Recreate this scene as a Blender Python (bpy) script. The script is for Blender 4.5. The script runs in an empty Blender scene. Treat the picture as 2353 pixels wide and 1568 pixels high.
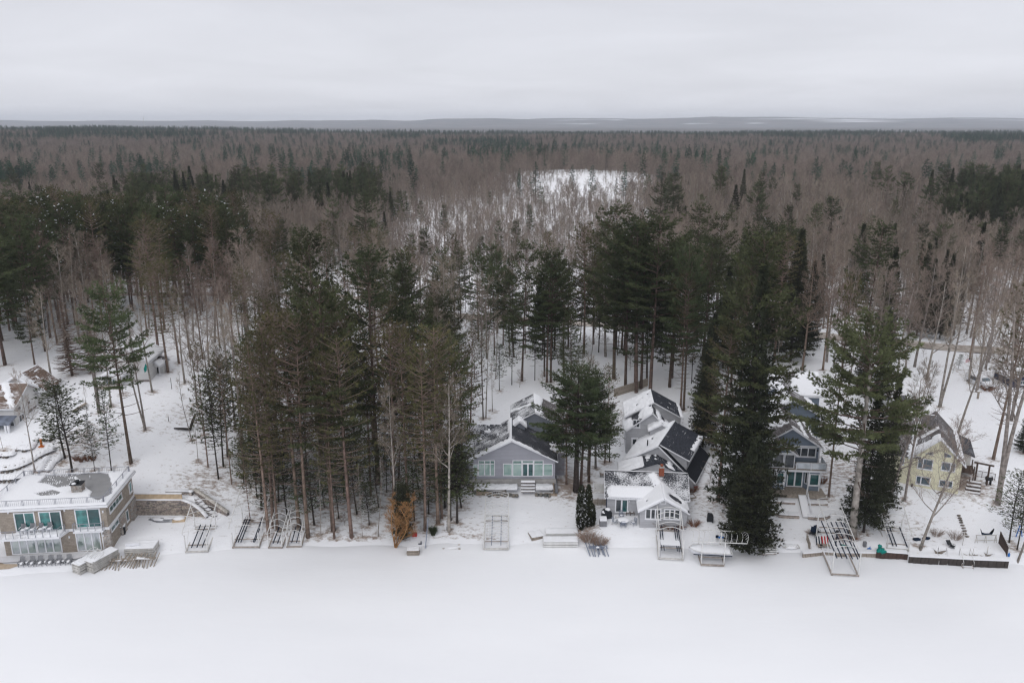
import bpy, math, random
import numpy as np
from mathutils import Vector, Matrix, Euler, noise as mnoise

PI = math.pi
rad = math.radians
scene = bpy.context.scene
col = scene.collection

# ------------------------------------------------------------------ camera
CAM_Z = 50.0
PITCH = rad(15.38)
FPX = 1829.0                      # focal length in pixels of a 2352 px wide picture
cam_data = bpy.data.cameras.new('camera')
cam_data.sensor_width = 36.0
cam_data.lens = 36.0 * FPX / 2352.0
cam_data.clip_start = 1.0
cam_data.clip_end = 60000.0
cam = bpy.data.objects.new('camera', cam_data)
cam.location = (0, 0, CAM_Z)
cam.rotation_euler = (PI / 2 - PITCH, 0, 0)
col.objects.link(cam)
scene.camera = cam

# ------------------------------------------------------------------ world: overcast sky
SUN_EL, SUN_ROT = rad(42), rad(205)
world = bpy.data.worlds.new('World')
scene.world = world
world.use_nodes = True
wn, wl = world.node_tree.nodes, world.node_tree.links
wn.clear()
wout = wn.new('ShaderNodeOutputWorld')
bg_sky = wn.new('ShaderNodeBackground'); bg_sky.inputs['Strength'].default_value = 0.05
sky = wn.new('ShaderNodeTexSky'); sky.sky_type = 'NISHITA'; sky.sun_disc = False
sky.sun_elevation = SUN_EL; sky.sun_rotation = SUN_ROT
sky.air_density = 1.0; sky.dust_density = 2.0
wl.new(sky.outputs[0], bg_sky.inputs['Color'])
bg_cloud = wn.new('ShaderNodeBackground')
tc = wn.new('ShaderNodeTexCoord')
sep = wn.new('ShaderNodeSeparateXYZ'); wl.new(tc.outputs['Generated'], sep.inputs[0])
# overcast luminance: brighter towards the zenith
up = wn.new('ShaderNodeMath'); up.operation = 'MAXIMUM'; up.inputs[1].default_value = 0.0
wl.new(sep.outputs['Z'], up.inputs[0])
ramp = wn.new('ShaderNodeValToRGB')
cr = ramp.color_ramp
cr.elements[0].position = 0.0; cr.elements[0].color = (0.735, 0.745, 0.80, 1)
cr.elements[1].position = 1.0; cr.elements[1].color = (1.12, 1.12, 1.16, 1)
e = cr.elements.new(0.06); e.color = (0.735, 0.745, 0.80, 1)
e = cr.elements.new(0.28); e.color = (0.655, 0.665, 0.725, 1)
e = cr.elements.new(0.55); e.color = (0.84, 0.845, 0.885, 1)
wl.new(up.outputs[0], ramp.inputs[0])
# cloud structure, stretched sideways the way a flat layer looks from below
zz = wn.new('ShaderNodeMath'); zz.operation = 'ADD'; zz.inputs[1].default_value = 0.10
wl.new(up.outputs[0], zz.inputs[0])
dx = wn.new('ShaderNodeMath'); dx.operation = 'DIVIDE'; wl.new(sep.outputs['X'], dx.inputs[0]); wl.new(zz.outputs[0], dx.inputs[1])
dy = wn.new('ShaderNodeMath'); dy.operation = 'DIVIDE'; wl.new(sep.outputs['Y'], dy.inputs[0]); wl.new(zz.outputs[0], dy.inputs[1])
comb = wn.new('ShaderNodeCombineXYZ'); wl.new(dx.outputs[0], comb.inputs[0]); wl.new(dy.outputs[0], comb.inputs[1])
cn = wn.new('ShaderNodeTexNoise'); cn.inputs['Scale'].default_value = 0.55; cn.inputs['Detail'].default_value = 7
cn.inputs['Roughness'].default_value = 0.52; cn.inputs['Distortion'].default_value = 0.4
wl.new(comb.outputs[0], cn.inputs['Vector'])
mr = wn.new('ShaderNodeMapRange'); mr.inputs[1].default_value = 0.3; mr.inputs[2].default_value = 0.7
mr.inputs[3].default_value = 0.93; mr.inputs[4].default_value = 1.07
wl.new(cn.outputs[0], mr.inputs[0])
mulc = wn.new('ShaderNodeVectorMath'); mulc.operation = 'SCALE'
wl.new(ramp.outputs[0], mulc.inputs[0]); wl.new(mr.outputs[0], mulc.inputs['Scale'])
wl.new(mulc.outputs[0], bg_cloud.inputs['Color'])
bg_cloud.inputs['Strength'].default_value = 1.0
mixw = wn.new('ShaderNodeMixShader'); mixw.inputs[0].default_value = 0.93
wl.new(bg_sky.outputs[0], mixw.inputs[1]); wl.new(bg_cloud.outputs[0], mixw.inputs[2])
wl.new(mixw.outputs[0], wout.inputs['Surface'])

sun_data = bpy.data.lights.new('sun', 'SUN')
sun_data.energy = 0.55
sun_data.angle = rad(25)
sun_data.color = (1.0, 0.97, 0.93)
sun = bpy.data.objects.new('sun', sun_data)
# sun stands behind and left of the viewer, high
sun.rotation_euler = (rad(90) - SUN_EL, 0, rad(-25))
sun.location = (0, 0, 300)
col.objects.link(sun)

scene.view_settings.view_transform = 'Standard'
scene.view_settings.look = 'None'
scene.view_settings.exposure = 0.12
scene.view_settings.gamma = 1.0
scene.view_settings.use_curve_mapping = False
scene.render.engine = 'CYCLES'
cy = scene.cycles
cy.max_bounces = 4; cy.diffuse_bounces = 3; cy.glossy_bounces = 2
cy.transmission_bounces = 2; cy.transparent_max_bounces = 8; cy.volume_bounces = 2
cy.use_denoising = True
cy.use_adaptive_sampling = True
cy.adaptive_threshold = 0.02
cy.sample_clamp_indirect = 4.0
cy.caustics_reflective = False; cy.caustics_refractive = False
cy.filter_width = 1.3 if hasattr(cy, 'filter_width') else 1.5

# ------------------------------------------------------------------ bookkeeping helpers
def tag(o, label=None, cat=None, group=None, kind=None):
    if label: o['label'] = label
    if cat: o['category'] = cat
    if group: o['group'] = group
    if kind: o['kind'] = kind
    return o

def empty(name, loc=(0, 0, 0), rz=0.0, label=None, cat=None, group=None, parent=None):
    o = bpy.data.objects.new(name, None)
    o.empty_display_size = 0.3
    o.location = loc; o.rotation_euler = (0, 0, rz)
    col.objects.link(o)
    if parent: o.parent = parent
    return tag(o, label, cat, group)

def mesh_np(name, V, F3=None, F4=None, mats=(), mi=None, smooth=False):
    """mesh from numpy arrays of triangles and/or quads"""
    V = np.asarray(V, dtype=np.float32).reshape(-1, 3)
    me = bpy.data.meshes.new(name)
    n3 = 0 if F3 is None else len(F3); n4 = 0 if F4 is None else len(F4)
    loops = []
    if n3: loops.append(np.asarray(F3, dtype=np.int32).ravel())
    if n4: loops.append(np.asarray(F4, dtype=np.int32).ravel())
    L = np.concatenate(loops) if loops else np.zeros(0, np.int32)
    starts = np.concatenate([np.arange(n3) * 3, n3 * 3 + np.arange(n4) * 4]).astype(np.int32)
    me.vertices.add(len(V)); me.vertices.foreach_set('co', V.ravel())
    me.loops.add(len(L)); me.loops.foreach_set('vertex_index', L)
    me.polygons.add(n3 + n4); me.polygons.foreach_set('loop_start', starts)
    if mi is not None: me.polygons.foreach_set('material_index', np.asarray(mi, dtype=np.int32))
    if smooth: me.polygons.foreach_set('use_smooth', np.ones(n3 + n4, dtype=bool))
    for m in mats: me.materials.append(m)
    me.update(calc_edges=True)
    return me

def link(name, me, parent=None, loc=(0, 0, 0), rot=(0, 0, 0), scale=(1, 1, 1)):
    o = bpy.data.objects.new(name, me)
    col.objects.link(o)
    if parent: o.parent = parent
    o.location = loc; o.rotation_euler = rot; o.scale = scale
    return o

class MB:
    """collects boxes, bars and tubes and links them as ONE mesh"""
    def __init__(s): s.v = []; s.f = []; s.m = []; s.sm = []
    def add(s, vs, fs, mi=0, smooth=False):
        b = len(s.v); s.v += [tuple(p) for p in vs]
        for f in fs: s.f.append([b + i for i in f]); s.m.append(mi); s.sm.append(smooth)
        return s
    def box(s, x0, x1, y0, y1, z0, z1, mi=0):
        vs = [(x0,y0,z0),(x1,y0,z0),(x1,y1,z0),(x0,y1,z0),(x0,y0,z1),(x1,y0,z1),(x1,y1,z1),(x0,y1,z1)]
        return s.add(vs, [(3,2,1,0),(4,5,6,7),(0,1,5,4),(1,2,6,5),(2,3,7,6),(3,0,4,7)], mi)
    def bar(s, p, q, w, h=None, mi=0, roll=0.0):
        """square bar from p to q, w wide, h high"""
        h = w if h is None else h
        p = Vector(p); q = Vector(q); d = (q - p)
        if d.length < 1e-6: return s
        d.normalize()
        upv = Vector((0, 0, 1)) if abs(d.z) < 0.95 else Vector((0, 1, 0))
        a = d.cross(upv).normalized(); b = a.cross(d).normalized()
        if roll: R = Matrix.Rotation(roll, 3, d); a = R @ a; b = R @ b
        vs = []
        for c in (p, q):
            for sa, sb in ((-1,-1),(1,-1),(1,1),(-1,1)):
                vs.append(c + a * (sa * w / 2) + b * (sb * h / 2))
        return s.add(vs, [(0,1,2,3),(7,6,5,4),(0,4,5,1),(1,5,6,2),(2,6,7,3),(3,7,4,0)], mi)
    def tube(s, pts, r, n=6, mi=0, smooth=True, cap=True):
        pts = [Vector(p) for p in pts]; k = len(pts)
        rs = r if isinstance(r, (list, tuple)) else [r] * k
        b = len(s.v)
        for i, p in enumerate(pts):
            d = (pts[min(i + 1, k - 1)] - pts[max(i - 1, 0)])
            d = d.normalized() if d.length > 1e-9 else Vector((0, 0, 1))
            upv = Vector((0, 0, 1)) if abs(d.z) < 0.9 else Vector((0, 1, 0))
            a = d.cross(upv).normalized(); c = a.cross(d).normalized()
            for j in range(n):
                t = 2 * PI * j / n
                s.v.append(tuple(p + (a * math.cos(t) + c * math.sin(t)) * rs[i]))
        for i in range(k - 1):
            for j in range(n):
                j2 = (j + 1) % n
                s.f.append([b + i*n + j, b + (i+1)*n + j, b + (i+1)*n + j2, b + i*n + j2]); s.m.append(mi); s.sm.append(smooth)
        if cap:
            s.f.append([b + j for j in range(n)]); s.m.append(mi); s.sm.append(False)
            s.f.append([b + (k-1)*n + j for j in reversed(range(n))]); s.m.append(mi); s.sm.append(False)
        return s
    def cyl(s, x, y, z0, z1, r, n=12, mi=0, r2=None):
        return s.tube([(x, y, z0), (x, y, z1)], [r, r if r2 is None else r2], n, mi)
    def prism(s, poly, axis, a0, a1, mi=0):
        """extrude a 2-D polygon: axis 'y' -> poly in (x,z); 'x' -> poly in (y,z); 'z' -> poly in (x,y)"""
        n = len(poly)
        def P(q, a):
            if axis == 'y': return (q[0], a, q[1])
            if axis == 'x': return (a, q[0], q[1])
            return (q[0], q[1], a)
        vs = [P(q, a0) for q in poly] + [P(q, a1) for q in poly]
        fs = [tuple(range(n)), tuple(reversed(range(n, 2 * n)))]
        for i in range(n):
            j = (i + 1) % n
            fs.append((i, i + n, j + n, j))
        return s.add(vs, fs, mi)
    def blob(s, c, r, seg=10, rings=6, mi=0, amp=0.0, seed=0, half=False):
        """lumpy ellipsoid (or its upper half)"""
        cx, cy_, cz = c; rx, ry, rz = r if isinstance(r, (tuple, list)) else (r, r, r)
        b = len(s.v)
        for i in range(rings + 1):
            ph = (PI / 2 if half else PI) * i / rings
            for j in range(seg):
                t = 2 * PI * j / seg
                d = Vector((math.sin(ph)*math.cos(t), math.sin(ph)*math.sin(t), math.cos(ph)))
                k = 1 + amp * mnoise.noise(d * 1.7 + Vector((seed, seed * .3, 0)))
                s.v.append((cx + d.x*rx*k, cy_ + d.y*ry*k, cz + d.z*rz*k))
        for i in range(rings):
            for j in range(seg):
                j2 = (j + 1) % seg
                s.f.append([b + i*seg + j, b + (i+1)*seg + j, b + (i+1)*seg + j2, b + i*seg + j2]); s.m.append(mi); s.sm.append(True)
        return s
    def mesh(s, name, mats):
        me = bpy.data.meshes.new(name)
        me.from_pydata(s.v, [], s.f)
        if not isinstance(mats, (list, tuple)): mats = [mats]
        for m in mats: me.materials.append(m)
        me.polygons.foreach_set('material_index', s.m)
        me.polygons.foreach_set('use_smooth', s.sm)
        me.update()
        return me
    def build(s, name, mats, parent=None, loc=(0, 0, 0), rz=0.0):
        return link(name, s.mesh(name, mats), parent, loc, (0, 0, rz))

# ------------------------------------------------------------------ materials
def mat(name, c, rough=0.8, spec=0.3, var=0.0, vscale=3.0, metal=0.0, objvar=0.0, bump=0.0, bscale=20.0, c2=None, vdetail=4, stretch=None):
    m = bpy.data.materials.new(name); m.use_nodes = True
    n, l = m.node_tree.nodes, m.node_tree.links
    b = n['Principled BSDF']
    b.inputs['Roughness'].default_value = rough
    b.inputs['Specular IOR Level'].default_value = spec
    b.inputs['Metallic'].default_value = metal
    b.inputs['Base Color'].default_value = (*c, 1)
    src = None
    tco = n.new('ShaderNodeTexCoord'); vec = tco.outputs['Object']
    if stretch:
        mp = n.new('ShaderNodeMapping'); mp.inputs['Scale'].default_value = stretch
        l.new(vec, mp.inputs[0]); vec = mp.outputs[0]
    if var or c2:
        nt = n.new('ShaderNodeTexNoise'); nt.inputs['Scale'].default_value = vscale; nt.inputs['Detail'].default_value = vdetail
        l.new(vec, nt.inputs['Vector'])
        r = n.new('ShaderNodeMapRange'); r.inputs[1].default_value = 0.35; r.inputs[2].default_value = 0.65
        l.new(nt.outputs[0], r.inputs[0])
        mx = n.new('ShaderNodeMix'); mx.data_type = 'RGBA'
        ca = tuple(x * (1 - var) for x in c); cb = c2 if c2 else tuple(min(1, x * (1 + var)) for x in c)
        mx.inputs[6].default_value = (*ca, 1); mx.inputs[7].default_value = (*cb, 1)
        l.new(r.outputs[0], mx.inputs[0]); src = mx.outputs[2]
    if objvar:
        oi = n.new('ShaderNodeObjectInfo')
        r2 = n.new('ShaderNodeMapRange'); r2.inputs[3].default_value = 1 - objvar; r2.inputs[4].default_value = 1 + objvar
        l.new(oi.outputs['Random'], r2.inputs[0])
        hs = n.new('ShaderNodeHueSaturation')
        if src: l.new(src, hs.inputs['Color'])
        else: hs.inputs['Color'].default_value = (*c, 1)
        l.new(r2.outputs[0], hs.inputs['Value'])
        r3 = n.new('ShaderNodeMapRange'); r3.inputs[3].default_value = 0.5 - objvar * .06; r3.inputs[4].default_value = 0.5 + objvar * .06
        sp = n.new('ShaderNodeMath'); sp.operation = 'FRACT'
        ml = n.new('ShaderNodeMath'); ml.operation = 'MULTIPLY'; ml.inputs[1].default_value = 7.31
        l.new(oi.outputs['Random'], ml.inputs[0]); l.new(ml.outputs[0], sp.inputs[0]); l.new(sp.outputs[0], r3.inputs[0])
        l.new(r3.outputs[0], hs.inputs['Hue'])
        src = hs.outputs[0]
    if src: l.new(src, b.inputs['Base Color'])
    if bump:
        bt = n.new('ShaderNodeTexNoise'); bt.inputs['Scale'].default_value = bscale; bt.inputs['Detail'].default_value = 4
        l.new(vec, bt.inputs['Vector'])
        bp = n.new('ShaderNodeBump'); bp.inputs['Strength'].default_value = bump; bp.inputs['Distance'].default_value = 0.05
        l.new(bt.outputs[0], bp.inputs['Height']); l.new(bp.outputs[0], b.inputs['Normal'])
    return m

def mat_snow(name='snow', tint=(0.83, 0.84, 0.87)):
    m = bpy.data.materials.new(name); m.use_nodes = True
    n, l = m.node_tree.nodes, m.node_tree.links; b = n['Principled BSDF']
    b.inputs['Base Color'].default_value = (*tint, 1); b.inputs['Roughness'].default_value = 0.75
    b.inputs['Specular IOR Level'].default_value = 0.15
    t = n.new('ShaderNodeTexCoord'); a = n.new('ShaderNodeTexNoise'); a.inputs['Scale'].default_value = 3; a.inputs['Detail'].default_value = 5
    l.new(t.outputs['Object'], a.inputs['Vector'])
    bp = n.new('ShaderNodeBump'); bp.inputs['Strength'].default_value = 0.25; bp.inputs['Distance'].default_value = 0.08
    l.new(a.outputs[0], bp.inputs['Height']); l.new(bp.outputs[0], b.inputs['Normal'])
    return m

def mat_shingle(name, c, snow=0.0, sscale=6.0, sth=0.55, ribs=0.0):
    """roof covering: rows of shingles, each a slightly different tone, with specks of snow lodged in the rows"""
    m = bpy.data.materials.new(name); m.use_nodes = True
    n, l = m.node_tree.nodes, m.node_tree.links; b = n['Principled BSDF']
    b.inputs['Roughness'].default_value = 0.85; b.inputs['Specular IOR Level'].default_value = 0.25
    uv = n.new('ShaderNodeUVMap'); uv.uv_map = 'UVMap'
    br = n.new('ShaderNodeTexBrick'); br.inputs['Scale'].default_value = 1.0
    br.inputs['Brick Width'].default_value = 0.32; br.inputs['Row Height'].default_value = 0.15
    br.inputs['Mortar Size'].default_value = 0.012; br.inputs['Color1'].default_value = (*[x * 0.75 for x in c], 1)
    br.inputs['Color2'].default_value = (*[min(1, x * 1.35) for x in c], 1); br.inputs['Mortar'].default_value = (*[x * 0.45 for x in c], 1)
    l.new(uv.outputs[0], br.inputs['Vector'])
    big = n.new('ShaderNodeTexNoise'); big.inputs['Scale'].default_value = 0.5; big.inputs['Detail'].default_value = 3
    l.new(uv.outputs[0], big.inputs['Vector'])
    out = br.outputs[0]
    if snow > 0:
        mp = n.new('ShaderNodeMapping'); mp.inputs['Scale'].default_value = (1.0, 2.0, 1.0) if not ribs else (0.25, 1.0 / ribs, 1)
        l.new(uv.outputs[0], mp.inputs[0])
        fn = n.new('ShaderNodeTexNoise'); fn.inputs['Scale'].default_value = sscale; fn.inputs['Detail'].default_value = 5; fn.inputs['Roughness'].default_value = 0.65
        l.new(mp.outputs[0], fn.inputs['Vector'])
        ad = n.new('ShaderNodeMath'); ad.operation = 'MULTIPLY_ADD'; ad.inputs[1].default_value = 0.55; 
        l.new(big.outputs[0], ad.inputs[0]); l.new(fn.outputs[0], ad.inputs[2])
        st = n.new('ShaderNodeMapRange'); st.inputs[1].default_value = sth + 0.25; st.inputs[2].default_value = sth + 0.33
        st.inputs[4].default_value = snow
        l.new(ad.outputs[0], st.inputs[0])
        mx = n.new('ShaderNodeMix'); mx.data_type = 'RGBA'; mx.inputs[7].default_value = (0.80, 0.81, 0.84, 1)
        l.new(out, mx.inputs[6]); l.new(st.outputs[0], mx.inputs[0]); out = mx.outputs[2]
    l.new(out, b.inputs['Base Color'])
    bp = n.new('ShaderNodeBump'); bp.inputs['Strength'].default_value = 0.5; bp.inputs['Distance'].default_value = 0.02
    l.new(br.outputs['Fac'], bp.inputs['Height']); l.new(bp.outputs[0], b.inputs['Normal'])
    return m

def mat_siding(name, c, row=0.14, amp=0.10, shingle=False):
    """lap siding: horizontal boards (or wall shingles) in object space"""
    m = bpy.data.materials.new(name); m.use_nodes = True
    n, l = m.node_tree.nodes, m.node_tree.links; b = n['Principled BSDF']
    b.inputs['Roughness'].default_value = 0.65; b.inputs['Specular IOR Level'].default_value = 0.3
    t = n.new('ShaderNodeTexCoord'); s = n.new('ShaderNodeSeparateXYZ'); l.new(t.outputs['Object'], s.inputs[0])
    ad = n.new('ShaderNodeMath'); ad.operation = 'ADD'; l.new(s.outputs[0], ad.inputs[0]); l.new(s.outputs[1], ad.inputs[1])
    cb = n.new('ShaderNodeCombineXYZ'); l.new(ad.outputs[0], cb.inputs[0]); l.new(s.outputs[2], cb.inputs[1])
    br = n.new('ShaderNodeTexBrick'); br.inputs['Scale'].default_value = 1.0
    br.inputs['Brick Width'].default_value = 0.35 if shingle else 3.6; br.inputs['Row Height'].default_value = row
    br.inputs['Mortar Size'].default_value = 0.012; br.inputs['Mortar Smooth'].default_value = 0.2
    br.inputs['Color1'].default_value = (*[x * (1 - amp) for x in c], 1); br.inputs['Color2'].default_value = (*[min(1, x * (1 + amp)) for x in c], 1)
    br.inputs['Mortar'].default_value = (*[x * 0.66 for x in c], 1)
    l.new(cb.outputs[0], br.inputs['Vector'])
    ns = n.new('ShaderNodeTexNoise'); ns.inputs['Scale'].default_value = 0.8; ns.inputs['Detail'].default_value = 5
    l.new(t.outputs['Object'], ns.inputs['Vector'])
    r = n.new('ShaderNodeMapRange'); r.inputs[3].default_value = 0.88; r.inputs[4].default_value = 1.12; l.new(ns.outputs[0], r.inputs[0])
    sc = n.new('ShaderNodeVectorMath'); sc.operation = 'SCALE'; l.new(br.outputs[0], sc.inputs[0]); l.new(r.outputs[0], sc.inputs['Scale'])
    l.new(sc.outputs[0], b.inputs['Base Color'])
    bp = n.new('ShaderNodeBump'); bp.inputs['Strength'].default_value = 0.4; bp.inputs['Distance'].default_value = 0.02; bp.invert = True
    l.new(br.outputs['Fac'], bp.inputs['Height']); l.new(bp.outputs[0], b.inputs['Normal'])
    return m

def mat_glass(name, c, mirror=0.12, c2=None, vs=0.6):
    """window glass: a dark or blind-covered room behind or a painted-in reflection, and a coated surface that mirrors the lake and sky"""
    m = bpy.data.materials.new(name); m.use_nodes = True
    n, l = m.node_tree.nodes, m.node_tree.links; b = n['Principled BSDF']
    b.inputs['Roughness'].default_value = 0.5; b.inputs['Specular IOR Level'].default_value = 0.2
    t = n.new('ShaderNodeTexCoord'); ns = n.new('ShaderNodeTexNoise'); ns.inputs['Scale'].default_value = vs; ns.inputs['Detail'].default_value = 3
    l.new(t.outputs['Object'], ns.inputs['Vector'])
    r = n.new('ShaderNodeMapRange'); r.inputs[1].default_value = 0.42; r.inputs[2].default_value = 0.58; l.new(ns.outputs[0], r.inputs[0])
    mx = n.new('ShaderNodeMix'); mx.data_type = 'RGBA'; mx.inputs[6].default_value = (*c, 1); mx.inputs[7].default_value = (*(c2 or [x * 1.5 for x in c]), 1)
    l.new(r.outputs[0], mx.inputs[0]); l.new(mx.outputs[2], b.inputs['Base Color'])
    g = n.new('ShaderNodeBsdfGlossy'); g.inputs['Roughness'].default_value = 0.03
    ms = n.new('ShaderNodeMixShader')
    fr = n.new('ShaderNodeFresnel'); fr.inputs['IOR'].default_value = 1.5
    ma = n.new('ShaderNodeMath'); ma.operation = 'ADD'; ma.inputs[1].default_value = mirror; ma.use_clamp = True
    l.new(fr.outputs[0], ma.inputs[0]); l.new(ma.outputs[0], ms.inputs[0])
    l.new(b.outputs[0], ms.inputs[1]); l.new(g.outputs[0], ms.inputs[2])
    l.new(ms.outputs[0], n['Material Output'].inputs['Surface'])
    return m

M = {}
M['snow'] = mat_snow()
M['white'] = mat('white_paint', (0.74, 0.75, 0.78), 0.5, var=0.05, vscale=2)
M['wood'] = mat('weathered_wood', (0.30, 0.26, 0.22), 0.85, var=0.25, vscale=4, bump=.3)
M['newwood'] = mat('fresh_plywood', (0.52, 0.40, 0.27), 0.8, var=0.12, vscale=2)
M['darkwood'] = mat('dark_stained_wood', (0.075, 0.05, 0.04), 0.8, var=0.3, vscale=4)
M['alu'] = mat('dull_aluminium', (0.56, 0.545, 0.52), 0.5, 0.4, var=0.18, vscale=2, metal=0.25)
M['alu_white'] = mat('pale_metal_tube', (0.66, 0.66, 0.65), 0.5, 0.4, var=0.10, vscale=2)
M['rust'] = mat('weathered_lift_beam', (0.33, 0.29, 0.26), 0.75, var=0.25, vscale=3)
M['navy'] = mat('navy_carpet', (0.012, 0.022, 0.045), 0.95, 0.1, var=0.3)
M['black'] = mat('black_plastic', (0.012, 0.014, 0.018), 0.55, 0.4)
M['grey'] = mat('grey_plastic', (0.20, 0.205, 0.22), 0.6, var=0.1)
M['brown'] = mat('brown_wicker', (0.14, 0.115, 0.10), 0.9, var=0.2, vscale=20)
M['red'] = mat('red_plastic', (0.42, 0.025, 0.03), 0.5, var=0.1)
M['teal'] = mat('teal_cloth', (0.0, 0.20, 0.17), 0.7, var=0.2, vscale=5)
M['blue'] = mat('blue_plastic', (0.02, 0.16, 0.50), 0.5)
M['orange'] = mat('orange_plastic', (0.55, 0.16, 0.03), 0.6, var=0.15)
M['steel'] = mat('blue_grey_steel', (0.22, 0.25, 0.32), .5, metal=.3)
M['flagred'] = mat('flag_red', (0.45, 0.06, 0.06), .8)
M['yellow'] = mat('yellow_plastic', (0.65, 0.38, 0.02), 0.6)
# ------------------------------------------------------------------ terrain
def smooth(t): t = min(1.0, max(0.0, t)); return t * t * (3 - 2 * t)
SHORE = [(-140, 80), (-80, 79.3), (-60, 80.1), (-51, 81.3), (-44, 84.6), (-35, 86.2), (-10, 87.3), (0, 87.2), (15, 86.6), (30, 85.8), (44, 85.3), (58, 83.0), (75, 82), (140, 80)]
COLS = [(-140, [(0,0),(3,1),(14,2),(25,8),(36,10),(60,12),(110,12)]),
        (-60, [(0,0),(2.5,.85),(13,1.0),(16,4.6),(20,6.3),(25,7.8),(36,10),(45,11),(65,12),(110,12)]),
        (-45, [(0,0),(2.5,.7),(5,1),(9,1.5),(12,3.4),(20,5.3),(30,7.5),(40,9.5),(50,10.8),(110,12)]),
        (-30, [(0,0),(2.5,.8),(6,1.6),(10,2.8),(15,4.0),(20,4.8),(30,6.6),(40,8.2),(60,9.5),(110,10)]),
        (-12, [(0,0),(2,.7),(5,1.3),(10,2.2),(15,3.0),(20,3.6),(30,4.6),(45,5.6),(65,6.2),(110,6)]),
        (0, [(0,0),(2,.5),(5,1.0),(9,1.9),(11.5,2.7),(20,3.2),(30,3.8),(45,5),(65,6),(110,6)]),
        (20, [(0,0),(2,.8),(4,1.4),(8,1.6),(15,2.2),(20,2.6),(30,3.6),(45,5),(65,6),(110,6)]),
        (38, [(0,0),(1,.9),(3,1.1),(6,1.7),(9,3.0),(11,3.5),(20,4.5),(30,5.5),(45,6),(65,6.5),(110,6)]),
        (56, [(0,0),(.8,1.05),(4,1.4),(10,3.6),(14,4.3),(20,5),(30,6.3),(45,7.3),(65,7.5),(110,7)]),
        (140, [(0,0),(.8,1.05),(4,1.4),(10,3.6),(14,4.3),(20,5),(30,6.3),(45,7.3),(65,7.5),(110,7)])]
def interp(tab, t):
    if t <= tab[0][0]: return tab[0][1]
    for (a, va), (b, vb) in zip(tab, tab[1:]):
        if t <= b: return va + (vb - va) * (t - a) / (b - a)
    return tab[-1][1]
def shore(x): return interp(SHORE, x)
def nz(x, y, s, o=0.0): return mnoise.noise(Vector((x * s + o, y * s - o, o * 1.7)))
def sstep(a, b, t): return smooth((t - a) / (b - a))
def far_h(x, y):
    h = 6.5 + 3.0 * nz(x, y, 1 / 160.0, 3.3) * sstep(190, 330, y)
    h += 11 * math.exp(-((x - 50) / 85) ** 2 - ((y - 590) / 95) ** 2)                      # the snowy rise
    h += (12 * sstep(60, -900, x)) * sstep(400, 1800, y)                                     # ground climbs to the left
    h += 5 * nz(x, y, 1 / 520.0, 9.1) * sstep(400, 1200, y)
    if y > 2300: h = h + (0 - h) * sstep(2300, 3400, y)
    if y > 8600:
        ang = x / y
        top = 66 + 44 * sstep(-0.45, 0.35, ang) + 22 * nz(ang * 9000, 0, 1 / 380.0, 5.0) + 20 * nz(ang * 9000, 0, 1 / 1500.0, 1.0)
        h += top * sstep(8600, 11500, y + 600 * nz(x, y, 1 / 2500.0, 2.2))
    return h
def ground_h(x, y):
    s = shore(max(-140, min(140, x)))
    d = y - s
    if d <= 0: return max(-1.2, d * 0.5) 
    if d > 110: near = None
    xs = max(-140, min(140, x))
    for (xa, ta), (xb, tb) in zip(COLS, COLS[1:]):
        if xs <= xb:
            t = (xs - xa) / (xb - xa); t = t * t * (3 - 2 * t) if 0 <= t <= 1 else t
            near = interp(ta, d) * (1 - t) + interp(tb, d) * t
            break
    near += 0.22 * nz(x, y, 0.13, 7.0) * sstep(1, 8, d) + 0.09 * nz(x, y, 0.5, 2.0) * sstep(1, 5, d)
    # terrace cut into the bank beside the modern house
    if -50.5 < x < -38.5 and 84 < y < 102:
        k = 1 - sstep(-41.5, -38.5, x)
        if y < 93.8: near = near * (1 - k) + min(near, 1.0) * k
        else: near = near * (1 - k) + max(near, 3.15) * k
    if y < 165: return near
    t = sstep(165, 215, y)
    return near * (1 - t) + far_h(x, y) * t

def ray(px, py):
    u = (px - 1176) / FPX; v = (784 - py) / FPX
    return Vector((u, math.cos(PITCH) + v * math.sin(PITCH), -math.sin(PITCH) + v * math.cos(PITCH)))
def G(px, py, dz=0.0):
    """where the view line through a measured point of the photograph meets the ground"""
    d = ray(px, py); t = 70.0
    step = 0.5
    while t < 12000:
        p = d * t; z = CAM_Z + p.z
        g = max(0.0, ground_h(p.x, p.y)) + dz
        if z <= g:
            for _ in range(12):
                step *= 0.5
                p = d * (t - step); 
                if CAM_Z + p.z <= max(0.0, ground_h(p.x, p.y)) + dz: t -= step
            p = d * t
            return Vector((p.x, p.y, max(0.0, ground_h(p.x, p.y))))
        t += step; step = 0.5 if t < 400 else 4
    return None
def Z(px, py, z):
    d = ray(px, py); t = (z - CAM_Z) / d.z
    return Vector((d.x * t, d.y * t, z))
def YY(px, py, y):
    d = ray(px, py); t = y / d.y
    return Vector((d.x * t, y, CAM_Z + d.z * t))
def gh(x, y): return max(0.0, ground_h(x, y))

def axis(pairs):
    out = []
    for a, b, s in pairs:
        n = max(1, int(round((b - a) / s)))
        out += [a + (b - a) * i / n for i in range(n)]
    out.append(pairs[-1][1]); return out

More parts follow.
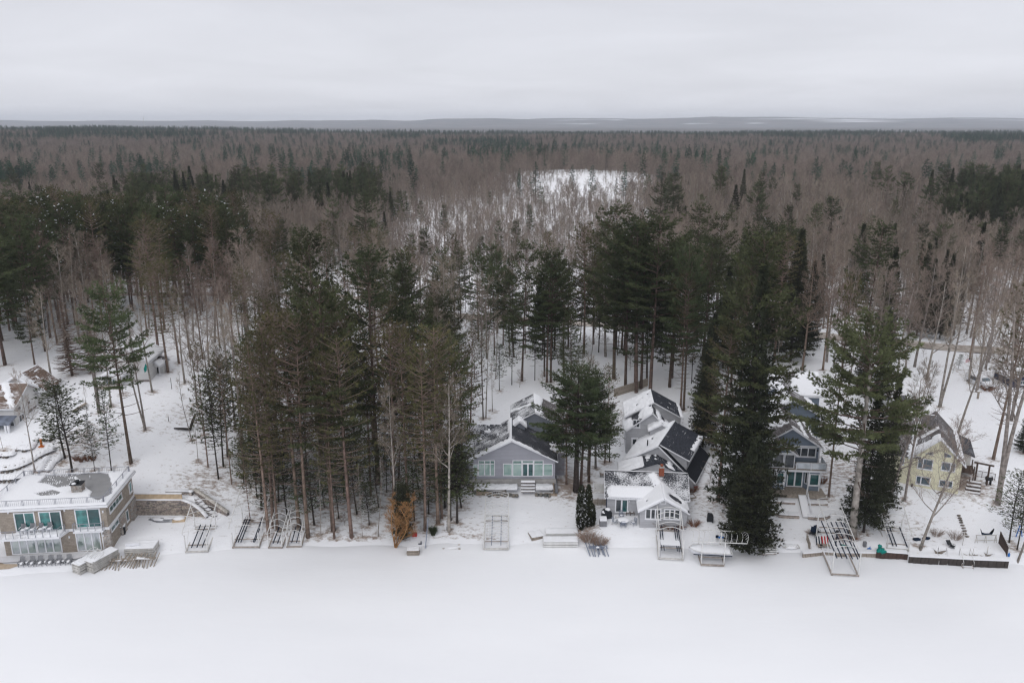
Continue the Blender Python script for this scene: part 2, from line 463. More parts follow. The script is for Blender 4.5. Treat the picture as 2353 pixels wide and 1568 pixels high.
# ground material: snow with drifts, dead leaves and painted contact shade under trees, brown forest floor far away
def mat_ground():
    m = bpy.data.materials.new('snowy_ground'); m.use_nodes = True
    n, l = m.node_tree.nodes, m.node_tree.links; b = n['Principled BSDF']
    b.inputs['Roughness'].default_value = 0.8; b.inputs['Specular IOR Level'].default_value = 0.1
    t = n.new('ShaderNodeTexCoord')
    at = n.new('ShaderNodeAttribute'); at.attribute_name = 'litter_shade'
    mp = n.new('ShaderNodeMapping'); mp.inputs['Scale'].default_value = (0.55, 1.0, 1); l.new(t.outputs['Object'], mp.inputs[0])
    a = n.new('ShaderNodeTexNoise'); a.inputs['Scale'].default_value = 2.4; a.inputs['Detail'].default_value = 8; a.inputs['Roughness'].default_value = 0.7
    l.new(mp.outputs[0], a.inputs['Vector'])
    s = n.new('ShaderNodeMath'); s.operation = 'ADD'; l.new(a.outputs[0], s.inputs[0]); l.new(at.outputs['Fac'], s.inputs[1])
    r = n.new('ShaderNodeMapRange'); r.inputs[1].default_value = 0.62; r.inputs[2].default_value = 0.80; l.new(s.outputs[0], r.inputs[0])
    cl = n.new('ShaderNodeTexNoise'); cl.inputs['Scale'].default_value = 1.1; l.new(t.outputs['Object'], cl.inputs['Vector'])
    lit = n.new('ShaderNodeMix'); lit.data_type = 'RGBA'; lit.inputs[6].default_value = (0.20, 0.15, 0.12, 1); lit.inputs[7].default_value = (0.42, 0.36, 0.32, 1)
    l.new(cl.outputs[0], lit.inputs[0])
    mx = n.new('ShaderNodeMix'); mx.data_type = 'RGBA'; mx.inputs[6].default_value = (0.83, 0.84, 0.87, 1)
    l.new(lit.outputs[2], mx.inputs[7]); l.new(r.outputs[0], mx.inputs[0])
    # distant land: attribute paints brush-covered ground
    f = n.new('ShaderNodeAttribute'); f.attribute_name = 'brush'
    fn = n.new('ShaderNodeTexNoise'); fn.inputs['Scale'].default_value = 0.004; fn.inputs['Detail'].default_value = 6; l.new(t.outputs['Object'], fn.inputs['Vector'])
    fr = n.new('ShaderNodeMapRange'); fr.inputs[1].default_value = 0.38; fr.inputs[2].default_value = 0.62; l.new(fn.outputs[0], fr.inputs[0])
    fc = n.new('ShaderNodeMix'); fc.data_type = 'RGBA'; fc.inputs[6].default_value = (0.13, 0.11, 0.105, 1); fc.inputs[7].default_value = (0.055, 0.062, 0.058, 1)
    l.new(fr.outputs[0], fc.inputs[0])
    m2 = n.new('ShaderNodeMix'); m2.data_type = 'RGBA'; l.new(mx.outputs[2], m2.inputs[6]); l.new(fc.outputs[2], m2.inputs[7]); l.new(f.outputs['Fac'], m2.inputs[0])
    l.new(m2.outputs[2], b.inputs['Base Color'])
    bn = n.new('ShaderNodeTexNoise'); bn.inputs['Scale'].default_value = 0.9; bn.inputs['Detail'].default_value = 6
    l.new(mp.outputs[0], bn.inputs['Vector'])
    bp = n.new('ShaderNodeBump'); bp.inputs['Strength'].default_value = 0.35; bp.inputs['Distance'].default_value = 0.25
    l.new(bn.outputs[0], bp.inputs['Height']); l.new(bp.outputs[0], b.inputs['Normal'])
    return m
M['ground'] = mat_ground()

LITTER_SHADE = []   # leaf patches and painted trunk-base shade: (x, y, radius, amount)
def litter_shade_at(x, y):
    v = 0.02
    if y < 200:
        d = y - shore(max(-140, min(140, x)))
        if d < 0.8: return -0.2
        for (a, b_, r, k) in LITTER_SHADE:
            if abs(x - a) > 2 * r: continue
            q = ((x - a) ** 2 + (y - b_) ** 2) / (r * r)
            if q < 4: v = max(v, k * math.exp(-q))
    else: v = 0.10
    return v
def brush_at(x, y):
    if y < 330: return 0.0
    v = sstep(700, 1100, y)
    if y > 8600:
        f = nz(x, y * 3.0, 1 / 900.0, 4.4) + 0.5 * nz(x, y, 1 / 260.0, 8)
        k = smooth((f - 0.30) / 0.06) * sstep(0.02, 0.14, x / y) * sstep(9400, 9800, y) * (1 - sstep(10900, 11300, y))
        v = 1.0 - 0.9 * k
    return v
LITTER_SHADE += [(-41, 98, 6, .20), (-34, 100, 7, .22), (-30, 93, 6, .18), (-22, 96, 9, .20), (-12, 97, 8, .2), (-5, 89, 4, .15), (-28, 105, 9, .2), (-10, 105, 9, .2),
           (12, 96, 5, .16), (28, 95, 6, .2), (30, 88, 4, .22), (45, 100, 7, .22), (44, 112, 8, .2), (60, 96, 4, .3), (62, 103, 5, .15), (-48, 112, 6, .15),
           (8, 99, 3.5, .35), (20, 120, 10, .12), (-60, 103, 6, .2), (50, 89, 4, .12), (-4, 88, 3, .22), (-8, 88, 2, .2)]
def build_ground():
    xs = axis([(-9000, -3000, 600), (-3000, -900, 150), (-900, -300, 40), (-300, -120, 12), (-120, -72, 2.0), (-72, 72, 0.6), (72, 120, 2.0), (120, 300, 12), (300, 900, 40), (900, 3000, 150), (3000, 9000, 600)])
    ys = axis([(60, 78, 2.0), (78, 125, 0.5), (125, 190, 1.5), (190, 300, 6), (300, 800, 16), (800, 2500, 60), (2500, 8500, 250), (8500, 12500, 50 * 2), (12500, 13500, 500)])
    nx, ny = len(xs), len(ys)
    V = np.zeros((ny, nx, 3), np.float32); LT = np.zeros((ny, nx), np.float32); BR = np.zeros((ny, nx), np.float32)
    for j, y in enumerate(ys):
        for i, x in enumerate(xs):
            V[j, i] = (x, y, ground_h(x, y)); LT[j, i] = litter_shade_at(x, y); BR[j, i] = brush_at(x, y)
    I = np.arange(nx * ny).reshape(ny, nx)
    F = np.stack([I[:-1, :-1], I[:-1, 1:], I[1:, 1:], I[1:, :-1]], -1).reshape(-1, 4)
    me = mesh_np('ground', V, F4=F, mats=[M['ground']], smooth=True)
    for nm, A in (('litter_shade', LT), ('brush', BR)):
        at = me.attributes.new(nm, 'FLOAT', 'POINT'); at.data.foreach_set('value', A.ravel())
    tag(link('ground', me), kind='structure', label='snow covered ground rising from the lake shore into the forest')

def mat_lake():
    m = bpy.data.materials.new('lake_snow'); m.use_nodes = True
    n, l = m.node_tree.nodes, m.node_tree.links; b = n['Principled BSDF']
    b.inputs['Roughness'].default_value = 0.8; b.inputs['Specular IOR Level'].default_value = 0.1
    t = n.new('ShaderNodeTexCoord'); mp = n.new('ShaderNodeMapping'); mp.inputs['Scale'].default_value = (0.35, 1, 1); l.new(t.outputs['Object'], mp.inputs[0])
    a = n.new('ShaderNodeTexNoise'); a.inputs['Scale'].default_value = 0.09; a.inputs['Detail'].default_value = 7; l.new(mp.outputs[0], a.inputs['Vector'])
    r = n.new('ShaderNodeMapRange'); r.inputs[1].default_value = 0.3; r.inputs[2].default_value = 0.7; l.new(a.outputs[0], r.inputs[0])
    mx = n.new('ShaderNodeMix'); mx.data_type = 'RGBA'; mx.inputs[6].default_value = (0.80, 0.81, 0.84, 1); mx.inputs[7].default_value = (0.85, 0.86, 0.885, 1)
    l.new(r.outputs[0], mx.inputs[0]); l.new(mx.outputs[2], b.inputs['Base Color'])
    bn = n.new('ShaderNodeTexNoise'); bn.inputs['Scale'].default_value = 0.35; bn.inputs['Detail'].default_value = 7; l.new(mp.outputs[0], bn.inputs['Vector'])
    bp = n.new('ShaderNodeBump'); bp.inputs['Strength'].default_value = 0.22; bp.inputs['Distance'].default_value = 0.35
    l.new(bn.outputs[0], bp.inputs['Height']); l.new(bp.outputs[0], b.inputs['Normal'])
    return m
def build_lake():
    xs = axis([(-3000, -200, 400), (-200, -80, 10), (-80, 80, 1.0), (80, 200, 10), (200, 3000, 400)])
    ys = axis([(-3000, 0, 500), (0, 50, 5), (50, 90, 1.0), (90, 100, 5)])
    nx, ny = len(xs), len(ys)
    V = np.zeros((ny, nx, 3), np.float32)
    for j, y in enumerate(ys):
        for i, x in enumerate(xs):
            h = 0.0
            if 50 < y < 90 and abs(x) < 80:
                s = shore(x) - y
                h = 0.10 * nz(x, y, 0.10, 1) * sstep(50, 60, y) + 0.22 * math.exp(-((s - .2) / 1.6) ** 2) * (0.6 + nz(x, y, .3, 4))
            V[j, i] = (x, y, h)
    I = np.arange(nx * ny).reshape(ny, nx)
    F = np.stack([I[:-1, :-1], I[:-1, 1:], I[1:, 1:], I[1:, :-1]], -1).reshape(-1, 4)
    tag(link('frozen_lake', mesh_np('frozen_lake', V, F4=F, mats=[mat_lake()], smooth=True)), kind='structure', label='frozen lake under smooth unbroken snow')
build_lake()

# the road behind the houses
M['road'] = mat('sandy_winter_road', (0.33, 0.28, 0.24), 0.9, var=0.25, vscale=0.6, c2=(0.55, 0.50, 0.46))
def build_road():
    pts = [(-140, 196), (-60, 190), (-15, 182), (30, 172), (60, 160), (88, 149), (118, 141), (180, 130)]
    dense = []
    for (a, b_), (c, d) in zip(pts, pts[1:]):
        for k in range(12): dense.append((a + (c - a) * k / 12, b_ + (d - b_) * k / 12))
    for _ in range(6):
        dense = [dense[0]] + [((p[0] + 2*q[0] + r[0]) / 4, (p[1] + 2*q[1] + r[1]) / 4) for p, q, r in zip(dense, dense[1:], dense[2:])] + [dense[-1]]
    mb = MB(); V = []; F = []
    for i, (x, y) in enumerate(dense):
        j = min(i + 1, len(dense) - 1); k = max(i - 1, 0)
        d = Vector((dense[j][0] - dense[k][0], dense[j][1] - dense[k][1], 0)).normalized(); nrm = Vector((-d.y, d.x, 0))
        for s in (-2.6, -1.3, 0, 1.3, 2.6):
            q = Vector((x, y, 0)) + nrm * s
            V.append((q.x, q.y, ground_h(x, y) + 0.16))
    for i in range(len(dense) - 1):
        for j in range(4):
            F.append((i*5+j, i*5+j+1, (i+1)*5+j+1, (i+1)*5+j))
    mb.add(V, F, 0, True)
    tag(mb.build('road', M['road']), kind='structure', label='narrow sandy road running behind the houses')
    return dense
ROAD = build_road()
# ------------------------------------------------------------------ tree prototypes
M['bark_pine'] = mat('pine_bark', (0.115, 0.085, 0.07), 0.95, 0.1, var=0.35, vscale=3, objvar=.2, bump=.4)
M['bark_red'] = mat('red_pine_bark', (0.20, 0.145, 0.12), 0.95, 0.1, var=0.35, vscale=2.5, objvar=.2, bump=.4)
M['bark_grey'] = mat('grey_bark', (0.24, 0.215, 0.195), 0.95, 0.1, var=0.35, vscale=3, objvar=.25, bump=.4)
M['bark_dark'] = mat('dark_bark', (0.05, 0.042, 0.038), 0.95, 0.1, var=0.35, vscale=3, objvar=.2, bump=.4)
M['bark_pale'] = mat('pale_bark', (0.33, 0.30, 0.275), 0.95, 0.1, var=0.35, vscale=2, objvar=.15, bump=.4)
M['twig'] = mat('bare_twigs', (0.26, 0.215, 0.18), 0.95, 0.05, var=0.2, vscale=.5, objvar=.28)
M['twig_far'] = mat('bare_twigs_distant', (0.228, 0.188, 0.162), 0.95, 0.05, var=0.2, vscale=.5, objvar=.25)
M['twig_orange'] = mat('willow_twigs', (0.30, 0.165, 0.075), 0.9, 0.1, var=0.25, vscale=2)
M['twig_pine'] = mat('dead_pine_branches', (0.20, 0.15, 0.125), 0.95, 0.05, var=0.2, vscale=1, objvar=.15)
M['n_white'] = mat('white_pine_needles', (0.074, 0.090, 0.042), 0.7, 0.15, var=0.45, vscale=.55, objvar=.35)
M['n_red'] = mat('red_pine_needles', (0.105, 0.098, 0.045), 0.75, 0.15, var=0.40, vscale=.6, objvar=.28)
M['n_spruce'] = mat('spruce_needles', (0.046, 0.052, 0.031), 0.8, 0.1, var=0.45, vscale=.6, objvar=.3)
M['n_cedar'] = mat('cedar_foliage', (0.040, 0.044, 0.024), 0.8, 0.1, var=0.5, vscale=1.0, objvar=.2)
M['n_far'] = mat('distant_conifer_needles', (0.048, 0.085, 0.060), 0.8, 0.1, var=0.35, vscale=.3, objvar=.38)

GR = {'white_pine': 'white pines', 'red_pine': 'red pines', 'spruce_tree': 'spruces', 'young_pine': 'young pines', 'bare_spruce': 'leafless spruces', 'cedar_tree': 'cedars', 'bare_tree': 'bare trees', 'sapling': 'saplings', 'bare_pine': 'brown leafless pines'}
class Blades:
    """many narrow leaf-sized triangles held in numpy until the end"""
    def __init__(s, seed): s.P = []; s.D = []; s.L = []; s.W = []; s.rng = np.random.default_rng(seed)
    def tuft(s, p, d, n, spread, L, W):
        s.P.append(np.repeat(np.asarray(p, float)[None], n, 0))
        dd = np.asarray(d, float)[None] + s.rng.normal(0, spread, (n, 3))
        s.D.append(dd); s.L.append(L * s.rng.uniform(.6, 1.15, n)); s.W.append(W * s.rng.uniform(.7, 1.3, n))
    def tufts(s, P, D, n, spread, L, W):
        P = np.asarray(P, float); D = np.asarray(D, float); k = len(P)
        if k == 0: return
        s.P.append(np.repeat(P, n, 0)); s.D.append(np.repeat(D, n, 0) + s.rng.normal(0, spread, (k * n, 3)))
        s.L.append(L * s.rng.uniform(.6, 1.15, k * n)); s.W.append(W * s.rng.uniform(.7, 1.3, k * n))
    def mesh(s, name, mats, mi=None):
        P = np.concatenate(s.P); D = np.concatenate(s.D); L = np.concatenate(s.L); W = np.concatenate(s.W)
        D /= np.linalg.norm(D, axis=1, keepdims=True) + 1e-9
        R = s.rng.normal(0, 1, D.shape); S = np.cross(D, R); S /= np.linalg.norm(S, axis=1, keepdims=True) + 1e-9
        V = np.stack([P - S * W[:, None] / 2, P + S * W[:, None] / 2, P + D * L[:, None]], 1).reshape(-1, 3)
        return V, np.arange(len(V)).reshape(-1, 3)

def combine(name, tube_mb, blades_list, mats):
    """one mesh out of an MB (tubes) and several Blades with material indices"""
    Vs = []; F3 = []; F4 = []; m3 = []; m4 = []; off = 0
    if tube_mb is not None and tube_mb.v:
        V = np.array(tube_mb.v); Vs.append(V)
        for f, m in zip(tube_mb.f, tube_mb.m):
            if len(f) == 4: F4.append(f); m4.append(m)
            else:
                for k in range(1, len(f) - 1): F3.append([f[0], f[k], f[k+1]]); m3.append(m)
        off = len(V)
    F3 = np.array(F3, int).reshape(-1, 3); m3 = np.array(m3, int)
    for bl, mi in blades_list:
        if not bl.P: continue
        V, F = bl.mesh('', None); Vs.append(V)
        F3 = np.concatenate([F3, F + off]); m3 = np.concatenate([m3, np.full(len(F), mi)]); off += len(V)
    F4 = np.array(F4, int).reshape(-1, 4)
    return mesh_np(name, np.concatenate(Vs), F3=F3, F4=F4, mats=mats, mi=np.concatenate([m3, np.array(m4, int)]), smooth=False)

def trunk_path(rng, H, wob=0.25, z0=-1.0, n=9):
    ax, ay = rng.uniform(-1, 1, 2) * wob; ph = rng.uniform(0, 6)
    pts = []
    for i in range(n):
        z = z0 + (H - z0) * i / (n - 1); t = max(0, z / H)
        pts.append(Vector((ax * math.sin(t * 3.1 + ph) - ax * math.sin(ph), ay * math.sin(t * 2.3 + ph) - ay * math.sin(ph), z)))
    return pts
def at_path(pts, z):
    for a, b in zip(pts, pts[1:]):
        if z <= b.z: 
            t = (z - a.z) / (b.z - a.z); return a.lerp(b, t)
    return pts[-1].copy()

def conifer(name, seed, H=24.0, cb=0.35, R=3.6, gap=0.75, nb=5, up0=0.05, up1=0.9, prof='pine', foliage=(0.35, 1.0), nm='n_white', bark='bark_pine',
            tuft_n=6, tl=0.34, tw=0.075, br_gap=0.42, ragged=0.35, r0=0.24, droop=0.0, dead=0.2, snow=0.0, twigm='bark_pine', flat=1.0, skip=0.0, clump=1.0, thick=1.0):
    rng = np.random.default_rng(seed)
    path = trunk_path(rng, H)
    trunk = MB(); trunk.tube(path, [r0 * (1 - 0.93 * max(0, p.z / H)) * (1.15 if p.z < .3 else 1) for p in path], 7)
    bm = MB(); bl = Blades(seed + 1); sn = Blades(seed + 2)
    P = []; D = []
    z = H * cb * (1 - dead)
    while z < H - 0.25:
        t = (z - H * cb) / (H - H * cb)
        if prof == 'pine': w = (math.sin(PI * min(1, max(0.0, t) * 0.74 + 0.24)) ** 0.6) * (1.05 - 0.30 * t) if t > 0 else 0.5
        elif prof == 'red': w = (math.sin(PI * min(1, max(0.0, t) * 0.62 + 0.33)) ** 0.6) if t > 0 else 0.6
        elif prof == 'deadcone': w = (1 - z / H) ** .8
        elif prof == 'cone': w = (1 - t) ** 1.1 * 1.1 + 0.02 if t > 0 else 0.8
        else: w = math.sqrt(max(0.02, 1 - max(0, t) ** 2.2))
        isdead = t < 0
        if skip and t > .05 and t < .9 and rng.random() < skip: z += gap; continue
        k = nb if not isdead else max(1, nb - 3)
        a0 = rng.uniform(0, 2 * PI)
        for b in range(k):
            az = a0 + 2 * PI * b / k + rng.normal(0, .25)
            Lb = R * w * rng.uniform(1 - ragged, 1 + ragged * .45)
            if rng.random() < ragged * .25: Lb *= 0.45
            if Lb < 0.25: Lb = 0.25
            zz = z + rng.uniform(-.3, .3) * gap
            base = at_path(path, zz)
            sl = (up0 + (up1 - up0) * max(0, t) ** 1.5) + rng.normal(0, .07)
            h = Vector((math.cos(az), math.sin(az), 0))
            pts = [base + h * (Lb * s) + Vector((0, 0, 1)) * (Lb * (sl * s - droop * s + (0.18 + droop * .6) * s * s)) for s in (0, .33, .66, 1)]
            br = max(0.012, 0.012 * Lb + 0.012) * thick
            bm.tube(pts, [br * 1.3, br, br * .6, .008], 3, 0, cap=False)
            side = Vector((-h.y, h.x, 0))
            s0 = foliage[0] if not isdead else 0.5
            n = max(2, int(Lb * (1 - s0) / br_gap) + 1)
            for q in range(n):
                s = s0 + (foliage[1] - s0) * (q + rng.uniform(0, .8)) / n
                s = min(1, s)
                i = min(2, int(s * 3)); f = s * 3 - i
                pb = pts[i].lerp(pts[i + 1], f)
                for sg in (-1, 1):
                    ll = (0.20 + 0.42 * Lb * (1 - s) * .6 + 0.25 * rng.random()) * flat * min(1, .15 + Lb / 1.5)
                    dd = (h * rng.uniform(.5, .9) + side * sg * rng.uniform(.6, 1.0) + Vector((0, 0, rng.uniform(-.05, .22) - droop * .5))).normalized()
                    pe = pb + dd * ll
                    if isdead:
                        bl_t.tuft(pb, dd, 2, .25, ll + .2, .02) if False else bm.tube([pb, pe], [.010 * thick, .004 * thick], 3, 0, cap=False)
                        continue
                    m_ = max(1, int(ll / 0.28))
                    if clump < 1 and rng.random() > clump: bm.tube([pb, pe], [.014, .006], 3, 0, cap=False); continue
                    for u in range(m_):
                        pp = pb.lerp(pe, (u + rng.uniform(.3, 1)) / m_)
                        P.append(pp); D.append(dd + Vector((0, 0, .35 - droop)))
                    if snow and rng.random() < snow: sn.tuft(pb.lerp(pe, .5) + Vector((0, 0, .12)), dd, 3, .35, .45, .22)
            if not isdead: P.append(pts[3]); D.append((pts[3] - pts[2]).normalized() + Vector((0, 0, .2)))
        z += gap * rng.uniform(.75, 1.25) * (1.0 if t < .75 else .75)
    P.append(path[-1]); D.append(Vector((0, 0, 1)))
    bl.tufts([tuple(p) for p in P], [tuple(d) for d in D], tuft_n, .48, tl, tw)
    bl.tufts([tuple(p) for p in P[:-40:3]], [tuple(d) for d in D[:-40:3]], 2, .9, tl * 1.1, tw * 1.5)
    crown = combine(name + '_crown', bm, [(bl, 1), (sn, 2)], [M[twigm], M[nm], M['snow']])
    return {'trunk': trunk.mesh(name + '_trunk', M[bark]), 'crown': crown, 'H': H}

def bare(name, seed, H=20.0, fork=0.38, R=4.5, nl=12, bark='bark_grey', twig='twig', asc=0.9, sub=9, fine=9, tw=0.030, r0=0.24, multi=1, wob=.5, droop=0.0, topk=1.0):
    rng = np.random.default_rng(seed)
    trunk = MB(); tw_mb = MB(); bl = Blades(seed + 5)
    stems = []
    for m_ in range(multi):
        pth = trunk_path(rng, H * rng.uniform(.85, 1), wob)
        if multi > 1:
            a = 2 * PI * m_ / multi + rng.uniform(0, 1); sp = rng.uniform(.06, .14) * H
            pth = [p + Vector((math.cos(a), math.sin(a), 0)) * sp * max(0, p.z / H) ** 1.2 for p in pth]
        trunk.tube(pth, [max(.03, r0 * (1 - 0.88 * max(0, p.z / H)) * (1.25 if p.z < .3 else 1)) for p in pth], 7)
        stems.append(pth)
    TP = []; TD = []; TL = []
    for pth in stems:
        for i in range(nl):
            t = fork + (1 - fork) * (i + rng.uniform(0, .9)) / nl
            z = H * t * .95
            b = at_path(pth, z)
            az = i * 2.4 + rng.normal(0, .4)
            tt = (t - fork) / (1 - fork)
            L = R * (1.15 - 0.75 * tt) * rng.uniform(.7, 1.15) / (multi ** .4)
            a_ = asc * rng.uniform(.7, 1.3) + tt * .6
            h = Vector((math.cos(az), math.sin(az), 0))
            pts = [b]; d = (h + Vector((0, 0, a_ * .7))).normalized()
            for s in range(4):
                d = (d + Vector(rng.normal(0, .13, 3)) + Vector((0, 0, (.16 - droop)))).normalized()
                pts.append(pts[-1] + d * L / 4)
            rb = max(.02, r0 * .42 * (1 - .6 * tt) * (L / R))
            trunk.tube(pts, [rb, rb * .75, rb * .52, rb * .34, rb * .15], 4, cap=False)
            for k in range(sub):
                s = .22 + .78 * (k + rng.uniform(0, 1)) / sub
                j = min(3, int(s * 4)); p = pts[j].lerp(pts[min(4, j + 1)], s * 4 - j)
                ax = (pts[min(4, j + 1)] - pts[j]).normalized()
                q = Vector(rng.normal(0, 1, 3)); q = (q - ax * q.dot(ax)).normalized()
                d2 = (ax * .75 + q * .75 + Vector((0, 0, .18 - droop * 2))).normalized()
                L2 = L * (.42 - .16 * s) * rng.uniform(.7, 1.3)
                p2 = [p]
                for s2 in range(3):
                    d2 = (d2 + Vector(rng.normal(0, .14, 3)) + Vector((0, 0, .06 - droop))).normalized(); p2.append(p2[-1] + d2 * L2 / 3)
                tw_mb.tube(p2, [rb * .3 + .008, rb * .2 + .006, .011, .005], 3, cap=False)
                for f in range(fine):
                    s3 = .15 + .85 * (f + rng.uniform(0, 1)) / fine
                    j3 = min(2, int(s3 * 3)); p3 = p2[j3].lerp(p2[min(3, j3 + 1)], s3 * 3 - j3)
                    q = Vector(rng.normal(0, 1, 3)); ax2 = (p2[min(3, j3 + 1)] - p2[j3]).normalized()
                    q = (q - ax2 * q.dot(ax2)).normalized()
                    d3 = (ax2 * .8 + q * .6 + Vector((0, 0, .15 - droop * 2))).normalized(); L3 = L2 * .55 * rng.uniform(.5, 1.2) + .15
                    bl.tuft(p3, d3, 1, .05, L3, tw)
                    bl.tuft(p3 + d3 * L3 * .45, d3, 2, .38, L3 * .75, tw * .8)
    crown = combine(name + '_crown', tw_mb, [(bl, 1)], [M[twig], M[twig]])
    return {'trunk': trunk.mesh(name + '_trunk', M[bark]), 'crown': crown, 'H': H}

def far_conifer(name, seed, H=22.0, R=3.0, cb=.25, prof='cone'):
    rng = np.random.default_rng(seed); bl = Blades(seed)
    mb = MB(); mb.tube([(0, 0, -1), (0, 0, H * .9)], [.22, .05], 4, 0, cap=False)
    z = H * cb
    while z < H:
        t = (z - H * cb) / (H * (1 - cb)); w = R * ((1 - t) ** .8 if prof == 'cone' else math.sin(PI * min(1, t * .75 + .25)) ** .6)
        for b in range(6):
            a = rng.uniform(0, 2 * PI); L = w * rng.uniform(.55, 1.2) + .2
            h = np.array([math.cos(a), math.sin(a), 0])
            for s in np.arange(.25, 1.0, max(.22, .55 / L)):
                bl.tuft(np.array([0, 0, z + (.12 if prof == 'cone' else .35) * L * s]) + h * L * s, h + [0, 0, .25], 4, .5, .75, .26)
        z += .85 * rng.uniform(.8, 1.2)
    bl.tuft((0, 0, H - .6), (0, 0, 1), 4, .25, 1.1, .2)
    return combine(name, mb, [(bl, 1)], [M['bark_pine'], M['n_far']])

def far_bare(name, seed, H=17.0, R=3.6, n=420, w=.06, cb=.25):
    rng = np.random.default_rng(seed); bl = Blades(seed); mb = MB()
    mb.tube([(0, 0, -1), (rng.normal(0, .3), rng.normal(0, .3), H * .5), (rng.normal(0, .5), rng.normal(0, .5), H * .92)], [.16, .11, .03], 4, 0, cap=False)
    for i in range(16):
        z = H * (cb + (.8 - cb) * i / 16); a = i * 2.4 + rng.normal(0, .4); k = n // 16
        el = .5 + 1.2 * i / 16 + rng.normal(0, .2); L = R * (1.35 - .45 * i / 16) * rng.uniform(.7, 1.15)
        d = np.array([math.cos(a), math.sin(a), el]); d /= np.linalg.norm(d)
        p0 = np.array([0, 0, z]); p1 = p0 + d * L
        mb.tube([tuple(p0), tuple(p1)], [.055, .018], 3, 0, cap=False)
        s = rng.uniform(.25, 1, k)[:, None]
        bl.tufts(p0 + (p1 - p0) * s, np.repeat((d * .7 + [0, 0, .25])[None], k, 0), 1, .6, 1.7, w)
        bl.tufts(p0 + (p1 - p0) * s + rng.normal(0, .5, (k, 3)), np.repeat((d * .5 + [0, 0, .35])[None], k, 0), 1, .7, 1.0, w)
    return combine(name, mb, [(bl, 0)], [M['twig_far']])

PR = {}
PR['W'] = [conifer('white_pine%d' % i, 10 + i, 25, cb=c, R=r, ragged=.55, nb=5, gap=1.0, tuft_n=9, tl=.38, tw=.095, flat=1.5, br_gap=.34, up0=-.02, up1=1.0, skip=.14, dead=.35, snow=0) for i, (c, r) in enumerate([(.26, 4.9), (.36, 4.8), (.20, 4.3), (.46, 5.0)])]
PR['G'] = [conifer('great_pine', 16, 24, cb=.40, R=6.6, nb=6, gap=1.05, ragged=.45, tuft_n=10, tl=.42, tw=.10, flat=1.6, br_gap=.34, up0=.0, up1=.9, skip=.08, dead=.3, r0=.46, bark='bark_pale')]
_t = PR['G'][0]['trunk'].copy(); _t.materials[0] = M['bark_dark']; PR['G'].append({'trunk': _t, 'crown': PR['G'][0]['crown'], 'H': 24})
PR['WS'] = [conifer('snowy_pine%d' % i, 18 + i, 24, cb=.32, R=4.6, ragged=.5, nb=5, gap=.95, tuft_n=9, tl=.38, tw=.095, flat=1.4, br_gap=.36, skip=.1, snow=.06) for i in range(2)]
PR['R'] = [conifer('red_pine%d' % i, 30 + i, 24, cb=c, R=3.4, gap=.62, nb=6, skip=.08, clump=.55, prof='red', foliage=(.55, 1.0), nm='n_red', bark='bark_red', twigm='twig_pine', up0=.0, up1=.6,
                   tuft_n=12, tl=.34, tw=.075, ragged=.45, dead=.55, flat=.85) for i, c in enumerate([.36, .46, .28])]
PR['S'] = [conifer('spruce%d' % i, 40 + i, 22, cb=.10, R=3.5, gap=.52, nb=7, prof='cone', nm='n_spruce', bark='bark_dark', twigm='bark_dark', up0=-.15, up1=.5, droop=.25,
                   foliage=(.2, 1), tuft_n=5, tl=.42, tw=.11, ragged=.28, r0=.2, br_gap=.32) for i in range(2)]
PR['Y'] = [conifer('young_pine%d' % i, 50 + i, 12, cb=.30, R=1.9, gap=.48, nb=5, nm='n_white', bark='bark_dark', twigm='bark_dark', foliage=(.35, 1), tuft_n=5, tl=.26, tw=.07, ragged=.5, r0=.085, br_gap=.5) for i in range(3)]
PR['P'] = [conifer('dead_spruce%d' % i, 60 + i, 18, cb=.97, R=3.0, gap=.42, nb=11, prof='deadcone', nm='n_red', bark='bark_pine', twigm='twig_pine', up0=-.15, up1=.0, dead=.92, droop=.15, ragged=.3, tuft_n=1, br_gap=.2, thick=2.2) for i in range(1)]
PR['C'] = [conifer('cedar%d' % i, 70 + i, 9, cb=.02, R=2.4, gap=.36, nb=8, prof='dome', nm='n_cedar', bark='bark_dark', twigm='bark_dark', up0=.1, up1=.9, foliage=(.25, 1), tuft_n=7, tl=.32, tw=.10, ragged=.3, r0=.18, br_gap=.34) for i in range(1)]
PR['B'] = [bare('bare%d' % i, 80 + i, 20, fork=f, R=r, nl=n, bark=b, r0=.2) for i, (f, r, n, b) in enumerate([(.32, 5.2, 16, 'bark_grey'), (.40, 4.6, 15, 'bark_grey'), (.45, 4.0, 14, 'bark_grey'), (.25, 5.8, 18, 'bark_grey'), (.45, 4.0, 15, 'bark_pale')])]
PR['F'] = [bare('fork%d' % i, 90 + i, 21, fork=.42, R=4.6, nl=11, multi=2, bark='bark_grey', r0=.24, wob=.8) for i in range(2)]
PR['T'] = [bare('thin%d' % i, 95 + i, 13, fork=.40, R=1.9, nl=9, sub=5, fine=4, r0=.075, bark='bark_grey', asc=1.2) for i in range(2)]
PR['D'] = []
for i in range(2):    # tall brown pine that has shed its needles: straight trunk, level bare branches
    PR['D'].append(bare('brown%d' % i, 100 + i, 24, fork=.40, R=3.3, nl=34, sub=9, fine=7, bark='bark_red', twig='twig_pine', asc=.15, r0=.2, wob=.2))
FC = [far_conifer('distant_conifer%d' % i, 200 + i, R=3.1 if i % 2 else 2.5, prof='cone' if i % 2 else 'round', cb=.2) for i in range(4)]
FB = [far_bare('distant_bare%d' % i, 210 + i, R=3.2 + .4 * i) for i in range(4)]

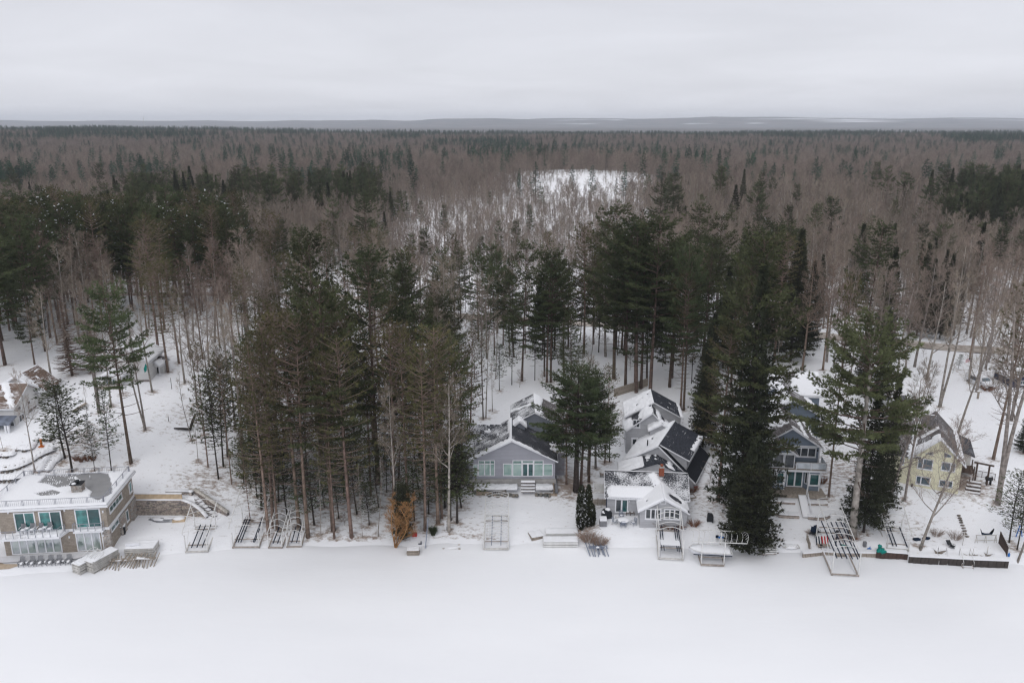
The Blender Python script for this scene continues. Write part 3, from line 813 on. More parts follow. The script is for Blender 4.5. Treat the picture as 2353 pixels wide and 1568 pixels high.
NAMES = {'G': 'white_pine', 'W': 'white_pine', 'WS': 'white_pine', 'R': 'red_pine', 'S': 'spruce_tree', 'Y': 'young_pine', 'P': 'bare_spruce', 'C': 'cedar_tree', 'B': 'bare_tree', 'F': 'bare_tree', 'T': 'sapling', 'D': 'bare_pine'}
CATS = {'G': 'pine tree', 'W': 'pine tree', 'WS': 'pine tree', 'R': 'pine tree', 'S': 'spruce tree', 'Y': 'young pine', 'P': 'bare spruce', 'C': 'cedar tree', 'B': 'bare tree', 'F': 'bare tree', 'T': 'sapling', 'D': 'bare pine'}
trng = random.Random(5)
COUNT = {}
JOINED = {}
def plant(kind, p, H, wf=1.0, label='', group=None, lean=(0, 0), v=None, parts=True):
    pr = PR[kind][trng.randrange(len(PR[kind])) if v is None else v]
    s = H / pr['H']
    rz = trng.uniform(0, 2 * PI)
    ww = s * wf
    root = empty(NAMES[kind], (p[0], p[1], p[2] - .1), 0, label, CATS[kind], group)
    root.rotation_euler = (lean[1], lean[0], rz) if (lean[0] or lean[1]) else (0, 0, rz)
    if lean[0] or lean[1]:
        root.rotation_euler = (Matrix.Rotation(lean[0], 3, 'Y') @ Matrix.Rotation(lean[1], 3, 'X') @ Matrix.Rotation(rz, 3, 'Z')).to_euler()
    root.scale = (ww, ww, s)
    link('trunk', pr['trunk'], root); link('crown', pr['crown'], root)
    root['group'] = group or GR[NAMES[kind]]
    COUNT[NAMES[kind]] = COUNT.get(NAMES[kind], 0) + 1
    return root
def plant_px(kind, bx, by, ty, wf=1.0, label='', group=None, lean=(0, 0), v=None):
    p = G(bx, by)
    top = YY(bx, ty, p.y)
    return plant(kind, p, max(2.0, top.z - p.z), wf, label, group, lean, v)
# ------------------------------------------------------------------ trees one can pick out near the shore and the houses
OCC = []   # spots already taken, for the fill planting
NEAR = [
 # kind, base x, base y, top y, width, label
 ('W', 12, 838, 505, 1.25, 'huge dark white pine at the far left edge above the brown-roofed house', 0),
 ('W', -60, 850, 520, 1.2, 'white pine cut by the left edge behind the brown-roofed house', 1),
 ('W', 78, 775, 470, 1.1, 'dark pine just behind the huge pine at the left edge', 2),
 ('P', 166, 862, 655, 1.1, 'leafless spruce with drooping brown branches, left one of the pair before the cottage', 0),
 ('P', 212, 855, 640, 1.1, 'leafless spruce with drooping brown branches, right one of the pair before the cottage', 0),
 ('F', 228, 947, 640, .95, 'big bare tree with thick grey trunk left of the white cottage', 0),
 ('W', 301, 1063, 655, 1.0, 'slender white pine with long bare trunk in front of the white cottage', 3),
 ('F', 334, 987, 690, .7, 'bare grey tree with forked trunk beside the teal kite', 1),
 ('Y', 150, 1052, 893, 2.1, 'bushy young pine, left one of the pair above the flat-roofed house', 0),
 ('Y', 166, 1083, 872, 1.7, 'bushy young pine, right one of the pair above the flat-roofed house', 1),
 ('Y', 218, 1083, 968, 1.0, 'spindly pine sapling behind the roof railing, short one', 2),
 ('Y', 256, 1081, 893, 1.0, 'spindly tall pine sapling behind the roof railing', 2),
 ('T', 202, 995, 878, .9, 'slender tree holding dry leaves at its top beside the bare slope', 0),
 ('B', 80, 1082, 845, .75, 'slim pale bare tree in front of the brown-roofed house', 4),
 ('T', 8, 1036, 930, .9, 'small bare tree by the porch of the brown-roofed house', 1),
 ('T', 142, 1064, 1000, .9, 'thin sapling beside the stone garden steps', 1),
 ('R', 386, 855, 600, 1.15, 'tall pine with reddish trunk right of the little white shed', 0),
 ('R', 411, 834, 600, 1.1, 'tall brown-trunked pine standing behind the shed slope', 1),
 ('D', 437, 822, 590, 1.1, 'tall brown leafless pine, left one at the top of the snowy clearing', 0),
 ('D', 466, 824, 585, 1.0, 'tall brown leafless pine, right one at the top of the snowy clearing', 1),
 ('T', 469, 1000, 760, 1.1, 'thin dark bare tree at the right rim of the snowy clearing', 0),
 ('R', 478, 1072, 790, .6, 'narrow pine at the right rim of the snowy clearing', 2),
 ('Y', 502, 1099, 850, 1.1, 'thin young pine on the littered slope, lowest of the left group', 0),
 ('Y', 513, 1071, 830, 1.2, 'thin young pine with bushy middle on the littered slope', 1),
 ('Y', 522, 1049, 820, 1.2, 'thin young pine standing behind the littered slope', 0),
 ('R', 532, 1111, 800, .5, 'thin brown-trunked pine on the littered slope', 1),
 ('B', 560, 1070, 690, 1.15, 'large dark bare tree with spreading crown above the three boat lifts', 0),
 ('Y', 575, 1040, 800, 1.3, 'young pine behind the large dark bare tree', 1),
 ('R', 617, 1229, 790, .85, 'olive red pine beside the wide blue-bunked boat lift', 0),
 ('R', 628, 1208, 745, .9, 'red pine in the front row, second from the wide boat lift', 1),
 ('R', 638, 1216, 770, .7, 'slim red pine in the front row behind the narrow lifts', 2),
 ('R', 687, 1208, 720, .95, 'tall red pine with stout orange trunk between the narrow lifts', 0),
 ('R', 708, 1233, 735, .95, 'tall red pine right at the bank beside the last narrow lift', 1),
 ('T', 737, 1229, 1010, .7, 'pale thin birch sapling near the snowy bank', 0),
 ('W', 766, 1218, 640, .95, 'straight grey-trunked white pine in the front row of the grove', 1),
 ('R', 768, 1236, 800, .6, 'slim red pine in front of the straight grey-trunked pine', 2),
 ('R', 808, 1233, 770, .95, 'red pine with bright trunk at the middle of the shore grove', 0),
 ('T', 833, 1233, 1060, .7, 'slight bare sapling at the grove edge', 1),
 ('T', 868, 1231, 1040, 1.0, 'clump of thin bare stems left of the orange willow', 0),
 ('W', 868, 1110, 590, 1.15, 'broad rounded white pine rising above the shore grove', 0),
 ('W', 742, 1010, 540, 1.0, 'upright dark white pine rising behind the shore grove', 2),
 ('R', 800, 1150, 710, 1.0, 'red pine in the second row of the shore grove', 1),
 ('R', 905, 1165, 740, 1.0, 'red pine behind the orange willow', 0),
 ('B', 912, 1225, 880, .8, 'pale bare tree rising through the orange willow', 4),
 ('R', 938, 1190, 760, .9, 'red pine just right of the orange willow', 2),
 ('R', 976, 1218, 790, .85, 'dark-trunked red pine by the leaning blue pole', 1),
 ('R', 1006, 1201, 750, 1.0, 'red pine with full olive crown near the grey gabled house', 0),
 ('R', 1015, 1190, 800, .8, 'slim red pine behind the pale bare shore tree', 1),
 ('B', 1031, 1220, 860, 1.0, 'pale bare tree with many fine branches at the right end of the grove', 4),
 ('Y', 1050, 1200, 1000, 2.0, 'bushy young pine at the grove corner facing the canopy lift', 1),
 ('W', 1040, 1140, 780, .9, 'dark white pine left of the grey gabled house', 1),
 ('R', 1062, 1110, 800, .9, 'olive red pine touching the left end of the grey gabled house', 0),
 ('R', 575, 1195, 980, .5, 'short bushy pine leaning over the wide boat lift', 2),
 ('Y', 600, 1170, 960, 1.8, 'bushy young pine over the wide boat lift', 0),
 ('B', 1110, 962, 640, .55, 'orange-brown bare trunk left of the grey gabled house roof', 1),
 ('T', 1116, 960, 760, 1.3, 'curved thin bare tree behind the grey gabled house', 0),
 ('T', 1131, 945, 830, 1.4, 'small spreading bare tree behind the grey gabled house', 1),
 ('Y', 1147, 896, 790, 1.3, 'young pine standing alone in the snow behind the grey gabled house', 2),
 ('W', 1199, 875, 560, .9, 'white pine with dark trunk behind the grey gabled house', 0),
 ('W', 1256, 878, 585, .9, 'pine with orange trunk, left one of a close pair behind the grey gabled house', 1),
 ('W', 1265, 878, 570, .9, 'pine with orange trunk, right one of a close pair behind the grey gabled house', 3),
 ('G', 1323, 1128, 850, 1.3, 'large white pine with low sweeping boughs between the two grey houses', 1),
 ('W', 1352, 1106, 870, 1.4, 'ragged pine half hidden right of the large sweeping pine', 1),
 ('R', 1301, 1112, 885, 1.1, 'thin olive pine touching the right end of the grey gabled house', 2),
 ('B', 1368, 1075, 850, 1.2, 'tan-twigged bare tree over the pines between the grey houses', 3),
 ('W', 1334, 1118, 850, 1.35, 'second white pine crowding the large one between the two grey houses', 0),
 ('B', 1350, 1090, 820, .9, 'bare grey tree mingled with the pines between the two grey houses', 3),
 ('R', 1389, 1063, 840, .75, 'narrow pine left of the two-storey grey gable', 2),
 ('Y', 1400, 1060, 930, 1.6, 'young green pine against the two-storey grey gable', 1),
 ('W', 1436, 891, 520, 1.0, 'tall pine behind the brown board fence', 1),
 ('W', 1461, 901, 500, 1.0, 'tall pine at the right end of the brown board fence', 3),
 ('W', 1472, 893, 530, 1.0, 'tall pine standing right beside the fence end pine', 2),
 ('W', 1493, 911, 500, 1.15, 'very tall pine behind the grey cottage roofs', 3),
 ('W', 1410, 870, 480, 1.15, 'tallest white pine above the brown board fence', 0),
 ('R', 1563, 940, 620, .8, 'dark twin-trunked pine right of the grey cottage, left trunk', 0),
 ('W', 1570, 942, 560, .8, 'dark twin-trunked pine right of the grey cottage, right trunk', 1),
 ('S', 1706, 1190, 600, .85, 'towering dark spruce beside the blue house', 0),
 ('W', 1696, 1165, 545, 1.05, 'towering olive-topped pine beside the blue house', 2),
 ('R', 1650, 1150, 740, 1.0, 'red pine with lower boughs left of the towering spruce', 2),
 ('S', 1728, 1135, 740, .5, 'dark spruce pressed against the left side of the blue house', 1),
 ('S', 1706, 1230, 1010, 1.3, 'pale green young spruce at the foot of the towering spruce', 1),
 ('C', 1716, 1262, 1085, 1.25, 'broad dark cedar hanging over the lake edge', 0),
 ('G', 1957, 1232, 738, .98, 'great white pine with thick bare grey trunk beside the blue house', 0),
 ('R', 1903, 1143, 640, .5, 'brown-trunked pine directly right of the blue house', 1),
 ('S', 1984, 1222, 890, .95, 'dark spruce behind the thick grey pine trunk', 0),
 ('S', 2022, 1180, 860, .75, 'dark spruce left of the yellow house', 1),
 ('B', 2030, 1182, 830, 1.0, 'dark bare tree leaning toward the yellow house', 0),
 ('F', 2078, 1150, 830, .7, 'bare forked tree in front of the yellow house wing', 0),
 ('B', 2114, 1258, 960, 1.1, 'bare grey tree standing on the bank before the yellow house', 3),
 ('F', 2158, 934, 610, .8, 'stout twin-trunked bare tree behind the yellow house', 1),
 ('B', 2199, 999, 690, .9, 'bare tree leaning right behind the brown side roof', 0),
 ('R', 2281, 1055, 640, .85, 'tall reddish-trunked pine beside the wooden arbour', 1),
 ('F', 2291, 1157, 655, 1.0, 'big bare tree with grey double trunk at the right edge', 0),
 ('S', 2350, 1040, 900, .9, 'dark young spruce cut by the right edge', 0),
 ('Y', 2318, 1245, 1080, 1.6, 'feathery young conifer by the brown fence at the right edge', 0),
 ('Y', 2336, 1262, 1120, 1.6, 'feathery young conifer cut by the right edge', 2),
 ('B', 2338, 1288, 900, .6, 'thick leaning trunk at the lower right corner', 1),
 ('B', 2225, 880, 640, .9, 'bare tree in front of the road at right', 2),
 ('B', 2080, 860, 620, 1.0, 'bare tree left of the stout twin-trunked tree', 0),
 ('D', 1890, 850, 600, 1.2, 'brown leafless pine behind the great white pine', 0),
 ('D', 1840, 870, 580, 1.2, 'brown leafless pine behind the blue house', 1),
 ('S', 1815, 830, 525, 1.1, 'dark pointed spruce behind the blue house', 0),
 ('W', 1985, 800, 515, 1.3, 'round-topped dark pine high behind the yellow house', 2),
 ('S', 2105, 770, 560, 1.0, 'dark spruce behind the bare trees, left one', 1),
 ('S', 2165, 760, 580, 1.0, 'dark spruce behind the bare trees, right one', 0),
 ('Y', 2200, 850, 812, 1.6, 'small round snow-dusted fir on the lawn behind the yellow house', 1),
 ('B', 2060, 905, 650, 1.1, 'bare tree directly left of the stout twin trunk, lower one', 0),
 ('B', 2128, 872, 620, 1.1, 'wide-crowned bare tree between the road and the yellow house', 3),
 ('F', 2243, 900, 650, 1.0, 'forked bare tree on the lawn left of the white van', 0),
 ('B', 2322, 965, 640, 1.1, 'wide-crowned bare tree just left of the navy cabin', 3),
 ('B', 1932, 885, 620, 1.1, 'bare tree seen through the great pine crown', 0),
 ('B', 1990, 865, 610, 1.1, 'bare tree rising right behind the great pine', 1),
 ('B', 2270, 832, 600, 1.1, 'bare tree beyond the road above the white van', 3),
 ('B', 2050, 800, 600, 1.2, 'wide bare crown beyond the road above the yellow roof', 3),
 ('B', 2335, 860, 610, 1.1, 'bare tree crown at the right edge above the navy cabin', 0),
 ('B', 150, 805, 560, 1.1, 'pale bare tree in the left wood above the two leafless spruces', 4),
 ('B', 185, 792, 560, 1.1, 'grey bare tree in the left wood, right above the two leafless spruces', 1),
 ('B', 262, 808, 600, 1.2, 'bare tree behind the white cottage roof', 0),
 ('B', 480, 842, 650, 1.1, 'bare tree at the upper end of the snowy clearing', 3),
 ('B', 522, 865, 640, 1.1, 'spreading bare tree right of the snowy clearing', 0),
 ('B', 602, 905, 590, 1.1, 'wide russet-brown bare crown above the grove, left one', 3),
 ('B', 655, 902, 600, 1.2, 'wide russet-brown bare crown above the grove, middle one', 0),
 ('B', 702, 885, 605, 1.1, 'wide russet-brown bare crown above the grove, right one', 3),
 ('B', 255, 932, 720, 1.0, 'slim bare tree directly in front of the white cottage porch', 2),
 ('T', 283, 905, 760, 1.3, 'thin sapling before the white cottage wall', 0),
 ('B', 120, 880, 660, 1.1, 'bare tree above the roof of the brown-roofed house', 0),
 ('B', 350, 900, 680, 1.0, 'bare grey tree just left of the little shed', 2),
 ('B', 425, 880, 660, 1.1, 'bare tree at the upper right of the snowy clearing', 0),
 ('B', 452, 930, 720, 1.0, 'slender bare tree at the right edge of the clearing, above the fallen trunk', 1),
 ('T', 440, 1010, 850, 1.2, 'thin twiggy sapling just below the fallen trunk', 0),
 ('B', 492, 960, 720, 0.9, 'dark bare tree right of the fallen trunk', 2),
 ('T', 455, 1060, 930, 1.1, 'low twiggy sapling on the littered slope', 1),
 ('B', 540, 985, 720, 1.0, 'bare grey tree left of the large dark bare tree', 1),
]
LEANS = {2030: (.16, 0), 2114: (.13, 0), 2199: (.20, 0), 2338: (.16, 0), 2281: (.05, 0)}
for k, bx, by, ty, wf, lb, v in NEAR:
    r = plant_px(k, bx, by, ty, wf, lb, v=v % len(PR[k]), lean=LEANS.get(bx, (trng.uniform(-.02, .02), trng.uniform(-.02, .02))))
    OCC.append((r.location.x, r.location.y)); COUNT.setdefault('near', 0)

# arborvitae columns: dense foliage wrapped round a stem
def arborvitae(bx, by, ty, w, lb, snowy, seed):
    p = G(bx, by); top = YY(bx, ty, p.y); H = top.z - p.z
    root = empty('arborvitae', (p.x, p.y, p.z - .05), 0, lb, 'arborvitae', 'arborvitae columns between the grey houses')
    st = MB(); st.tube([(0, 0, -.3), (0, 0, H * .9)], [.07, .02], 5); st.build('trunk', M['bark_dark'], root)
    bl = Blades(seed); sn = Blades(seed + 1); rng = bl.rng
    n = int(H * 420)
    z = rng.uniform(.05, 1, n) * H; t = z / H; r = w * np.clip(np.minimum(1.0, .55 + t * 1.6), 0, 1) * np.power(np.clip(1 - t ** 3, .02, 1), .6) * rng.uniform(.55, 1.08, n)
    a = rng.uniform(0, 2 * PI, n); P = np.stack([np.cos(a) * r, np.sin(a) * r, z], 1); D = np.stack([np.cos(a) * .5, np.sin(a) * .5, np.full(n, 1.0)], 1)
    bl.tufts(P, D, 3, .25, .30, .11)
    if snowy:
        k = (rng.random(n) < .10 * snowy) & (np.sin(a) < .3); sn.tufts(P[k] * [1.05, 1.05, 1], D[k], 3, .6, .22, .16)
    link('crown', combine('arborvitae_crown', None, [(bl, 0), (sn, 1)], [M['n_cedar'], M['snow']]), root)
    OCC.append((p.x, p.y))
arborvitae(1334, 1216, 1116, .60, 'tallest arborvitae column, half coated in snow', 1.6, 301)
arborvitae(1350, 1210, 1114, .50, 'tall arborvitae column right behind the snow-coated one', .5, 303)
arborvitae(1359, 1208, 1158, .42, 'short pointed arborvitae at the right of the trio', .25, 305)
arborvitae(1335, 1217, 1160, .40, 'short arborvitae in front of the snow-coated column', .3, 307)

# orange willow: a fan of bright shoots over a dark bushy cedar
def willow():
    p = G(908, 1258); c = G(925, 1238)
    root = empty('willow_tree', (p.x, p.y, p.z - .1), 0, 'orange twigged willow leaning over the lake edge', 'willow tree')
    PRW = bare('willow', 400, 7.2, fork=.22, R=2.5, nl=9, sub=8, fine=6, bark='twig_orange', twig='twig_orange', asc=1.1, r0=.055, multi=5, tw=.020, wob=.9)
    link('trunk', PRW['trunk'], root); link('crown', PRW['crown'], root); root.scale = (1.6, 1.2, 1)
    pr = PR['C'][0]; s = 7.2 / pr['H']
    r2 = empty('cedar_tree', (c.x, c.y, c.z - .1), 1.1, 'dark cedar standing behind the orange willow', 'cedar tree')
    r2.scale = (s * .72, s * .72, s); link('trunk', pr['trunk'], r2); link('crown', pr['crown'], r2)
    OCC.append((p.x, p.y)); OCC.append((c.x, c.y))
willow()

# shrubs
def shrub(bx, by, w, h, matn, lb, seed, group=None, n=90, name='shrub', dense=3):
    p = G(bx, by); root = empty(name, (p.x, p.y, p.z - .03), 0, lb, 'shrub', group)
    rng = np.random.default_rng(seed); mb = MB(); bl = Blades(seed)
    for i in range(n):
        a = rng.uniform(0, 2 * PI); r = math.sqrt(rng.random()) * w * .35; e = rng.uniform(.25, 1)
        p0 = Vector((math.cos(a) * r, math.sin(a) * r * .7, 0)); d = Vector((math.cos(a) * e * w * .75, math.sin(a) * e * w * .6, h * rng.uniform(.6, 1)))
        mb.tube([p0, p0 + d * .5 + Vector((0, 0, h * .08)), p0 + d], [.014, .009, .004], 3, cap=False)
        for s in (.4, .6, .8): bl.tuft(tuple(p0 + d * s), tuple(d.normalized()), dense, .5, .35 * h, .018)
    link('branches', combine('shrub_branches', mb, [(bl, 0)], [M[matn]]), root)
    return root
M['twig_tan'] = mat('tan_twigs', (0.34, 0.25, 0.20), 0.9, 0.1, var=.2, vscale=3)
M['twig_rust'] = mat('rusty_leaves', (0.22, 0.105, 0.06), 0.9, 0.1, var=.4, vscale=6)
shrub(1352, 1243, 1.9, 1.3, 'twig_tan', 'large tan twiggy shrub below the arborvitae', 1, n=170)
shrub(1378, 1252, 1.5, 1.1, 'twig_tan', 'tan twiggy shrub behind the pile of metal frames', 2, n=130)
shrub(1594, 1208, 1.1, .9, 'twig_rust', 'rusty brown shrub at the right corner of the grey cottage', 3, n=90)
shrub(1540, 1211, 2.4, .8, 'twig_rust', 'wide rust-coloured shrub under the cottage front windows', 4, n=170)
shrub(1590, 1130, 1.0, 1.0, 'twig_rust', 'shrub with brown leaves beside the cottage east wall', 5, n=80)
shrub(2193, 1238, 1.3, 1.1, 'twig', 'fan-shaped bare shrub left of the stepping path', 6, n=60, group='bare shrubs on the bank')
shrub(2150, 1230, 1.2, .9, 'twig', 'rounded bare shrub right of the bank tree', 7, n=60, group='bare shrubs on the bank')
shrub(1862, 1225, .9, .5, 'twig_tan', 'wispy dry grass clump below the blue house terraces', 8, n=50)
for i, (x, y, s) in enumerate([(175, 1058, 'first'), (187, 1060, 'second'), (200, 1058, 'third'), (214, 1057, 'fourth')]):
    shrub(x, y, .7, .9, 'twig_rust', s + ' brown bush from the left in the row above the roof railing', 20 + i, n=45, group='brown bushes above the roof railing')
shrub(1945, 1238, 2.0, .5, 'twig_rust', 'low brown brush heap at the foot of the great pine', 30, n=120)
shrub(905, 1200, 1.2, 1.2, 'twig_tan', 'pale twiggy bush left of the orange willow', 31, n=80)
shrub(995, 1229, .6, 1.3, 'n_white', 'little green fir by the leaning blue pole', 32, n=110, name='fir_shrub', dense=6)
shrub(1795, 1138, 1.3, .55, 'n_cedar', 'dark evergreen hedge left of the blue house stairs', 33, n=200, name='evergreen_shrub', dense=6)
shrub(1845, 1140, 1.0, .55, 'n_cedar', 'dark evergreen hedge right of the blue house stairs', 34, n=200, name='evergreen_shrub', dense=6)
shrub(1888, 1110, 1.0, 1.0, 'twig_rust', 'red-brown bush at the right corner of the blue house', 35, n=80)

# young pines and brushy saplings between the trunks of the grove
gr = random.Random(9)
GS = [(590,1140),(612,1190),(640,1150),(662,1195),(700,1175),(722,1205),(745,1165),(778,1190),(790,1140),(820,1180),(848,1205),(870,1165),(888,1130),(930,1150),(952,1195),(965,1140),(985,1180),(1000,1130),(1022,1165),(1045,1120),(650,1100),(700,1090),(760,1085),(820,1080),(880,1075),(560,1110),(590,1085),(1060,1165),(1035,1195),(915,1100)]
for i, (x, y) in enumerate(GS):
    r = plant_px('Y', x, y, y - gr.uniform(95, 190), gr.uniform(1.4, 2.4), 'low bushy young pine between the trunks of the shore grove', 'young pines under the shore grove', (gr.gauss(0, .04), gr.gauss(0, .04)), v=i % 3)
    OCC.append((r.location.x, r.location.y))

LITTER_SHADE += [(x, y, 1.0, .30) for x, y in OCC]  # brown rings painted at trunk bases in place of contact shade
build_ground()
# ------------------------------------------------------------------ the forest
HOUSES = [(-53, 90, 10), (-58, 103, 9), (-49, 120, 6), (-44, 124, 4), (0, 103, 9), (18, 99, 8), (19, 108, 9), (15, 118, 7), (37, 101, 7), (37, 110, 8), (53, 98, 8), (57, 105, 7)]
def blocked(x, y):
    for a, b, r in HOUSES:
        if (x - a) ** 2 + (y - b) ** 2 < r * r: return True
    for (a, b) in ROAD[::2]:
        if (x - a) ** 2 + (y - b) ** 2 < 16: return True
    for a, b in OCC:
        if (x - a) ** 2 + (y - b) ** 2 < 2.2: return True
    return False
def in_view(x, y, m=1.08):
    zc = y * math.cos(PITCH) + (50 - 15) * math.sin(PITCH)
    return abs(x / zc) < (1176 / FPX) * m + 8 / zc
frng = random.Random(77)
def choose(tab):
    r = frng.random() * sum(w for _, w in tab)
    for k, w in tab:
        r -= w
        if r <= 0: return k
    return tab[-1][0]

def zone(x, y):
    """(density per 100 m2, species mix, height range) of the wood at a place"""
    px = 1176 + FPX * x / (y * math.cos(PITCH) + 40 * math.sin(PITCH))
    if y < 128:
        if 560 < px < 1080 and y > 92: return 5.6, [('R', 5), ('W', 1.0), ('Y', 4), ('B', 1.2), ('T', 3)], (11, 23), 'the shore grove'
        if 440 < px < 600 and y > 100: return 3.6, [('Y', 3), ('T', 3), ('R', 1), ('B', 1.4)], (9, 18), 'the slope by the shore grove'
        if 1080 < px < 1300 and y > 121: return .6, [('T', 2), ('Y', 1)], (7, 14), 'the yard behind the gabled house'
        if 1590 < px < 1770 and y > 96: return 1.6, [('S', 2), ('W', 1), ('R', 1), ('Y', 1)], (9, 20), 'the gap left of the blue house'
        if 1930 < px < 2060 and y > 100: return 1.2, [('S', 1), ('B', 2), ('T', 1)], (10, 16), 'the yard left of the yellow house'
        if 0 < px < 150 and y > 118: return 1.5, [('W', 1), ('P', 1)], (15, 22), 'the yard of the brown-roofed house'
        return 0, [], (1, 1), ''
    if y < 230:
        if px < 560:
            if y < 137 and px > 180: return .5, [('D', 2), ('R', 1)], (20, 24), 'the yard of the white cottage'
            if px < 80 and y < 140: return 2.2, [('W', 3), ('S', 1)], (19, 25), 'the left edge wood'
            if y < 150 and px > 120: return 2.8, [('D', 3), ('B', 3), ('R', 2)], (17, 22), 'the wood behind the white cottage'
            return 3.0, [('W', 4), ('R', 3), ('WS', 3), ('B', .8)], (19, 25), 'the tall pine wood at left'
        if px < 900:
            if y < 165: return 2.7, [('R', 3), ('W', 2), ('B', 3.5), ('Y', 2), ('D', 1.5)], (14, 22), 'the wood behind the shore grove'
            return 1.9, [('R', 2), ('W', 1), ('B', 4), ('T', 2), ('WS', 1)], (12, 19), 'the wood behind the shore grove'
        if px < 1340:
            if y < 148: return (3.0 if y > 131 else .8), [('W', 2.2), ('T', 2), ('Y', 2), ('B', 1.4), ('R', .6)], (13, 22), 'the wood behind the gabled house'
            if y < 190: return 3.6, [('W', 2), ('Y', 2), ('T', 2), ('B', 1.5), ('R', 1)], (11, 19), 'the roadside behind the gabled house'
            return 2.6, [('T', 3), ('Y', 1.0), ('B', 2)], (8, 13), 'the snowy wood beyond the road'
        if px < 1830:
            if y < 175: return 2.5, [('W', 3.4), ('S', .6), ('R', .8), ('T', 2.5), ('Y', 2.2), ('B', .8)], (19, 26), 'the pine stand behind the cottage'
            return 3.2, [('W', 1.4), ('B', 3), ('T', 2), ('WS', .6)], (12, 18), 'the wood beyond the pine stand'
        if y < 150: return 2.0, [('B', 5), ('F', 1.5), ('D', 1), ('S', .7)], (17, 22), 'the strip before the road at right'
        if y < 200: return 2.6, [('B', 5), ('F', 1), ('S', 1.3), ('D', .8), ('T', 1)], (15, 21), 'the bare wood at right'
        return 3.4, [('B', 6), ('S', .7), ('W', 1), ('T', 2)], (14, 19), 'the bare wood at right'
    return None

ORD = ['slim', 'tall', 'leaning', 'bushy', 'straight', 'crooked', 'sparse', 'full']
LK = {'W': 'dark green white pine', 'WS': 'snow-flecked white pine', 'R': 'olive red pine', 'S': 'dark spruce', 'Y': 'thin young pine', 'P': 'leafless spruce', 'B': 'bare grey tree', 'F': 'forked bare tree', 'T': 'thin bare sapling', 'D': 'brown leafless pine'}
fill = []
y = 88.0
while y < 232:
    step = 3.2 + (y - 88) * .004
    x = -140.0 - step * frng.random()
    while x < 145:
        xx = x + frng.uniform(-.45, .45) * step; yy = y + frng.uniform(-.45, .45) * step
        x += step
        if not in_view(xx, yy, 1.2): continue
        zn = zone(xx, yy)
        if not zn or zn[0] <= 0: continue
        clump = 1 + .9 * nz(xx, yy, .06, 5.5)
        if frng.random() > zn[0] / 100 * step * step * clump: continue
        if blocked(xx, yy): continue
        k = choose(zn[1]); h = frng.uniform(*zn[2])
        if k == 'Y': h *= .6
        if k == 'T': h *= .72
        fill.append((yy, xx, k, h, zn[3]))
    y += step
fill.sort()
print('fill trees', len(fill))
LIMIT = {}
stuff_fill = []; plan = []
for yy, xx, k, h, place in fill:
    nm = NAMES[k]
    if COUNT.get(nm, 0) >= 290:
        stuff_fill.append((yy, xx, k, h)); continue
    px = int(1176 + FPX * xx / (yy * math.cos(PITCH) + 40 * math.sin(PITCH)))
    plan.append((px, k, xx, yy, h, place)); COUNT[nm] = COUNT.get(nm, 0) + 1
grp = {}
for q in plan: grp.setdefault((q[1], q[5]), []).append(q)
ORDI = 'leftmost second third fourth fifth sixth seventh eighth ninth tenth eleventh twelfth thirteenth fourteenth'.split()
for (k, place), L_ in sorted(grp.items()):
    L_.sort(); n = len(L_)
    for i, (px, _, xx, yy, h, _p) in enumerate(L_):
        nm = NAMES[k]; COUNT[nm] -= 1
        if n == 1: lb = 'lone %s in %s' % (LK[k], place)
        elif n <= 14: lb = ('leftmost %s in %s' % (LK[k], place)) if i == 0 else ('rightmost %s in %s' % (LK[k], place)) if i == n - 1 else '%s %s from left in %s' % (ORDI[i], LK[k], place)
        else: lb = '%s among the many in %s' % (LK[k], place)
        plant(k, (xx, yy, gh(xx, yy)), h, frng.uniform(.85, 1.2), lb, '%s in %s' % (LK[k] + 's', place), lean=(frng.gauss(0, .025), frng.gauss(0, .025)))
print('tree objects', COUNT, 'overflow', len(stuff_fill))

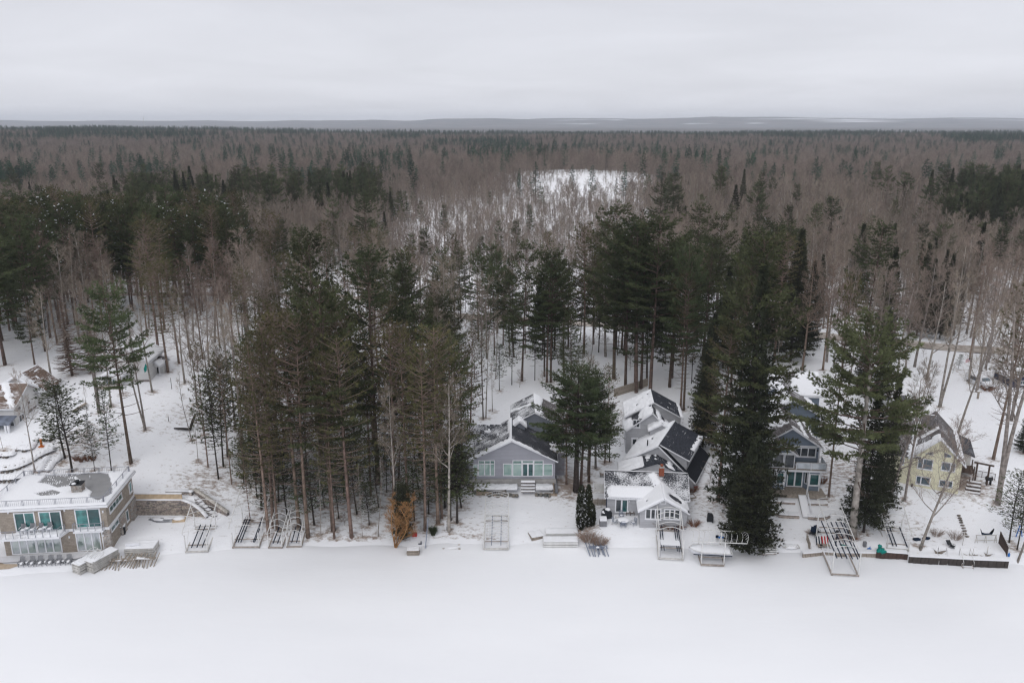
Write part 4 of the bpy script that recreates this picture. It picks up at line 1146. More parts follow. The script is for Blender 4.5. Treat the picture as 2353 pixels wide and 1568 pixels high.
def scatter(name, protos, pts, label):
    """one object: geometry nodes put a copy of one of the source trees on every point"""
    src = bpy.data.collections.new(name + '_sources')
    for i, me in enumerate(protos):
        src.objects.link(bpy.data.objects.new('%s_source_%02d' % (name, i), me))
    A = np.array(pts, np.float32)          # x y z rz sx sz idx
    me = bpy.data.meshes.new(name); me.vertices.add(len(A)); me.vertices.foreach_set('co', A[:, :3].ravel())
    for an, ty, dat in (('rot', 'FLOAT_VECTOR', np.stack([A[:, 7], A[:, 8], A[:, 3]], 1)), ('scl', 'FLOAT_VECTOR', np.stack([A[:, 4], A[:, 4], A[:, 5]], 1))):
        at = me.attributes.new(an, ty, 'POINT'); at.data.foreach_set('vector', dat.astype(np.float32).ravel())
    at = me.attributes.new('idx', 'INT', 'POINT'); at.data.foreach_set('value', A[:, 6].astype(np.int32))
    o = link(name, me); tag(o, label, None, None, 'stuff')
    ng = bpy.data.node_groups.new(name, 'GeometryNodeTree')
    ng.interface.new_socket('Geometry', in_out='INPUT', socket_type='NodeSocketGeometry'); ng.interface.new_socket('Geometry', in_out='OUTPUT', socket_type='NodeSocketGeometry')
    N, L = ng.nodes, ng.links
    gi = N.new('NodeGroupInput'); go = N.new('NodeGroupOutput'); ip = N.new('GeometryNodeInstanceOnPoints'); ci = N.new('GeometryNodeCollectionInfo')
    ci.inputs['Collection'].default_value = src; ci.inputs['Separate Children'].default_value = True; ci.inputs['Reset Children'].default_value = True
    def attr(nm, t):
        a = N.new('GeometryNodeInputNamedAttribute'); a.data_type = t; a.inputs[0].default_value = nm; return a.outputs[0]
    L.new(gi.outputs[0], ip.inputs['Points']); L.new(ci.outputs[0], ip.inputs['Instance']); ip.inputs['Pick Instance'].default_value = True
    L.new(attr('idx', 'INT'), ip.inputs['Instance Index'])
    e2r = N.new('FunctionNodeEulerToRotation'); L.new(attr('rot', 'FLOAT_VECTOR'), e2r.inputs[0]); L.new(e2r.outputs[0], ip.inputs['Rotation'])
    L.new(attr('scl', 'FLOAT_VECTOR'), ip.inputs['Scale']); L.new(ip.outputs[0], go.inputs[0])
    md = o.modifiers.new('scatter', 'NODES'); md.node_group = ng
    return o

# far wood: points from 230 m to the edge of the near forest at about 2.4 km
def conifer_share(x, y):
    px = 1176 + FPX * x / (y * math.cos(PITCH) + 40 * math.sin(PITCH))
    n = nz(x, y, 1 / 55.0, 21) + .5 * nz(x, y, 1 / 20.0, 2)
    n2 = nz(x, y, 1 / 240.0, 31) + .4 * nz(x, y, 1 / 80.0, 12)
    s = .030 + .11 * sstep(.32, .5, n) - .015 * sstep(700, 1200, y)
    if y < 560: s += .55 * sstep(960, 500, px) * sstep(290, 350, y) * sstep(.0, .3, n)
    if y < 330: s += .30 * sstep(560, 300, px) * sstep(.05, .3, n)
    if 330 < y < 700: s += .55 * sstep(140, 20, abs(px - 850)) * sstep(-.1, .2, n)
    if y < 420: s += .65 * sstep(2150, 2270, px) * sstep(-.1, .25, n)
    if 450 < y < 1300: s += .35 * sstep(.32, .5, n2) * sstep(.0, .3, n)
    if y > 1300: s += .03 + .5 * sstep(.22, .45, n2)
    if y > 2100: s += .40
    return min(.95, s)
def cleared(x, y):
    q = ((x - 46 - 8 * math.sin(y * .05)) / 46) ** 2 + ((y - 500) / 70) ** 2
    return q < 1 + 1.5 * nz(x, y, 1 / 22.0, 3) + .6 * nz(x, y, 1 / 7.0, 5)
bare_pts = []; con_pts = []; near_bare = []; near_con = []
y = 231.0
while y < 2500:
    st = 2.9 + 1.2 * sstep(230, 420, y) + (y - 230) * .0019
    half = (y * math.cos(PITCH) + 12) * (1176 / FPX) * 1.22 + 12
    x = -half - st * frng.random()
    while x < half:
        xx = x + frng.uniform(-.48, .48) * st; yy = y + frng.uniform(-.48, .48) * st; x += st
        edge = 2330 + 120 * nz(xx, 0, 1 / 300.0, 6)
        if yy > edge: continue
        px = 1176 + FPX * xx / (yy * math.cos(PITCH) + 40 * math.sin(PITCH))
        low = sstep(820, 950, px) * sstep(1560, 1380, px) * sstep(480, 360, yy)         # marshy young wood in the middle
        if cleared(xx, yy) and frng.random() < .62: continue
        if low > .3 and frng.random() < low * (.0 + .45 * sstep(.1, .35, nz(xx, yy, 1 / 22.0, 8.8))): continue
        c = frng.random() < conifer_share(xx, yy) * (1 - .7 * low)
        z = ground_h(xx, yy) - .1; hs = 1 - .34 * low
        if c:
            h = (frng.uniform(.5, 1.08) if low < .3 else frng.uniform(.4, .65)) * 22
            con_pts.append((xx, yy, z, frng.uniform(0, 6.28), h, low))
        else:
            h = frng.uniform(.6, 1.15) * 15.5 * hs
            if cleared(xx, yy): h *= .5
            bare_pts.append((xx, yy, z, frng.uniform(0, 6.28), h, low))
    y += st
print('far wood', len(bare_pts), len(con_pts))
MIDB = ['B', 'T']
# what stands nearest keeps its own object as long as the kind has room
nb = COUNT.get('bare_tree', 0); keep = []
for p in bare_pts:
    if nb < 298:
        plant('B' if p[5] < .3 else 'T', p[:3], p[4], frng.uniform(.7, 1.0), 'bare grey-brown tree in the deep wood beyond the road', 'bare trees beyond the road'); nb += 1
    else: keep.append(p)
bare_pts = keep
nc = COUNT.get('white_pine', 0); keep = []
for p in con_pts:
    if nc < 298:
        plant('W', p[:3], p[4], frng.uniform(.8, 1.1), 'dark pine rising out of the bare wood beyond the road', 'pines beyond the road'); nc += 1
    else: keep.append(p)
con_pts = keep
# source meshes of the scattered wood: detailed kinds for the first few hundred metres, lighter kinds beyond
def joined(pr, name):
    a = pr['trunk']; b = pr['crown']
    V = []; F3 = []; F4 = []; m3 = []; m4 = []; off = 0; mats = []
    for me in (a, b):
        base = len(mats); mats += list(me.materials)
        n = len(me.vertices); co = np.zeros(n * 3, np.float32); me.vertices.foreach_get('co', co); V.append(co.reshape(-1, 3))
        for p in me.polygons:
            vs = [v + off for v in p.vertices]
            if len(vs) == 4: F4.append(vs); m4.append(p.material_index + base)
            else:
                for k in range(1, len(vs) - 1): F3.append([vs[0], vs[k], vs[k + 1]]); m3.append(p.material_index + base)
        off += n
    return mesh_np(name, np.concatenate(V), F3=np.array(F3).reshape(-1, 3), F4=np.array(F4).reshape(-1, 4), mats=mats, mi=m3 + m4)
SRC_B = [joined(PR['B'][0], 'bare_a'), joined(PR['B'][2], 'bare_b'), joined(PR['B'][4], 'bare_c'), joined(PR['T'][0], 'bare_d')] + FB
HB = [20, 20, 20, 13] + [17] * 4
SRC_C = [joined(PR['W'][0], 'pine_a'), joined(PR['W'][2], 'pine_b'), joined(PR['S'][0], 'spruce_a')] + FC
HC = [25, 25, 22] + [22] * 4
out = []
for (x, y, z, r, h, low) in bare_pts:
    if y < 430: i = frng.choice([0, 1, 1, 2, 3]) if low < .3 else frng.choice([1, 3, 3])
    else: i = 4 + frng.randrange(4)
    s = h / HB[i]; w = s * frng.uniform(.75, 1.1) * (1.0 + .35 * sstep(700, 1800, y))
    out.append((x, y, z, r, w, s, i, frng.gauss(0, .03), frng.gauss(0, .03)))
for yy, xx, k, h in stuff_fill:
    if NAMES[k] == 'bare_tree': out.append((xx, yy, gh(xx, yy), frng.uniform(0, 6), h / 20, h / 20, frng.choice([0, 1, 2]), 0, 0))
scatter('bare_forest', SRC_B, out, 'bare brown winter forest stretching to the horizon')
out = []
for (x, y, z, r, h, low) in con_pts:
    i = frng.choice([0, 1, 0, 1, 0, 1, 2]) if y < 430 else 3 + frng.randrange(4)
    s = h / HC[i]; w = s * frng.uniform(.8, 1.15) * (1.0 + .3 * sstep(700, 1800, y))
    out.append((x, y, z, r, w, s, i, 0, 0))
for yy, xx, k, h in stuff_fill:
    if NAMES[k] != 'bare_tree': out.append((xx, yy, gh(xx, yy), frng.uniform(0, 6), h / 24, h / 24, frng.choice([0, 1]), 0, 0))
scatter('conifer_forest', SRC_C, out, 'dark conifers scattered through the far forest')

# undergrowth: knee to roof high brush filling the wood floor
ug = []
y = 90.0
while y < 620:
    st = 2.3 + (y - 118) * .005; half = (y * math.cos(PITCH) + 12) * (1176 / FPX) * 1.08 + 6
    x = -half
    while x < half:
        xx = x + frng.uniform(-.5, .5) * st; yy = y + frng.uniform(-.5, .5) * st; x += st
        px = 1176 + FPX * xx / (yy * math.cos(PITCH) + 40 * math.sin(PITCH))
        dn = .12 if yy < 150 else .38
        if yy < 130: dn = .55 if (560 < px < 1075 or (1600 < px < 1740 and yy > 97)) else .3 if 440 < px < 600 and yy > 98 else 0
        if yy < 190 and 1080 < px < 1300: dn *= .5
        if yy < 165 and (px > 1780 or px < 520): dn *= .45
        if yy > 230: dn = .75
        dn *= 1 + 1.3 * nz(xx, yy, 1 / 14.0, 41)
        if frng.random() > dn or cleared(xx, yy) or (yy < 235 and blocked(xx, yy)): continue
        h = frng.uniform(1.5, 4.5) if yy < 230 else frng.uniform(3, 7.5); s = h / 17.0
        ug.append((xx, yy, ground_h(xx, yy) - .1, frng.uniform(0, 6.28), s * frng.uniform(.9, 1.5), s, frng.randrange(4), frng.gauss(0, .1), frng.gauss(0, .1)))
    y += st
print('undergrowth', len(ug))
scatter('undergrowth', FB, ug, 'brown leafless undergrowth on the forest floor')
# ------------------------------------------------------------------ building helpers
M['sid_grey'] = mat_siding('lavender_grey_siding', (0.365, 0.37, 0.415), .13)
M['sid_greyc'] = mat_siding('light_grey_siding', (0.44, 0.445, 0.47), .13)
M['sid_blue'] = mat_siding('slate_blue_siding', (0.19, 0.235, 0.295), .13)
M['sid_dkblue'] = mat_siding('blue_grey_siding', (0.235, 0.255, 0.295), .13)
M['sid_yellow'] = mat_siding('pale_yellow_siding', (0.76, 0.73, 0.54), .15, .05)
M['sid_white'] = mat_siding('white_siding', (0.66, 0.655, 0.65), .15, .05)
M['sid_navy'] = mat_siding('navy_siding', (0.02, 0.03, 0.07), .15)
M['sid_tan'] = mat_siding('tan_wall_shingles', (0.325, 0.28, 0.235), .20, .16, shingle=True)
M['rf_dark'] = mat_shingle('charcoal_shingles', (0.045, 0.048, 0.058), .85, 5.0, .50)
M['rf_plain'] = mat_shingle('plain_charcoal_shingles', (0.048, 0.050, 0.060), .5, 7.0, .62)
M['rf_black'] = mat_shingle('black_shingles', (0.012, 0.014, 0.020), 0.0)
M['rf_rib'] = mat_shingle('charcoal_shingles_with_snow_rows', (0.036, 0.040, 0.052), .7, 2.6, .66, ribs=.32)
M['rf_grey'] = mat_shingle('grey_brown_shingles', (0.115, 0.105, 0.105), .8, 4.0, .60)
M['rf_brown'] = mat_shingle('brown_shingles', (0.17, 0.12, 0.095), .85, 2.5, .56, ribs=.4)
M['membrane'] = mat('grey_roof_membrane', (0.25, 0.25, 0.255), .85, var=.06, vscale=1)
M['gl_teal'] = mat_glass('teal_coated_glass', (0.015, 0.115, 0.115), .05, (0.05, 0.26, 0.25), .9)
M['gl_tealdark'] = mat_glass('dark_teal_glass', (0.004, 0.05, 0.055), .04, (0.01, 0.09, 0.09), .9)
M['gl_pale'] = mat_glass('pale_green_glass', (0.20, 0.34, 0.31), .16, (0.30, 0.44, 0.40), .5)
M['gl_mirror_tint'] = mat_glass('glass_painted_lake_reflection', (0.36, 0.40, 0.44), .34, (0.22, 0.30, 0.27), .8)  # pale base tones paint in the reflection of the snowy lake
M['gl_dark'] = mat_glass('dark_glass', (0.012, 0.018, 0.024), .04, (0.045, 0.055, 0.065), .9)
M['gl_bluedark'] = mat_glass('dark_blue_glass', (0.02, 0.045, 0.065), .06, (0.06, 0.10, 0.13), .9)
M['gl_rail'] = mat_glass('railing_glass', (0.42, 0.46, 0.50), .15)
M['brick'] = mat('red_brick', (0.30, 0.095, 0.055), .9, var=.25, vscale=8)
M['stone'] = mat('ledge_stone', (0.33, 0.28, 0.245), .9, var=.35, vscale=5, objvar=.35)
M['stone_lt'] = mat('pale_ledge_stone', (0.42, 0.39, 0.36), .9, var=.25, vscale=5, objvar=.25)
M['boulder'] = mat('field_stone', (0.165, 0.145, 0.13), .9, var=.4, vscale=4, objvar=.35)
M['alufr'] = mat('grey_window_frame', (0.27, 0.28, 0.31), .5)
M['sand'] = mat('beach_sand', (0.42, 0.34, 0.26), .95, var=.12, vscale=3, bump=.2)
M['concrete'] = mat('concrete', (0.36, 0.35, 0.34), .9, var=.12, vscale=2)

def zc(s, ox, oy): return lambda x, y: (ox + s * x, oy + s * y)
zA = zc(.1901, 0, 1026.9); zG = zc(.19017, 1026.9, 877.8); zC = zc(.22177, 1358.2, 877.8); zC2 = zc(.11263, 1358.2, 1043.5)
zB = zc(.23247, 1722.6, 844.7); zY = zc(.16901, 2020.7, 911); zL = zc(.18486, 0, 786.7); zT = zc(.15848, 207, 745.3)
z3 = zc(.21118, 248.4, 1060); z6 = zc(.11967, 1490.7, 1142.9); z7 = zc(.13374, 1706, 1159.4); z8 = zc(.15486, 1987.6, 1159.4)
z9 = zc(.1619, 1026.9, 1142.9); z10 = zc(.15842, 828.2, 1060); z11 = zc(.15845, 2070.4, 745.3)

class House:
    """a building: an Empty at its base; F / S / T find local points on its front plane, side plane or a level"""
    def __init__(s, name, x, y, z, rz, label, cat='house', group=None):
        s.a = rad(rz); s.o = Vector((x, y, z)); s.root = empty(name, (x, y, z), s.a, label, cat, group)
        s.R = Matrix.Rotation(-s.a, 3, 'Z')
    def _r(s, p):
        A = s.R @ (Vector((0, 0, CAM_Z)) - s.o); return A, s.R @ ray(*p)
    def F(s, p, k=0): A, d = s._r(p); q = A + d * ((k - A.y) / d.y); return q.x, q.z
    def S(s, p, k=0): A, d = s._r(p); q = A + d * ((k - A.x) / d.x); return q.y, q.z
    def T(s, p, k=0): A, d = s._r(p); q = A + d * ((k - A.z) / d.z); return q.x, q.y
    def W(s, x, y, z=0): return s.o + Matrix.Rotation(s.a, 3, 'Z') @ Vector((x, y, z))

def window(parent, x, y, z, rz, w, h, cols=1, rows=(1.0,), glass='gl_dark', fr=.10, mull=.07, frame='white', name='window', label=None, sill=True, glasses=None, colw=None):
    """window built at its lower left corner; local x along the wall, -y outward"""
    o = empty(name, (x, y, z), rz, label, parent=parent) if False else None
    mb = MB()
    mb.box(0, w, -.07, .01, 0, fr); mb.box(0, w, -.07, .01, h - fr, h); mb.box(0, fr, -.07, .01, fr, h - fr); mb.box(w - fr, w, -.07, .01, fr, h - fr)
    if sill: mb.box(-.05, w + .05, -.12, .01, -.06, 0)
    iw = w - 2 * fr; ih = h - 2 * fr
    cw = colw or [1.0 / cols] * cols; tot = sum(cw); cw = [c / tot * iw for c in cw]
    rh = [r / sum(rows) * ih for r in rows]
    xs = [fr]; 
    for c in cw: xs.append(xs[-1] + c)
    zs = [fr]
    for r in rh: zs.append(zs[-1] + r)
    for q in xs[1:-1]: mb.box(q - mull / 2, q + mull / 2, -.065, .01, fr, h - fr)
    for q in zs[1:-1]:
        for a, b in zip(xs, xs[1:]): mb.box(a + mull / 2, b - mull / 2, -.062, .01, q - mull / 2, q + mull / 2)
    fo = mb.build(name, M[frame], parent, (x, y, z), rz)
    if label: fo['label'] = label
    k = 0
    for i, (a, b) in enumerate(zip(xs, xs[1:])):
        for j, (c, d) in enumerate(zip(zs, zs[1:])):
            g = glass if not glasses else glasses[k % len(glasses)]
            MB().box(a + (mull / 2 if i else 0) - .003, b - (mull / 2 if i < len(cw) - 1 else 0) + .003, -.03, -.012, c - .003, d + .003).build('pane', M[g], fo); k += 1
    return fo
def winF(h, tl, br, y=0, **k):
    x0, z1 = h.F(tl, y); x1, z0 = h.F(br, y)
    return window(h.root, x0, y, z0, 0, x1 - x0, z1 - z0, **k)
def winS(h, a, b, x, **k):
    y0, z0 = a; y1, z1 = b
    return window(h.root, x, y0, z0, PI / 2, y1 - y0, z1 - z0, **k)

def snow_patch(parent, O, U, Vv, Lu, Lv, f, thick=.17, res=.13, name='snow', amp=.35, ns=1.1, seed=0.0, mt='snow'):
    """a drift lying on a roof plane: real thickness, ragged edge where f plus noise falls below zero"""
    O = Vector(O); U = Vector(U).normalized(); Vv = Vector(Vv).normalized(); N = U.cross(Vv).normalized()
    if N.z < 0: N = -N
    nu = max(2, int(Lu / res)); nv = max(2, int(Lv / res))
    idx = {}; V = []; F = []
    T = np.zeros((nu + 1, nv + 1))
    for i in range(nu + 1):
        for j in range(nv + 1):
            u = Lu * i / nu; v = Lv * j / nv
            n = mnoise.noise(Vector((u * ns + seed, v * ns * 1.4 + seed * 2, seed))) + .5 * mnoise.noise(Vector((u * ns * 3.1, v * ns * 4 + seed, 3 + seed)))
            T[i, j] = f(u, v) + amp * n
    def vid(i, j):
        if (i, j) not in idx:
            t = T[i, j]; hh = .022 + thick * smooth(t / .45)
            if i in (0, nu) or j in (0, nv): hh *= .75
            p = O + U * (Lu * i / nu) + Vv * (Lv * j / nv) + N * hh
            idx[(i, j)] = len(V); V.append(tuple(p))
        return idx[(i, j)]
    for i in range(nu):
        for j in range(nv):
            if (T[i, j] + T[i+1, j] + T[i, j+1] + T[i+1, j+1]) > 0:
                F.append((vid(i, j), vid(i+1, j), vid(i+1, j+1), vid(i, j+1)))
    if not F: return None
    # skirt along the open edge so the drift has a side
    ed = {}
    for q in F:
        for a, b in zip(q, q[1:] + q[:1]):
            k = (min(a, b), max(a, b)); ed[k] = None if k in ed else (a, b)
    low = {}
    for k, e in ed.items():
        if e is None: continue
        for a in e:
            if a not in low:
                low[a] = len(V); p = Vector(V[a]) - N * .30 if False else Vector(V[a]) - N * max(.0, (Vector(V[a]) - O).dot(N) - .002)
                V.append(tuple(p))
        F.append((e[1], e[0], low[e[0]], low[e[1]]))
    mb = MB(); mb.add(V, F, 0, True)
    return mb.build(name, M[mt], parent)

def slope(parent, e0, e1, r1, r0, mt='rf_dark', th=.14, snow=None, seed=0.0, name='roof', thick=.13, amp=.35, ns=1.1, label=None, res=.13):
    """one roof slope, given eave corners e0 e1 and ridge corners r1 r0 (top surface)"""
    e0, e1, r1, r0 = map(Vector, (e0, e1, r1, r0))
    U = (e1 - e0); Vv = (r0 - e0); N = U.cross(Vv).normalized()
    fl = N.z < 0
    if fl: N = -N
    top = [e0, e1, r1, r0]; bot = [p - N * th for p in top]
    V = [tuple(p) for p in top + bot]
    F = [(0,1,2,3), (7,6,5,4), (0,4,5,1), (1,5,6,2), (2,6,7,3), (3,7,4,0)]
    if fl: F = [tuple(reversed(q)) for q in F]
    me = bpy.data.meshes.new(name); me.from_pydata(V, [], F); me.materials.append(M[mt])
    uvl = me.uv_layers.new(name='UVMap'); Un = U.normalized(); Vn = (Vv - Un * Vv.dot(Un)).normalized()
    for lp in me.loops:
        p = Vector(V[lp.vertex_index]) - e0; uvl.data[lp.index].uv = (p.dot(Un) + seed * 3.7, p.dot(Vn) + seed)
    me.update()
    o = link(name, me, parent)
    if label: o['label'] = label
    if snow: snow_patch(o, e0, U, Vn, U.length, (r0 - e0).dot(Vn), snow, thick, res, seed=seed, amp=amp, ns=ns)
    return o

def gable(parent, x0, x1, y0, y1, z0, ze, zr, axis='y', wall='sid_grey', roof='rf_dark', ov=.35, xr=None, sA=None, sB=None, fascia='white', seed=0.0,
          roofA=None, roofB=None, drip='white', z_eaveB=None, front_only=False, eave_fascia=True, thick=.18, ns=1.1, amp=.35):
    """gabled block.  axis 'y': ridge runs away from the viewer, A = left slope, B = right slope; axis 'x': A = front slope, B = rear slope"""
    zeB = ze if z_eaveB is None else z_eaveB
    if axis == 'y':
        xr = (x0 + x1) / 2 if xr is None else xr
        MB().prism([(x0, z0), (x1, z0), (x1, zeB - .10), (xr, zr - .10), (x0, ze - .10)], 'y', y0, y1).build('wall', M[wall], parent)
        sa = (zr - ze) / (xr - x0); sb = (zr - zeB) / (x1 - xr)
        a0 = (x0 - ov, y1 + ov, ze - sa * ov + .06); a1 = (x0 - ov, y0 - ov, ze - sa * ov + .06)
        b0 = (x1 + ov, y0 - ov, zeB - sb * ov + .06); b1 = (x1 + ov, y1 + ov, zeB - sb * ov + .06)
        t0 = (xr, y0 - ov, zr + .06); t1 = (xr, y1 + ov, zr + .06)
        # u runs front to back on both slopes
        slope(parent, a1, a0, t1, t0, roofA or roof, snow=sA, seed=seed, thick=thick, ns=ns, amp=amp)
        slope(parent, b0, b1, t1, t0, roofB or roof, snow=sB, seed=seed + 5, thick=thick, ns=ns, amp=amp)
        if fascia:
            mb = MB(); off = .17
            for yy in ((y0 - ov - .03,) if front_only else (y0 - ov - .03, y1 + ov + .03)):
                mb.bar((x0 - ov, yy, ze - sa * ov + .06 - .09), (xr, yy, zr - .03), .05, off)
                mb.bar((xr, yy - .002, zr - .03), (x1 + ov, yy - .002, zeB - sb * ov + .06 - .09), .05, off)
            if eave_fascia:
                mb.box(x0 - ov - .05, x0 - ov - .01, y0 - ov, y1 + ov, ze - sa * ov - .14, ze - sa * ov + .04)
                mb.box(x1 + ov + .01, x1 + ov + .05, y0 - ov, y1 + ov, zeB - sb * ov - .14, zeB - sb * ov + .04)
            mb.build('fascia', M[fascia], parent)
    else:
        yr = (y0 + y1) / 2 if xr is None else xr
        MB().prism([(y0, z0), (y1, z0), (y1, zeB - .10), (yr, zr - .10), (y0, ze - .10)], 'x', x0, x1).build('wall', M[wall], parent)
        sa = (zr - ze) / (yr - y0); sb = (zr - zeB) / (y1 - yr)
        a0 = (x0 - ov, y0 - ov, ze - sa * ov + .06); a1 = (x1 + ov, y0 - ov, ze - sa * ov + .06)
        b0 = (x0 - ov, y1 + ov, zeB - sb * ov + .06); b1 = (x1 + ov, y1 + ov, zeB - sb * ov + .06)
        t0 = (x0 - ov, yr, zr + .06); t1 = (x1 + ov, yr, zr + .06)
        slope(parent, a0, a1, t1, t0, roofA or roof, snow=sA, seed=seed, thick=thick, ns=ns, amp=amp)
        slope(parent, b0, b1, t1, t0, roofB or roof, snow=sB, seed=seed + 5, thick=thick, ns=ns, amp=amp)
        if fascia:
            mb = MB(); off = .17
            for xx in (x0 - ov - .03, x1 + ov + .03):
                mb.bar((xx, y0 - ov, ze - sa * ov - .03), (xx, yr, zr - .03), .05, off)
                mb.bar((xx + .002, yr, zr - .03), (xx + .002, y1 + ov, zeB - sb * ov - .03), .05, off)
            if eave_fascia: mb.box(x0 - ov, x1 + ov, y0 - ov - .05, y0 - ov - .01, ze - sa * ov - .14, ze - sa * ov + .04)
            mb.build('fascia', M[fascia], parent)

def box_part(parent, name, m, *b, label=None):
    o = MB().box(*b).build(name, M[m], parent)
    if label: o['label'] = label
    return o

def ledge_wall(name, pts, parent=None, m='stone', course=.16, thick=.35, seed=3, label=None, cat=None, cap='snow'):
    """dry ledge-stone wall along a path of (x, y, z bottom, z top): courses of separate uneven stones, joined, plus a backing"""
    rng = random.Random(seed); mb = MB(); core = MB(); caps = MB()
    root = parent
    o0 = Vector((pts[0][0], pts[0][1], 0))
    if parent is None: root = empty(name, tuple(o0) if False else (pts[0][0], pts[0][1], pts[0][2]), 0, label, cat)
    base = Vector((pts[0][0], pts[0][1], pts[0][2])) if parent is None else Vector((0, 0, 0))
    for (xa, ya, ba, ta), (xb, yb, bb, tb) in zip(pts, pts[1:]):
        A = Vector((xa, ya, 0)); B = Vector((xb, yb, 0)); d = (B - A); Ln = d.length; d.normalize(); n = Vector((d.y, -d.x, 0))
        def P(s, off, z): return A + d * s + n * off + Vector((0, 0, z)) - base
        vs = []
        for s, bz, tz in ((0, ba, ta), (Ln, bb, tb)):
            for off in (-.02, -thick): vs += [P(s, off, bz - .4), P(s, off, tz)]
        core.add([tuple(v) for v in vs], [(0,1,5,4), (2,6,7,3), (1,3,7,5), (0,2,3,1), (4,5,7,6)])
        cv = []
        for s, tz in ((-.03, ta), (Ln + .03, tb)):
            for off, dz in ((.10, .0), (.06, .13), (-thick - .02, .15), (-thick - .06, 0)): cv.append(tuple(P(s, off, tz + dz)))
        caps.add(cv, [(0,4,5,1), (1,5,6,2), (2,6,7,3), (0,1,2,3), (7,6,5,4)], 0, True)
        z = min(ba, bb)
        while z < max(ta, tb):
            h = course * rng.uniform(.7, 1.25); s = -rng.uniform(0, .3)
            while s < Ln:
                l = rng.uniform(.25, .75); m_ = s + l / 2; t = max(0, min(1, m_ / Ln))
                tz = ta + (tb - ta) * t; bz = ba + (bb - ba) * t
                s0 = max(0, s); s1 = min(Ln, s + l - .02)
                if bz - .1 <= z and z + h * .6 <= tz and s1 - s0 > .06:
                    pr = rng.uniform(.02, .09); zt = min(z + h - .018, tz)
                    q = [P(s0, -.02, z), P(s1, -.02, z), P(s1, -.02, zt), P(s0, -.02, zt), P(s0, pr, z), P(s1, pr, z), P(s1, pr * .8, zt), P(s0, pr * .8, zt)]
                    mb.add([tuple(v) for v in q], [(4,5,6,7), (0,4,7,3), (5,1,2,6), (7,6,2,3), (0,1,5,4)], rng.randrange(3))
                s += l
            z += h
    st = mb.build('ledge_stones', [M[m], M['stone_v2'], M['stone_v3']], root); st['kind'] = 'stuff'
    core.build('backing', M['mortar'], root)
    if cap: caps.build('snow_cap', M[cap], root)
    else: caps.build('coping', M['stone_lt'], root)
    return root
M['stone_v2'] = mat('ledge_stone_warm', (0.34, 0.29, 0.255), .9, var=.3, vscale=5)
M['stone_v3'] = mat('ledge_stone_dark', (0.215, 0.19, 0.18), .9, var=.3, vscale=5)
M['mortar'] = mat('wall_backing', (0.12, 0.11, 0.105), .95)

def railing(parent, pts, h=1.0, post=.06, rail='alufr', step=1.6, pickets=False, glass=None, name='railing', double=False, rails=1):
    """railing along (x, y, z) points: each post a part, the top rail a part, pickets joined"""
    mb = MB(); pk = MB()
    for A, B in zip(pts, pts[1:]):
        A = Vector(A); B = Vector(B); L = (B - A).length; n = max(1, int(round(L / step))); d = (B - A).normalized()
        mb.bar(A + Vector((0, 0, h)), B + Vector((0, 0, h)), .05, .05)
        if pickets or rails > 1: mb.bar(A + Vector((0, 0, .12)), B + Vector((0, 0, .12)), .035, .035)
        for i in range(n + 1):
            p = A + (B - A) * i / n
            for off in ((-.07, .07) if double else (0,)):
                q = p + d * off
                MB().box(-post/2, post/2, -post/2, post/2, 0, h + .02).build('post', M[rail], parent, tuple(q))
            if i < n:
                if pickets:
                    for k in range(1, 8): 
                        q = p + (B - A) / n * k / 8; pk.bar(q + Vector((0, 0, .12)), q + Vector((0, 0, h)), .018)
                if glass:
                    q0 = p + d * .06; q1 = p + (B - A) / n - d * .06
                    nn = Vector((d.y, -d.x, 0)) * .006
                    g = MB(); g.bar(q0 + Vector((0, 0, h * .53)), q1 + Vector((0, 0, h * .53)), .012, h * .82); g.build('glass_panel', M[glass], parent)
    mb.build('rail', M[rail], parent)
    if pk.v: pk.build('pickets', M[rail], parent)['kind'] = 'stuff'

def polyf(poly, k=.35):
    """signed distance style function: positive inside the polygon"""
    def f(u, v):
        ins = False; dmin = 1e9; n = len(poly)
        for i in range(n):
            x1, y1 = poly[i]; x2, y2 = poly[(i + 1) % n]
            if (y1 > v) != (y2 > v) and u < (x2 - x1) * (v - y1) / (y2 - y1) + x1: ins = not ins
            dx, dy = x2 - x1, y2 - y1; t = max(0, min(1, ((u - x1) * dx + (v - y1) * dy) / (dx * dx + dy * dy + 1e-9)))
            dmin = min(dmin, math.hypot(u - x1 - t * dx, v - y1 - t * dy))
        return (dmin if ins else -dmin) * (1 if k is None else 1.0)
    return f
full = lambda u, v: 1.0

